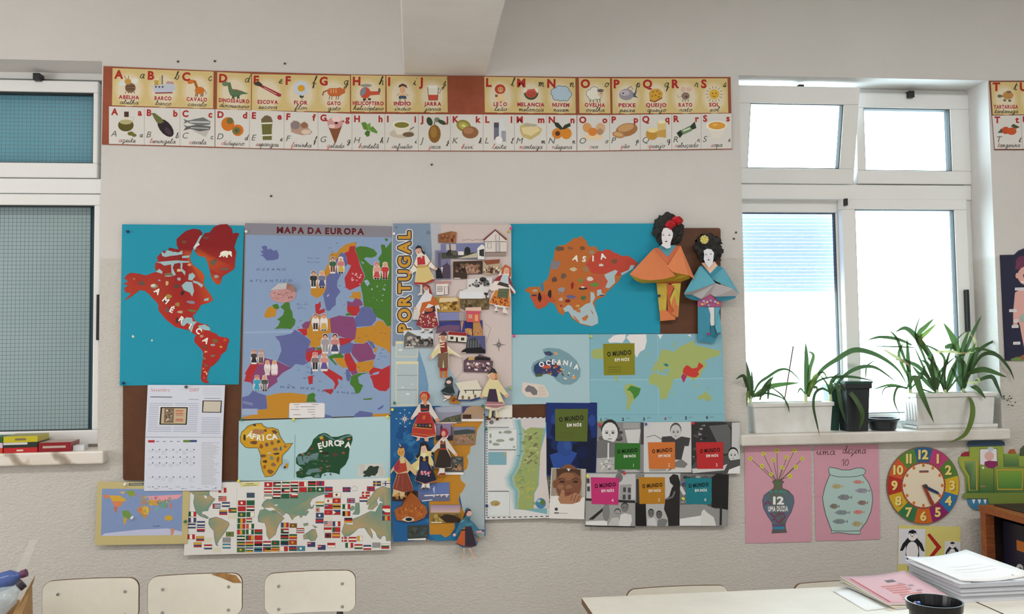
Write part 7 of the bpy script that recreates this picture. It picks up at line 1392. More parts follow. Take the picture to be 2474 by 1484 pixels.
a.ell(*CKC,226,238,(150,60,52),z=2,n=40); a.ell(*CKC,212,224,WOOD,z=3,n=40)
for h in range(48): t=2*pi*h/48; a.ell(CKC[0]+219*cos(t),CKC[1]+231*sin(t),5,5,(206,120,90),z=3,n=6)
for h in range(12): t=radians(h*30); a.ell(CKC[0]+193*sin(t),CKC[1]-206*cos(t),15,18,(206,120,52),z=4,n=10)
a.line([(428,378),(524,376)],16,(110,84,80),z=4); a.line([(428,390),(524,388)],8,(190,92,76),z=4)
a.build('numeral_ring',.008,CK,m=GLOSS)
cutout('hour_hand',[(466,515),(490,520),(620,585),(636,606),(622,614),(500,560)],.0105,(44,62,100),.0025,CK,m=GLOSS,T=TK,label='blue hour hand'); cutout('minute_hand',[(460,520),(485,512),(580,705),(578,740),(548,718)],.0135,(150,64,46),.0025,CK,m=GLOSS,T=TK,label='red minute hand')
cx3=P(2120+CKC[0]*.23584,1050+CKC[1]*.23584,0); MB().lathe((cx3.x,-.0155,cx3.z),[(.008,0),(.008,.003),(.004,.005)],12,'y').build('hub',GASKET,CK)

# ---- toy train
TT=(2240,1060,.22919)
TRN=thing('toy_train','green wooden train figure mounted on wall beside the clock','train',P(2400,1215,.01))
GRN,GLT=(96,140,52),(150,172,76)
def tr(name,pts,d,c,t=.004,**kw): return cutout(name,pts,d,c,t,TRN,m=GLOSS,T=TT,**kw)
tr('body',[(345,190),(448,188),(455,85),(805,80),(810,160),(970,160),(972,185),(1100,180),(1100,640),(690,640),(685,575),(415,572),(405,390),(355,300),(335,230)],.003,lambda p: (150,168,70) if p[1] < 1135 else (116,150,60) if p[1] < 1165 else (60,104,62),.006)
tr('roof',[(425,70),(440,32),(480,20),(780,20),(815,38),(822,72),(430,85)],.008,(50,78,104),.004,label='dark blue cab roof')
tr('chassis',[(382,592),(400,575),(1100,570),(1100,680),(660,690),(640,632),(385,632)],.007,(120,138,66),.004)
tr('buffer',[(355,185),(370,155),(410,138),(450,140),(448,186)],.002,(150,40,56),.003,label='red buffer'); tr('funnel_lamp',[(862,158),(880,115),(920,112),(942,158)],.003,(176,90,50),.005); tr('funnel',[(985,178),(990,110),(1020,75),(1100,70),(1100,180)],.003,(80,92,66),.005)
whl=[(545+118*cos(t),636+120*sin(t)) for t in [pi*i/14 for i in range(15)]]
tr('wheel',whl,.002,(70,130,164),.004,label='half-hidden blue wheel')
a=Art(*TT)
a.line([(372,225),(520,222),(525,545),(445,545),(435,400),(390,320),(372,225)],12,(198,160,66),z=1); a.poly([(392,240),(508,235),(510,530),(455,530),(448,400),(400,310)],lambda p: (130,158,96) if p[1] < 300 else (70,108,70),z=.6)
a.line([(735,330),(1010,330),(1000,535),(745,535)],14,(204,164,56),z=1,close=True); a.poly([(750,345),(998,345),(990,522),(756,522)],lambda p: (124,164,66) if p[1] < 400 else (84,134,62),z=.6)
a.poly([(555,125),(570,108),(720,105),(738,125),(742,300),(555,270)],(206,204,206),z=1); a.line([(555,270),(555,110),(735,105),(742,300)],6,(60,70,50),z=2)
a.poly([(606,245),(650,232),(740,240),(738,290),(690,316),(640,308),(604,280)],(140,44,96),z=3); a.ell(655,185,50,48,(206,164,156),z=3); a.ell(668,112,34,24,(176,190,196),z=4)
a.line([(552,275),(552,572)],5,(54,66,44),z=2); a.line([(702,305),(702,570)],5,(54,66,44),z=2); a.ell(590,308,12,12,(206,206,196),z=3); a.line([(560,505),(612,503)],12,(176,120,90),z=3); a.line([(808,165),(808,295),(1020,300)],6,(60,70,50),z=2)
a.poly([(812,165),(965,165),(970,290),(812,290)],lambda p: (130,160,70) if p[1] < 200 else (70,110,76),z=1)
a.build('painting',.009,TRN,m=GLOSS)
tr('boiler',[(1098,185),(1500,180),(1540,300),(1540,560),(1500,640),(1098,640)],.003,(104,144,58),.006); tr('wheel',[(1330+118*cos(t),636+120*sin(t)) for t in [pi*i/14 for i in range(15)]],.002,(70,130,164),.004)
a=Art(*TT)
for x in (490,550,610): a.poly([(x-18,640),(x+18,640),(x+4,690),(x-4,680)],(206,212,212),z=1)
a.build('spokes',.006,TRN,m=GLOSS)

# ---- anatomy board at the right edge
TB_=(2340,580,.21578)
AN=thing('body_chart','dark navy chart of a cartoon child with name strips, right edge','poster',P(2450,872,.004))
cutout('board',[(355,168),(515,165),(560,120),(620,95),(700,92),(760,150),(900,165),(900,1352),(410,1352)],.0012,(32,34,62),.0035,AN,T=TB_,m=GLOSS)
a=Art(*TB_); SKN=(206,158,150)
a.poly([(525,240),(560,190),(640,170),(740,180),(800,300),(620,320),(560,330)],(104,44,78),z=1); a.ell(660,400,112,110,SKN,z=2); a.ell(546,400,20,32,SKN,z=2); a.poly([(520,330),(540,220),(620,250),(600,300),(565,330)],(110,46,78),z=3); a.ell(625,400,14,22,(50,46,50),z=3); a.ell(610,470,32,10,(220,200,196),z=3)
a.poly([(520,590),(600,540),(800,545),(820,900),(740,1300),(640,1290),(600,1100),(575,960),(550,900),(545,970),(500,960),(500,800),(512,680)],SKN,z=2); a.poly([(575,850),(620,825),(720,830),(720,930),(600,920),(570,890)],(150,168,160),z=3); a.poly([(470,1335),(540,1310),(700,1315),(700,1352),(480,1352)],(110,136,70),z=3); a.poly([(570,1310),(640,1270),(640,1340),(590,1340)],(150,96,66),z=4)
for x,y,w_ in ((520,548,110),(455,790,84),(508,905,50),(484,968,76),(500,1155,80)): a.poly([(x,y-14),(x+w_,y-16),(x+w_,y+16),(x,y+18)],(200,198,200),z=5); a.line([(x+10,y),(x+w_-10,y)],5,(150,150,156),z=6)
a.poly([(1320-x,y) for x,y in [(520,590),(600,540),(660,540),(660,1290),(640,1290),(600,1100),(575,960),(550,900),(545,970),(500,960),(500,800),(512,680)]],SKN,z=2); a.ell(700,400,14,22,(50,46,50),z=3); a.ell(776,400,20,32,SKN,z=2)
a.build('print',.0047,AN,m=GLOSS)
# ------------------------------------------------------------------ folded-paper geishas
TGE=(1500,505,.12131); G2=1277.7
def fold(name,pts,col,parent,faces=None,T=TGE,m=None,t=.0007,**kw):
    V=[P(T[0]+x*T[2],T[1]+y*T[2],d) for x,y,d in pts]; F=faces or [tuple(range(len(V)))]
    o=mesh(name,V,F,m or PRINT,parent,cols=[col]*len(F),**kw)
    s=o.modifiers.new('paper','SOLIDIFY'); s.thickness=t; s.offset=0; return o
HAIR=mat('crumpled_black_crepe',(34,34,34),.75,build=noisy((26,26,26),(46,46,44),60,.6,.004,bscale=120))
REDC=mat('red_crepe_rose',(176,26,36),.6,build=noisy((140,16,28),(196,36,44),50,.5,.003,bscale=90))
GOLD=mat('gold_ribbon',(226,206,146),.25,metal=.7)
def puff(name,cx,cy,rx,ry,d0,dep,m,parent,seed,cut=None,n=22,rough=.22,T=TGE):
    """crumpled half dome bulging out of the plane d0"""
    bm=bmesh.new(); bmesh.ops.create_icosphere(bm,subdivisions=4,radius=1.0)
    c=P(T[0]+cx*T[2],T[1]+cy*T[2],d0); e=P(T[0]+(cx+rx)*T[2],T[1]+cy*T[2],d0); u=P(T[0]+cx*T[2],T[1]+(cy-ry)*T[2],d0)
    RX,RZ=(e-c).length,(u-c).length
    for v in bm.verts:
        q=v.co.normalized(); k=1+rough*(mnoise.noise(q*2.1+Vector((seed,0,0)))*1.1+mnoise.noise(q*5.5+Vector((seed,3,0)))*.7+abs(mnoise.noise(q*9+Vector((0,seed,0))))*.45-.15)
        y=q.y*k*dep
        v.co=Vector((c.x+q.x*k*RX,-d0+min(y,.004),c.z+q.z*k*RZ))
    return bm_mesh(name,bm,m,parent)
FACE=(206,204,206)
def facepart(parent,pts,d,eyes,mouth,col=FACE):
    f=fold('face',[(x,y,d) for x,y in pts],col,parent)
    a=Art(*TGE)
    for x,y,w in eyes: a.ell(x,y,w,w*.42,(44,40,44),z=1); a.line([(x-w,y-w*1.5),(x+w,y-w*1.6)],5,(170,166,168),z=1)
    x,y,w=mouth; a.ell(x,y,w,w*.5,(84,46,48),z=1); a.line([(x-4,y-60),(x+4,y-25)],7,(180,176,178),z=1)
    a.build('features',d+.0007,f); return f
O1c,O2c,YLc=(212,124,78),(196,96,58),(196,166,52)
g=thing('paper_geisha','orange origami geisha with large black hair and red roses','paper figure',P(1612,776,.02))
puff('hair',920,420,300,320,.020,.040,HAIR,g,3.1)
puff('rose',985,320,84,92,.064,.022,REDC,g,7.7,rough=.3); puff('rose',1120,235,110,80,.058,.022,REDC,g,9.2,rough=.3)
facepart(g,[(815,470),(850,385),(900,372),(1000,405),(1038,480),(1032,560),(1000,640),(988,690),(992,770),(915,792),(800,722),(832,690),(812,600)],.071,[(846,520,20),(968,522,24)],(902,648,24))
fold('collar',[(745,775,.050),(795,720,.050),(915,792,.054),(1000,722,.050),(1105,725,.050),(935,960,.056)],(88,150,166),g,label='blue inner collar')
fold('inner_robe',[(655,785,.046),(745,772,.048),(935,950,.055),(1095,735,.048),(1190,732,.044),(930,1115,.058)],(204,108,74),g)
fold('sleeve',[(650,790,.046),(175,1300,.070),(400,1402,.082),(610,1422,.086),(860,1397,.084),(1085,1335,.080),(920,1100,.060)],O1c,g,[(0,1,2),(0,2,3),(0,3,4,6),(4,5,6)],label='left orange cape panel')
fold('sleeve',[(1190,730,.046),(915,1150,.064),(1050,1262,.082),(1340,1322,.084),(1472,1402,.070)],(216,130,84),g,[(0,1,2),(0,2,3),(0,3,4)],label='right orange cape panel')
fold('lining',[(175,1302,.069),(300,1430,.050),(430,1480,.040),(690,1470,.038),(1000,1440,.042),(1090,1338,.078),(860,1397,.082),(610,1422,.084),(400,1402,.080)],YLc,g,[(0,1,8),(1,2,8),(2,3,7,8),(3,4,6,7),(4,5,6)],label='yellow lining of cape'); fold('lining',[(905,1160,.062),(1050,1262,.080),(1340,1322,.082),(1385,1380,.062),(1205,1450,.044),(1000,1440,.044),(1085,1340,.060)],(186,148,46),g,[(0,1,6),(1,2,5,6),(2,3,4,5)],label='yellow lining of cape')
def g2(*p): return [(x,y+G2,d) for x,y,d in p]
fold('sash',g2((700,160,.036),(1205,150,.036),(1200,205,.036),(700,205,.036)),O2c,g)
fold('skirt',g2((710,200,.034),(930,200,.036),(905,740,.032),(1090,870,.034),(1080,930,.034),(785,958,.026)),(196,170,70),g,label='yellow left skirt panel'); fold('skirt',g2((1195,200,.034),(1170,480,.034),(1140,870,.034),(1100,850,.040),(1000,640,.046),(975,520,.048),(1070,300,.044),(1000,215,.038)),(206,186,84),g,label='yellow right skirt panel')
fold('skirt_fold',g2((920,205,.038),(1065,260,.040),(980,500,.040),(1000,620,.042),(1070,750,.042),(1000,800,.040),(930,790,.036)),O2c,g); fold('hem',g2((775,750,.0365),(900,745,.038),(1080,870,.040),(1085,930,.038),(785,955,.034)),O1c,g); fold('hem',g2((1090,520,.048),(1070,440,.048),(1015,640,.048),(1070,750,.048),(990,800,.044),(1120,885,.044),(1150,670,.046),(1100,620,.046)),(212,122,76),g,[(0,1,2),(0,2,3,7),(3,4,5,6,7)])
g=thing('paper_geisha','blue origami geisha with gold bow in black hair','paper figure',P(1710,828,.02))
puff('hair',1745,780,262,262,.020,.038,HAIR,g,5.3,rough=.3)
for sx_,sy_,tx,ty in ((1960,640,2035,700),(1900,950,2025,1035),(1620,1000,1600,1090)): fold('hair_wisp',[(sx_-50,sy_-40,.03),(sx_+30,sy_,.03),(tx,ty,.034),(sx_-20,sy_+60,.03)],(34,34,34),g,m=HAIR)
facepart(g,[(1650,830),(1720,792),(1800,805),(1855,875),(1842,1000),(1832,1085),(1755,1175),(1685,1080),(1650,1000),(1660,920)],.070,[(1695,910,18),(1795,900,18)],(1748,1015,22),(200,202,208))
fold('collar',[(1605,1080,.048),(1675,1065,.05),(1755,1165,.055),(1865,1040,.05),(1925,1130,.048),(1778,1285,.056)],(220,184,160),g,label='cream inner collar')
for k in range(9):
    t=2*pi*k/9; r=84; x,y=1663,612
    fold('bow_loop',[(x,y,.066),(x+r*cos(t-.3),y+r*sin(t-.3),.084),(x+r*1.1*cos(t),y+r*1.1*sin(t),.076),(x+r*cos(t+.3),y+r*sin(t+.3),.084)],(214,180,96),g,m=GOLD)
B1c,B2c=(92,164,182),(64,140,164)
fold('inner_robe',[(1560,1158,.045),(1605,1120,.047),(1780,1285,.055),(1925,1125,.047),(2035,1172,.045),(1840,1420,.058)],B2c,g)
fold('sleeve',[(1560,1155,.047),(1260,G2+405,.066),(1420,G2+362,.080),(1885,G2+200,.084),(1600,1140,.05)],B1c,g,[(0,1,2),(0,2,3,4)],label='left blue cape panel'); fold('sleeve',[(2040,1170,.046),(1800,1385,.058),(1895,G2+165,.080),(2250,G2+315,.080),(2355,G2+400,.062)],B1c,g,[(0,1,2),(0,2,3),(0,3,4)],label='right blue cape panel')
fold('lining',g2((1260,410,.064),(1420,362,.078),(1885,200,.082),(2250,317,.078),(2355,402,.06),(2300,460,.05),(1870,472,.046),(1780,418,.044),(1600,516,.046),(1420,432,.05),(1265,430,.058)),(178,174,176),g,[(0,1,9,10),(1,2,7,8,9),(2,3,6,7),(3,4,5,6)],label='grey lining of cape')
fold('cuff',g2((1265,430,.06),(1420,434,.052),(1600,517,.048),(1530,552,.04),(1400,532,.044),(1290,482,.052)),(58,128,150),g); fold('cuff',g2((1870,472,.048),(2300,460,.052),(2270,502,.05),(2080,562,.044),(1935,552,.04)),(58,130,152),g)
o=fold('sash',g2((1530,560,.036),(1600,512,.038),(1780,418,.042),(1905,520,.038),(2005,560,.036),(1985,672,.036),(1528,666,.036)),(176,88,132),g,label='pink flowered sash')
a=Art(*TGE)
for x,y,c in ((1650,560,(150,150,190)),(1620,620,(206,170,110)),(1720,580,(206,170,120)),(1790,550,(150,140,180)),(1880,570,(150,160,200)),(1930,600,(206,160,90)),(1745,640,(120,160,170)),(1670,610,(196,120,150))): a.blob(x,y+G2,34,30,c,z=1)
a.build('flowers',.0425,o)
fold('skirt',g2((1530,668,.034),(1740,680,.036),(1782,820,.036),(1770,1245,.036),(1890,1320,.032),(1870,1392,.03),(1535,1352,.03)),B2c,g); fold('underskirt',g2((1740,680,.033),(1862,680,.033),(1868,1040,.033),(1790,1050,.033)),(202,200,202),g,label='white underskirt')
fold('skirt',g2((1870,680,.036),(1982,680,.036),(1960,780,.042),(2012,1170,.048),(1920,1205,.048),(1880,1080,.04)),B1c,g); fold('skirt',g2((1788,1048,.032),(1870,1038,.032),(1895,1190,.036),(1955,1212,.04),(1890,1310,.034),(1765,1250,.034)),(48,116,138),g)
# ------------------------------------------------------------------ things on the right sill
SZ=1.1112
WPL=mat('white_plastic_planter',(198,198,196),.45,build=noisy((184,182,176),(202,202,200),7)); SOIL=mat('potting_soil',(60,46,36),.95,build=noisy((44,34,26),(78,60,46),60,.8,.005))
BPL=mat('black_plastic_pot',(34,38,40),.35); GPL=mat('dark_green_plastic',(38,66,56),.35)
def planter(label,x0,x1,y0,y1,h,tray):
    r=thing('planter',label,'planter',((x0+x1)/2,(y0+y1)/2,SZ)); z0=SZ+(.006 if tray else 0); z1=SZ+h; k=.010; t=.004
    b=MB()
    ring=lambda e,z: [(x0+k-e,y0+k-e,z),(x1-k+e,y0+k-e,z),(x1-k+e,y1-k+e,z),(x0+k-e,y1-k+e,z)]
    V=ring(-.004,z0)+ring(.004,z1-.016)+ring(k,z1-.016)+ring(k,z1)+ring(.002,z1)+ring(-.002,z1-.03)
    F=[(3,2,1,0)]+[(4*i+j,4*i+(j+1) % 4,4*i+4+(j+1) % 4,4*i+4+j) for i in range(5) for j in range(4)]+[(20,21,22,23)]
    soften(mesh('trough',V,F,WPL,r),.002)
    MB().box(x0+k+.004,x1-k-.004,y0+k+.004,y1-k-.004,z1-.028,z1-.02).build('soil',SOIL,r)
    for i in range(4 if tray else 0):
        y=y0+.028+(y1-y0-.056)*i/3; box('flute',x0+.0065,x0+.012,y-.005,y+.005,z0+.03,z1-.034,WPL,r,.002)
    if tray: soften(MB().box(x0+.004,x1-.004,y0+.002,y1-.002,SZ,SZ+.006).frame(x0,x1,SZ+.006,SZ+.018,(.004,.004,0,0),y0,y1).box(x0,x1,y0,y0+.004,SZ+.006,SZ+.02).box(x0,x1,y1-.004,y1,SZ+.006,SZ+.02).build('tray',WPL,r),.0015)
    return r
planter('white plastic planter at left end of right window sill',P(1820,1000,.012).x,P(2017,1000,.012).x,-.012,.098,.123,False)
planter('white fluted planter with tray at right end of window sill',P(2214,1000,.02).x,P(2410,1000,.02).x,-.022,.098,.150,True)
pot=thing('flower_pot','tall square black plastic pot between the two planters','pot',(1.83,.03,SZ))
px0,px1=P(2046,1000,.01).x,P(2103,1000,.01).x
ringp=lambda e,z: [(px0-e,-.012-e,z),(px1+e,-.012-e,z),(px1+e,.080+e,z),(px0-e,.080+e,z)]
V=ringp(-.008,SZ)+ringp(0,SZ+.175)+ringp(.007,SZ+.175)+ringp(.007,SZ+.198)+ringp(.002,SZ+.198)+ringp(-.003,SZ+.15)
soften(mesh('body',V,[(3,2,1,0)]+[(4*i+j,4*i+(j+1) % 4,4*i+4+(j+1) % 4,4*i+4+j) for i in range(5) for j in range(4)]+[(20,21,22,23)],BPL,pot),.003)
MB().frame(px0-.009,px1+.009,SZ+.196,SZ+.205,(.01,.01,.004,.004),-.021,.089).build('rim',GPL,pot)
gl=thing('flower_pot','dark green square pot hidden behind the tall black pot','pot',(1.76,.07,SZ));
bx=P(2142,1020,.0); bowl=MB().lathe((bx.x,.03,SZ),[(.040,0),(.050,.004),(.057,.038),(.066,.044),(.066,.050),(.060,.050),(.050,.030),(.046,.012),(.0,.010)],28).build('bowl',BPL,smooth=False,label='shallow round black plastic bowl between pot and right planter',cat='bowl')
qx=P(2030,1000,-.05).x-.012; ringq=lambda e,z: [(qx-.028-e,.06-e,z),(qx+.018+e,.06-e,z),(qx+.018+e,.110+e,z),(qx-.028-e,.110+e,z)]
V=ringq(-.005,SZ)+ringq(.002,SZ+.17)+ringq(.006,SZ+.17)+ringq(.006,SZ+.19)+ringq(.002,SZ+.19)+ringq(-.003,SZ+.15)
soften(mesh('body',V,[(3,2,1,0)]+[(4*i+j,4*i+(j+1) % 4,4*i+4+(j+1) % 4,4*i+4+j) for i in range(5) for j in range(4)]+[(20,21,22,23)],GPL,gl),.002)

# leaves: middle line in the photograph (crop frame), widest breadth, distance from wall at base and tip
TPL=(1770,740,.28456)
def leaf_build(nt,b):
    out=nt.nodes['Material Output']; at=N(nt,'ShaderNodeAttribute'); at.attribute_name='Col'; t=N(nt,'ShaderNodeBsdfTranslucent'); m_=N(nt,'ShaderNodeMixShader'); m_.inputs[0].default_value=.3
    nt.links.new(at.outputs['Color'],b.inputs['Base Color']); nt.links.new(at.outputs['Color'],t.inputs[0]); nt.links.new(b.outputs[0],m_.inputs[1]); nt.links.new(t.outputs[0],m_.inputs[2]); nt.links.new(m_.outputs[0],out.inputs[0])
LEAF=mat('strap_leaf',rough=.4,build=leaf_build)
def leaf(parent,pts,w,d0,d1,c=0,tip=None,name='leaf'):
    k=len(pts); L=smooth_line([(TPL[0]+x*TPL[2],TPL[1]+y*TPL[2],d0+(d1-d0)*min(1,i/(k-1)*(2.6 if d1 > .012 else 1))) for i,(x,y) in enumerate(pts)],6); n=len(L)
    C3=[P(q[0],q[1],q[2]) for q in L]; V=[]; cols=[]
    base=[(56,78,46),(68,94,50),(100,124,58),(158,158,112),(92,70,54)][c]
    for i,p in enumerate(C3):
        t=(C3[min(i+1,n-1)]-C3[max(i-1,0)]).normalized(); s=t.cross(Vector((0,1,0)));
        if s.length < .2: s=Vector((1,0,0))
        s.normalize(); u=i/(n-1); prof=(.55+.45*min(1,u*3))*(1-max(0,(u-.45)/.55)**1.8); hw=w*TPL[2]*.00165/2*max(prof,.03)
        V += [p-s*hw+Vector((0,-.25*hw,0)),p,p+s*hw+Vector((0,-.25*hw,0))]
    F=[]
    for i in range(n-1):
        u=i/(n-1)
        cc=tuple(int(v*(1.12 if u < .15 else 1)) for v in base) if not (tip and u > .85) else tip
        F += [(3*i,3*i+1,3*i+4,3*i+3),(3*i+1,3*i+2,3*i+5,3*i+4)]; cols += [cc,cc]
    return mesh(name,V,F,LEAF,parent,cols=cols,smooth=True)
def plant(label,bx_,by_,d,leaves):
    q=P(TPL[0]+bx_*TPL[2],TPL[1]+by_*TPL[2],d); r=thing('strap_leaf_plant',label,'plant',q,'strap-leaved plants on the sill')
    for L in leaves: leaf(r,L[0],L[1],d,L[2],*(L[3:]))
    mb=MB().tube([q-Vector((0,0,.02)),q+Vector((0,0,.018))],[.009,.006],8); mb.build('stem',mat('stem',(170,176,132),.6),r); return r
DA=-.04
plant('leafy plant at far left end of left planter, leaf over wall edge',150,800,DA,[([(150,800),(140,640),(100,430)],50,DA+.02),([(160,790),(166,680),(160,540)],28,DA),([(140,760),(112,640),(85,590),(25,622)],34,.03),([(150,790),(128,730),(120,860)],26,.016,2),([(160,780),(220,660),(300,600),(400,540),(490,550),(600,660)],26,DA),([(170,770),(330,680),(570,650)],46,DA+.01,1),([(170,760),(250,740),(300,660),(350,590)],44,DA),([(180,770),(290,740),(400,770),(440,800)],18,DA),([(230,800),(262,690),(330,600)],26,DA),([(300,790),(305,700),(330,640)],24,DA+.01),([(330,690),(420,760),(470,850),(480,905)],16,.02)])
plant('tall plant in middle of left planter, one leaf arching right',620,785,DA,[([(620,785),(625,500),(620,310)],46,DA),([(650,770),(650,560),(685,420),(640,385)],34,DA+.01,1),([(640,770),(740,560),(900,440),(1020,375),(1140,385),(1280,445),(1410,550),(1490,690)],46,DA-.01),([(650,730),(720,640),(820,605),(960,600)],20,DA),([(610,740),(575,700),(545,750)],16,DA+.02),([(670,690),(710,690),(712,712)],26,DA+.02),([(630,780),(650,660),(760,560),(810,640)],24,DA,1),([(640,760),(690,620),(720,570)],46,DA+.02,2)])
plant('drooping plant at right end of left planter beside black pot',830,785,DA,[([(830,785),(838,640),(910,565)],34,DA),([(830,770),(800,660),(730,575)],18,DA),([(840,720),(960,580),(1100,515),(1230,530),(1400,655)],34,.01),([(850,650),(900,600),(1050,605),(1220,640)],24,DA),([(850,680),(890,690),(920,860),(965,1000)],38,.036),([(860,660),(1000,740),(1090,880),(1095,980),(1070,1050)],44,.040,1),([(825,730),(760,700),(700,740),(685,850),(715,1000),(742,1110)],26,.055,0,(150,96,50)),([(1130,610),(1140,510),(1220,455)],14,DA)])
plant('plant at left end of right planter with one broad drooping leaf',1510,745,DA,[([(1510,745),(1490,500),(1480,270)],44,DA),([(1490,690),(1540,590),(1600,740),(1710,990)],66,.045,1),([(1480,700),(1400,690),(1370,800),(1420,925)],22,.02),([(1490,700),(1340,668),(1180,712)],20,DA+.02,1),([(1500,500),(1400,440),(1270,360)],30,.0,3),([(1500,560),(1440,400),(1390,270),(1330,205)],30,DA),([(1520,330),(1400,280),(1250,262),(1140,290)],30,DA),([(1540,350),(1400,345),(1170,338)],14,DA-.01),([(1500,620),(1410,420),(1450,310)],30,DA,1),([(1510,700),(1600,600),(1640,480)],22,DA),([(1490,690),(1300,690),(1265,790)],12,.01)])
plant('bushy plant in the middle of right planter with upright leaf fan',1735,745,DA,[([(1735,745),(1700,480),(1580,290),(1470,188),(1380,222)],56,DA),([(1740,740),(1620,420),(1550,240),(1600,70)],24,DA),([(1660,420),(1580,250),(1640,170),(1710,105)],46,DA+.01,1),([(1620,330),(1590,280),(1660,210),(1730,150)],40,DA+.02,2),([(1720,700),(1570,510),(1370,448)],38,DA),([(1720,690),(1640,560),(1540,340)],26,DA),([(1740,700),(1800,480),(1740,380),(1560,300)],26,DA-.01),([(1740,720),(1760,560),(1900,420)],26,DA),([(1730,730),(1620,620),(1520,500)],40,DA+.01),([(1720,740),(1600,700),(1560,640)],16,DA),([(1740,735),(1690,560),(1700,400)],46,DA,1),([(1730,740),(1650,600),(1580,560)],30,DA+.02),([(1740,700),(1660,500),(1600,460)],34,DA-.01)])
plant('slim plant with broad pointed leaf just right of planter middle',1805,745,DA,[([(1805,745),(1850,560),(1940,400)],36,DA),([(1930,420),(1890,330),(1850,240),(1788,140)],64,DA+.01,1),([(1800,730),(1730,520),(1640,430)],30,DA),([(1810,740),(1800,540),(1870,330),(1990,200)],22,DA-.01),([(1810,740),(1900,620),(1960,560)],20,DA),([(1800,740),(1760,640),(1660,580)],20,DA),([(1810,735),(1790,560),(1840,420)],40,DA),([(1700,390),(1850,385),(1930,400),(2060,390)],26,DA+.02,3),([(1800,350),(1860,340),(1900,390)],50,DA),([(1810,740),(1880,560),(1900,460)],34,DA+.01)])
plant('large plant at right end of right planter, pale leaf hanging below sill',1960,735,DA+.01,[([(1960,735),(1930,520),(1960,330),(2010,200)],54,DA),([(1960,700),(2030,450),(2150,330),(2310,265)],34,DA),([(1970,660),(2100,430),(2230,410),(2340,520),(2392,628)],34,.02),([(1980,580),(2130,538),(2330,605)],50,.03,1),([(1965,720),(2025,810),(2030,940),(1970,1090),(1840,1158)],52,.075,2),([(1980,680),(2060,690),(2150,785)],46,.03,1),([(2060,640),(2190,598),(2240,670),(2290,790)],40,.01),([(1960,420),(2040,220),(2112,82)],34,DA),([(1930,410),(2080,360),(2290,412)],26,DA+.02,1),([(1950,720),(1890,590),(1860,520)],26,DA),([(1960,700),(1960,500),(1880,420)],50,DA+.02),([(1970,690),(2000,540),(2090,400)],46,DA),([(1980,650),(2090,640),(2060,590)],24,.0,3),([(2010,230),(2060,300),(2060,380)],26,DA,3),([(1960,700),(2010,480),(2060,300)],50,DA,1)])
st=thing('plant_stick','thin brown stick standing in left planter','stick',P(TPL[0]+440*TPL[2],TPL[1]+790*TPL[2],DA)); a_,b_=P(TPL[0]+440*TPL[2],TPL[1]+800*TPL[2],DA),P(TPL[0]+515*TPL[2],TPL[1]+340*TPL[2],DA)
MB().tube([a_,b_],.0028,7).build('stick',mat('twig',(84,62,52),.8),st)
rr=random.Random(5); sp=thing('trailing_plant','small sprig with tiny leaves hanging at right end of planter','plant',P(2440,980,.02)); pth=[P(2412,948,-.02),P(2425,962,.01),P(2436,968,.02),P(2444,972,.025)]
MB().tube(pth,.0012,5).build('stem',LEAF if 0 else mat('sprig_stem',(96,104,60),.7),sp)
for i in range(12):
    q=pth[1]+(pth[3]-pth[1])*rr.random()+Vector((rr.uniform(-.016,.016),rr.uniform(-.01,.004),rr.uniform(-.02,.012))); s=.006
    mesh('leaf',[q,q+Vector((s,-.003,s*.6)),q+Vector((s*1.6,0,0)),q+Vector((s,.002,-s*.6))],[(0,1,2,3)],LEAF,sp,cols=[(84,106,62)])

# ------------------------------------------------------------------ game boxes on the left sill
TSL=(0,1030,.11318)
def gbox(label,xa,xb,y0,y1,z0,h,col,draw=None,rot=0,topc=None):
    """box with its front from photograph x xa..xb; z0 above the sill"""
    fx0,fx1=P(xa,1080,-y0).x,P(xb,1080,-y0).x; Z=1.1082+z0
    r=thing('game_box',label,'box',((fx0+fx1)/2,(y0+y1)/2,Z))
    V=boxv(fx0,fx1,y0,y1,Z,Z+h)
    if rot:
        c=Vector((fx0,y0,Z)); M=Matrix.Translation(c) @ Matrix.Rotation(radians(rot),4,'Z') @ Matrix.Translation(-c); V=[M @ v for v in V]
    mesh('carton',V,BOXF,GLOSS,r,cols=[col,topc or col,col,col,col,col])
    if draw:
        ms=draw; u0,v0,u1,v1,c=ms; e=Vector((0,-.0006,0)); A,B,Cc,D=V[0],V[1],V[5],V[4]
        pt=lambda u,v: A+(B-A)*u+(D-A)*v+e
        mesh('label_print',[pt(u0,v0),pt(u1,v0),pt(u1,v1),pt(u0,v1)],[(0,1,2,3)],GLOSS,r,cols=[c])
    return r
gbox('flat red game box at bottom of the left stack on marble sill',9,89,-.034,.09,0,.0185,(188,44,46),(.38,.3,.58,.62,(206,186,170)),3)
gbox('black and white game box in middle of stack on marble sill',8,89,-.033,.10,.0187,.019,(44,54,46),(.0,.55,.7,.98,(190,188,184)),4)
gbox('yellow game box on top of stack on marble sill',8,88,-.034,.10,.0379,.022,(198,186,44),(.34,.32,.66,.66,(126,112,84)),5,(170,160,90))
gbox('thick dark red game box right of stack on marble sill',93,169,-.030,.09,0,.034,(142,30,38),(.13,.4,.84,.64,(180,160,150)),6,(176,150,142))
gbox('small white carton at right end of marble sill',176,202,.0,.06,0,.0185,(200,202,204),None,5)
gbox('orange box at left frame edge, bottom, on marble sill',-70,6,-.036,.08,0,.019,(200,70,44))
gbox('lilac box at left frame edge, middle, on marble sill',-70,6,-.034,.08,.0192,.018,(196,170,196)); gbox('green box at left frame edge, top, on marble sill',-70,7,-.033,.08,.0374,.021,(52,96,44))
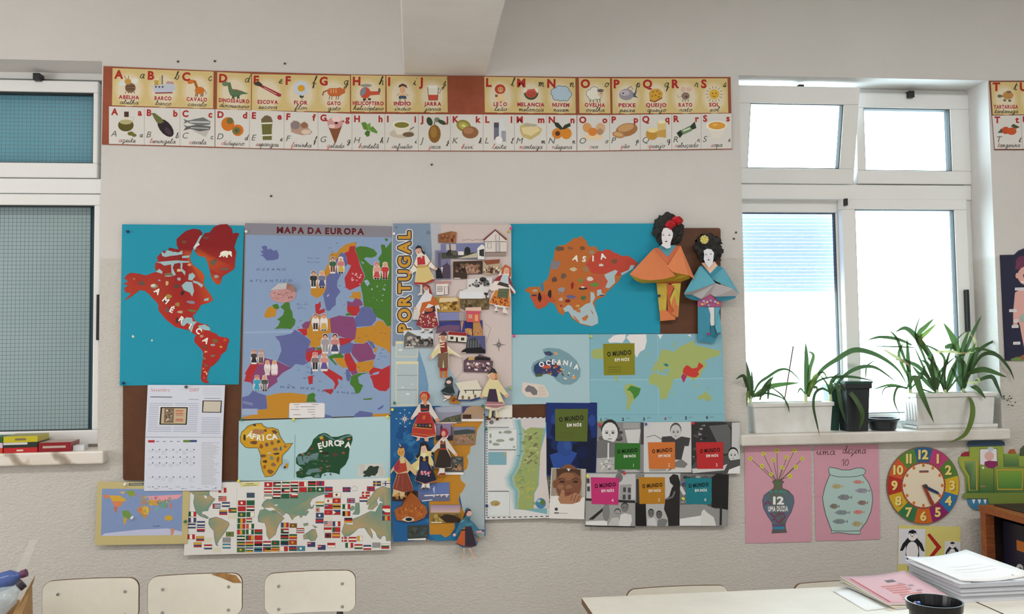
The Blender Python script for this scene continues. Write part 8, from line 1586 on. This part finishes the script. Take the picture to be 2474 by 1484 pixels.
# ------------------------------------------------------------------ chairs, tables and what stands on them
LAM=mat('cream_laminate',(198,194,182),.4,build=noisy((194,190,178),(202,198,187),9)); PLY=mat('plywood_edge',(96,72,50),.6,build=noisy((80,58,40),(112,86,60),40,stretch=(1,1,12)))
STEEL=mat('dark_steel_tube',(70,72,74),.4,metal=.6); SCREW=mat('screw_head',(150,150,150),.3,metal=.9); CHIP=mat('bare_chipped_wood',(132,96,52),.8,build=noisy((116,82,44),(146,108,62),30))
def chair(label,xa,xb,ytop,y,h=.135,chip=False,tilt=0):
    """child's chair, back to the wall; the back plate spans photograph xa..xb"""
    a,b=P(xa,ytop,-y),P(xb,ytop,-y); x0,x1,zt=a.x,b.x,(a.z+b.z)/2; xm=(x0+x1)/2
    r=thing('school_chair',label,'chair',(xm,y-.17,0),'school chairs with cream backs')
    W_2,t,rad=(x1-x0)/2,.009,.03; bend=lambda u: .018*(u/W_2)**2
    us=sorted({round(s_*(W_2-rad*(1-cos(radians(15*k)))),5) for k in range(7) for s_ in (-1,1)}|{round(-W_2+rad+(2*W_2-2*rad)*k/8,5) for k in range(9)})
    def plate(name,y_off,th,m,sc=1.0):
        V=[]; n=len(us)
        for u in us:
            e=max(0,abs(u)-(W_2-rad)); cut=rad-math.sqrt(max(0,rad*rad-e*e)); cut=min(cut,rad-.0005)
            for z in (zt-cut,zt-h+cut):
                for yy in (0,th): V.append(Vector((xm+u*sc,y+y_off-bend(u)+yy,zt-h/2+(z-zt+h/2)*sc)))
        F=[]
        for k in range(n-1):
            a_,b_=4*k,4*k+4; F += [(a_,a_+2,b_+2,b_),(a_+1,b_+1,b_+3,a_+3),(a_,b_,b_+1,a_+1),(a_+2,a_+3,b_+3,b_+2)]
        F += [(0,1,3,2),(4*n-4,4*n-2,4*n-1,4*n-3)]
        return mesh(name,V,F,m,r)
    plate('backrest',0,t,PLY); plate('laminate_face',-.0012,.0011,LAM,sc=.992)
    for u in (-.36,.36):
        for v in (.025,.10):
            MB().lathe((xm+u*2*W_2*.97,y-.0016-bend(u*2*W_2)-.0005,zt-.018-v),[(.0052,0),(.005,.001),(.003,.0018)],10,'y').build('screw',SCREW,r)
    if chip:
        ch=[(W_2*.32,zt-.002),(W_2*.6,zt+.0006),(W_2*.86,zt-.006),(W_2*.985,zt-.03),(W_2*.8,zt-.03),(W_2*.55,zt-.014)]
        V=[Vector((xm+u,y-.003-bend(u),z)) for u,z in ch]; mesh('chipped_corner',V+[v+Vector((0,.002,0)) for v in V],[tuple(range(6)),(11,10,9,8,7,6)]+[(i,i+6,(i+1) % 6+6,(i+1) % 6) for i in range(6)],CHIP,r)
    zs=zt-.32
    s=MB(); sv=boxv(xm-.14,xm+.14,y-.34,y-.02,zs,zs+.012); soften(s.add(sv,BOXF).build('seat',LAM,r),.006)
    for sx in (-1,1):
        X=xm+sx*(W_2-.055)
        MB().tube([(X,y+.018,zt-.03),(X,y+.02,zt-.15),(X,y-.015,zs-.02),(X+sx*.01,y+.03,0)],.011,10).build('leg',STEEL,r); MB().tube([(X,y-.30,zs-.005),(X+sx*.01,y-.33,0)],.011,10).build('leg',STEEL,r)
        MB().tube([(X,y-.015,zs-.02),(X,y-.30,zs-.012)],.010,8).build('seat_rail',STEEL,r)
    MB().tube([(xm-W_2+.05,y-.02,zs-.02),(xm+W_2-.05,y-.02,zs-.02)],.009,8).build('crossbar',STEEL,r)
    return r
chair('leftmost cream-backed school chair below the tan map',108,340,1398,-.44); chair('cream-backed school chair with chipped top corner, below the flags',361,588,1387,-.44,chip=True); chair('cream-backed school chair nearest the lower blue Portugal poster',641,860,1380,-.44)
chair('school chair back showing behind left part of white table',1510,1756,1417,-.50); chair('school chair back showing behind the papers on table',1912,2150,1404,-.50)
def table(label,x0,x1,y0,y1,zt=.72):
    r=thing('school_table',label,'table',((x0+x1)/2,(y0+y1)/2,0),'cream school tables');
    soften(box('tabletop',x0,x1,y0,y1,zt-.02,zt-.001,PLY,r),.003); soften(box('laminate_top',x0+.001,x1-.001,y0+.001,y1-.001,zt-.001,zt,LAM,r),.0004)
    for x in (x0+.05,x1-.05):
        for y in (y0+.05,y1-.05): MB().tube([(x,y,0),(x,y,zt-.02)],.014,12).build('leg',STEEL,r)
    MB().box(x0+.05,x1-.05,y1-.06,y1-.045,zt-.07,zt-.02).box(x0+.05,x1-.05,y0+.045,y0+.06,zt-.07,zt-.02).build('apron',STEEL,r); return r
table('long cream laminate school table at lower right',.487,1.592,-1.42,-.846); table('second cream school table under the thick paper stack, right',1.597,2.6,-1.42,-.846)
PAP=mat('white_paper',(208,212,216),.7)
def sheet(name,c,col,parent,t=.0012,sag=0.0,n=8,m=None,draw=None,T=None):
    """curled sheet from four corners (left-back, right-back, right-front, left-front)"""
    c=[Vector(v) for v in c]; V=[]; pt=lambda u,v: (c[0]*(1-u)+c[1]*u)*(1-v)+(c[3]*(1-u)+c[2]*u)*v-Vector((0,0,sag*4*u*(1-u)))
    for j in range(n+1):
        for i in range(n+1): V.append(pt(i/n,j/n))
    F=[(j*(n+1)+i,(j+1)*(n+1)+i,(j+1)*(n+1)+i+1,j*(n+1)+i+1) for j in range(n) for i in range(n)]
    o=mesh(name,V,F,PRINT,parent,cols=[col]*len(F),smooth=True); s=o.modifiers.new('paper','SOLIDIFY'); s.thickness=t; s.offset=-1
    if draw:
        VV,FF,CC=[],[],[]
        for u0,v0,u1,v1,cc in draw:
            k=len(VV)
            for i in range(5):
                u=u0+(u1-u0)*i/4; VV += [pt(u,v0)+Vector((0,0,.0006)),pt(u,v1)+Vector((0,0,.0006))]
            for i in range(4): FF.append((k+2*i,k+2*i+1,k+2*i+3,k+2*i+2)); CC.append(cc)
        mesh('print',VV,FF,PRINT,o,cols=CC)
    return o
ST=thing('paper_stack','thick stack of white paper sheets with curled top on table','paper stack',(1.66,-.95,.7205)); rr=random.Random(11)
za=.7205
for i in range(11):
    h=.0048; j=lambda: rr.uniform(-.004,.004); jx,jy=j(),j()
    g_=178+rr.randint(-14,14); o=mesh('sheaf',boxv(1.545+jx,1.762+jx,-1.07+jy,-.80+jy,za,za+h-.0002),BOXF,PRINT,ST,cols=[(g_,g_+2,g_+8)]*6); za += h
# the curled upper sheaves follow the lifted back corner
sheet('sheaf',[(1.527,-.815,za+.012),(1.742,-.80,za+.018),(1.765,-1.055,za+.003),(1.547,-1.066,za+.003)],(206,210,214),ST,.0125 if 0 else .006,sag=.006)
sheet('top_sheet',[(1.523,-.818,za+.024),(1.738,-.805,za+.034),(1.79,-1.045,za+.014),(1.550,-1.066,za+.010)],(232,240,244),ST,.0012,sag=.010,draw=[(.2,.12,.36,.135,(200,206,212)),(.3,.45,.8,.46,(206,214,220)),(.3,.56,.85,.57,(206,214,220)),(.3,.66,.8,.67,(206,214,220)),(.78,.9,.8,.93,(140,150,160))])
WS=thing('worksheet_pile','pile of papers with pink printed sheet on top, on table','paper pile',(1.42,-.96,.7205));
sheet('sheet',[(1.29,-.850,.733),(1.49,-.84,.733),(1.515,-1.09,.7225),(1.33,-1.105,.7225)],(176,176,174),WS,.0015,.001); sheet('sheet',[(1.295,-.845,.742),(1.50,-.835,.748),(1.518,-1.07,.729),(1.325,-1.098,.727)],(196,190,170),WS,.004,.004)
dr=[(.05,.1,.09,.96,(176,84,92)),(.52,.22,.66,.30,(96,90,98))]+[(.3+.1*rr.random(),.40+k*.075,.55+.2*rr.random(),.44+k*.075,(196,120,112)) for k in range(7)]+[(.62+.1*(k % 2),.36+k*.09,.70+.1*(k % 2),.41+k*.09,(150,128,140)) for k in range(4)]
o=sheet('pink_sheet',[(1.300,-.847,.751),(1.511,-.835,.758),(1.518,-1.068,.737),(1.314,-1.090,.735)],(194,158,164),WS,.0012,.006,draw=dr,)
sheet('border',[(1.296,-.843,.7498),(1.513,-.831,.7568),(1.519,-1.073,.7358),(1.310,-1.095,.7338)],(200,198,196),WS,.001,.006)
sheet('white_sheet',[(1.245,-.900,.7235),(1.309,-.888,.7235),(1.311,-1.090,.7222),(1.243,-1.104,.7218)],(210,218,226),WS,.0012,0)
cp=PZ(2257,1452,.83); CU=thing('pen_tub','black plastic pen tub with rim on table front','tub',(cp.x,cp.y,.7205))
MB().lathe((cp.x,cp.y,.7205),[(.050,0),(.056,.004),(.058,.088),(.064,.090),(.066,.110),(.062,.110),(.056,.085),(.050,.006),(0,.004)],36).build('tub',mat('glossy_black_plastic',(22,22,24),.25),CU)
for nm,lab,dx,dy,tx,ty,c in (('pen','blue and white pen leaning in the black tub',-.015,.02,-.035,.01,(56,92,176)),('pencil','red pencil leaning in the black tub',-.02,.005,-.052,-.002,(186,90,80)),('scissors_handle','dark purple handle in the black tub',-.01,.0,-.043,.012,(52,40,56))):
    o=MB().tube([(cp.x+dx,cp.y+dy,.727),(cp.x+tx,cp.y+ty,.826)],.0042,8).build(nm,mat(nm+'_body',c,.4),label=lab,cat='pen')

# ---- carton with bottles, lower left
KRAFT=mat('kraft_cardboard',(150,118,76),.8,build=noisy((140,108,68),(160,128,86),20))
CB=thing('carton','open brown cardboard box at lower left corner','box',(-1.42,-.66,0)); cx0,cx1,cy0,cy1,cz=-1.62,-1.235,-.86,-.52,.70
MB().box(cx0,cx1,cy0,cy0+.004,0,cz-.05).box(cx0,cx1,cy1-.004,cy1,0,cz).box(cx0,cx0+.004,cy0,cy1,0,cz).box(cx1-.004,cx1,cy0,cy1,0,cz-.01).box(cx0,cx1,cy0,cy1,0,.004).build('body',KRAFT,CB)
q0,q1=P(26,1484,.80),P(82,1396,.55); fl=[q0,q1,q1+Vector((-.006,-.004,-.022)),q0+Vector((.03,0,-.10))]
for nm,pts in (('flap',[(28,1490,.80),(83,1394,.56),(78,1410,.58),(45,1500,.80)]),('flap',[(45,1500,.80),(74,1412,.57),(76,1490,.60)]),('flap',[(-30,1400,.56),(12,1382,.54),(6,1398,.56),(-30,1420,.58)])):
    V=[P(*p) for p in pts]; o=mesh(nm,V,[tuple(range(len(V)))],KRAFT,CB); s=o.modifiers.new('card','SOLIDIFY'); s.thickness=.004
def clear_build(nt,b):
    out=nt.nodes['Material Output']; tr=N(nt,'ShaderNodeBsdfTransparent'); mx=N(nt,'ShaderNodeMixShader'); mx.inputs[0].default_value=.45; nt.links.new(b.outputs[0],mx.inputs[2]); nt.links.new(tr.outputs[0],mx.inputs[1]); nt.links.new(mx.outputs[0],out.inputs[0])
CLR=mat('clear_bottle_plastic',(176,192,200),.12,build=clear_build,spec=.8); CLB=mat('blue_bottle_plastic',(72,92,150),.2,build=clear_build); CLB.node_tree.nodes['Mix Shader'].inputs[0].default_value=.85
def bottle(label,p0,p1,r,m,capc):
    b=thing('plastic_bottle',label,'bottle',p0); d=(p1-p0); pts=[p0+d*t for t in (0,.05,.5,.72,.82,.86,.9)]
    MB().tube(pts,[r*.8,r,r,r*.9,r*.5,r*.34,r*.34],16).build('body',m,b,smooth=True); MB().tube([p0+d*.9,p0+d],r*.42,12).build('cap',mat('bottle_cap',capc,.4),b)
bottle('clear crumpled plastic bottle lying in cardboard box',P(-75,1520,.72),P(57,1408,.66),.037,CLR,(40,36,44)); bottle('blue plastic bottle lying behind the clear bottle in cardboard box',P(-60,1430,.62),P(64,1384,.62),.028,CLB,(92,54,80))
THN=mat('thin_clear_plastic',(190,190,186),.2,build=clear_build); THN.node_tree.nodes['Mix Shader'].inputs[0].default_value=.14
V=[P(30,1400,.60),P(52,1400,.60),P(90,1306,.56),P(72,1304,.56)]; o=mesh('ruler',V,[(0,1,2,3)],THN,label='faint clear plastic strip standing in cardboard box',cat='plastic strip'); s=o.modifiers.new('t','SOLIDIFY'); s.thickness=.002

# ---- brown rack at the right edge with a dark game box
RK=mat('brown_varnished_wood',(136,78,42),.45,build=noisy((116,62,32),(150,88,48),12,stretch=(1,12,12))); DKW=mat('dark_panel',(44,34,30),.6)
R0=thing('wooden_rack','brown wooden rack with dark inside below the toy train','shelf',(2.5,-.4,0)); ra=P(2364,1236,.07); rx,rz=ra.x,ra.z
MB().box(rx,rx+.05,-.80,-.07,rz,rz+.026).build('rail',RK,R0,label='left top rail'); MB().box(rx+.05,3.05,-.095,-.07,rz,rz+.026).build('rail',RK,R0); MB().box(rx+.05,3.05,-.80,-.775,rz,rz+.026).build('rail',RK,R0)
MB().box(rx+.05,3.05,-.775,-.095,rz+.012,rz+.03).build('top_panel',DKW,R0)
for y in (-.105,-.79):
    for x in (rx+.006,3.0): MB().box(x,x+.036,y,y+.034,0,rz).build('post',RK,R0)
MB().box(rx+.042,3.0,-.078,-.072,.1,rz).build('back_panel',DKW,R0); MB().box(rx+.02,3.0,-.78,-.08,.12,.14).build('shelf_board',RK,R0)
gx=P(2424,1300,.12).x; GB=thing('game_box','dark navy game box lettered COMPUT inside the brown rack','box',(gx+.2,-.40,.14)); mesh('carton',boxv(gx,gx+.40,-.62,-.12,.1405,rz-.03),BOXF,GLOSS,GB,cols=[(30,32,52)]*6)
V,F,C_=[],[],[]
def on_side(y0,z0,y1,z1,c):
    k=len(V); V.extend([(gx-.0008,y0,z0),(gx-.0008,y1,z0),(gx-.0008,y1,z1),(gx-.0008,y0,z1)]); F.append((k,k+1,k+2,k+3)); C_.append(c)
on_side(-.20,rz-.13,-.62,rz-.09,(190,110,40)); on_side(-.36,rz-.09,-.55,rz-.055,(190,180,60)); on_side(-.26,rz-.36,-.52,rz-.27,(150,140,120)); on_side(-.275,rz-.35,-.505,rz-.28,(52,50,40))
mesh('picture',V,F,GLOSS,GB,cols=C_)
V,F=[],[]; cur=0
for ch in 'COMPUT':
    gv,gf,w_=GBOLD[ch]; k=len(V); V += [(gx-.0008,-.19-(cur+x)*.062,rz-.235+y*.075) for x,y in gv]; F += [tuple(i+k for i in f) for f in gf]; cur += w_+.09
mesh('lettering',V,F,GLOSS,GB,cols=[(176,176,176)]*len(F))

# ------------------------------------------------------------------ push pins and nails
PINM={}
def pin(px,py,d,c,label):
    if c not in PINM: PINM[c]=mat('pin_plastic',c,.3)
    q=P(px,py,d); MB().lathe((q.x,q.y,q.z),[(.0055,0),(.0055,.0018),(.003,.003),(.003,.008),(.0045,.0095),(.0045,.011)],10,'y').build('push_pin',PINM[c],label=label,cat='push pin',group='push pins holding the posters')
NV,GN,YL,WT_,PK,RDc=(26,44,84),(44,104,70),(200,196,70),(206,206,206),(200,60,120),(186,40,44)
for t in ((309,560,.0140,NV,'dark blue pin in top left corner of America poster'),(299,926,.0140,NV,'dark blue pin in bottom left corner of America poster'),(595,560,.0168,WT_,'white pin in top left corner of Europe map'),(584,1014,.0193,GN,'green pin between Europe map and Africa poster'),(709,1014,.0193,YL,'yellow pin at top edge above Africa and Europa'),(936,1007,.0193,YL,'yellow pin in top right corner of Africa poster'),(577,1162,.0215,YL,'yellow pin at left top of flag poster'),(940,1158,.0215,YL,'yellow pin in top right corner of flag poster'),(303,1170,.0240,WT_,'white pin at top of tan world map'),(320,1251,.0240,WT_,'white pin in the middle of tan world map'),(448,1260,.0240,GN,'green pin at right side of tan world map'),(450,935,.0275,(70,66,70),'dark pin at top of calendar'),
          (952,565,.0193,WT_,'white pin at left top of PORTUGAL poster'),(1234,552,.0193,PK,'pink pin between PORTUGAL poster and Asia poster'),(1228,560,.0193,(170,150,60),'mustard pin under the pink pin at Asia poster'),(1242,812,.0168,PK,'pink pin in top left corner of Oceania poster'),(1428,813,.0168,(170,190,80),'lime pin between Oceania poster and world map'),(1233,938,.0193,(150,160,90),'green pin at right edge of PORTUGAL poster'),(948,990,.0218,YL,'yellow pin in top left corner of lower blue poster'),(953,974,.0193,GN,'green pin at lower left of PORTUGAL poster'),(1166,981,.0260,GN,'green pin on the stone arch photo'),(1175,1037,.0190,GN,'green pin at left edge of relief map'),(1176,1222,.0190,NV,'dark blue pin at lower left of relief map'),
          (1448,1026,.0190,RDc,'red pin in corner of toddler cover'),(1560,1025,.0190,(60,90,140),'blue pin in corner of sitting boy cover'),(1674,1023,.0190,RDc,'red pin in corner of dark child cover'),(1419,1151,.0204,YL,'yellow pin at corner of town square cover'),(1508,1144,.0204,RDc,'red pin at top of town square cover'),(1651,1167,.0204,(50,70,130),'blue pin at left of snowy park cover'),(1650,1205,.0204,YL,'yellow pin at left of snowy park cover'),(1592,715,.0372,NV,'dark blue pin in skirt of orange geisha'),(1711,807,.0365,(150,50,96),'magenta pin in skirt of blue geisha')): pin(*t)
NAIL=mat('nail_head',(70,64,58),.6,metal=.3)
for px,py,lab in ((430,149,'left one of three nails above the banner'),(519,148,'middle one of three nails above the banner'),(688,154,'right one of three nails above the banner'),(1043,398,'single dark nail below the banner'),(655,474,'small nail above the Europe map'),(1778,562,'dark speck nail right of the geishas'),(1773,577,'faint small nail right of the geishas')):
    q=P(px,py,.001); MB().lathe((q.x,q.y,q.z),[(.004,0),(.0045,.002),(.003,.003)],8,'y').build('nail',NAIL,label=lab,cat='nail',group='nails in the wall')
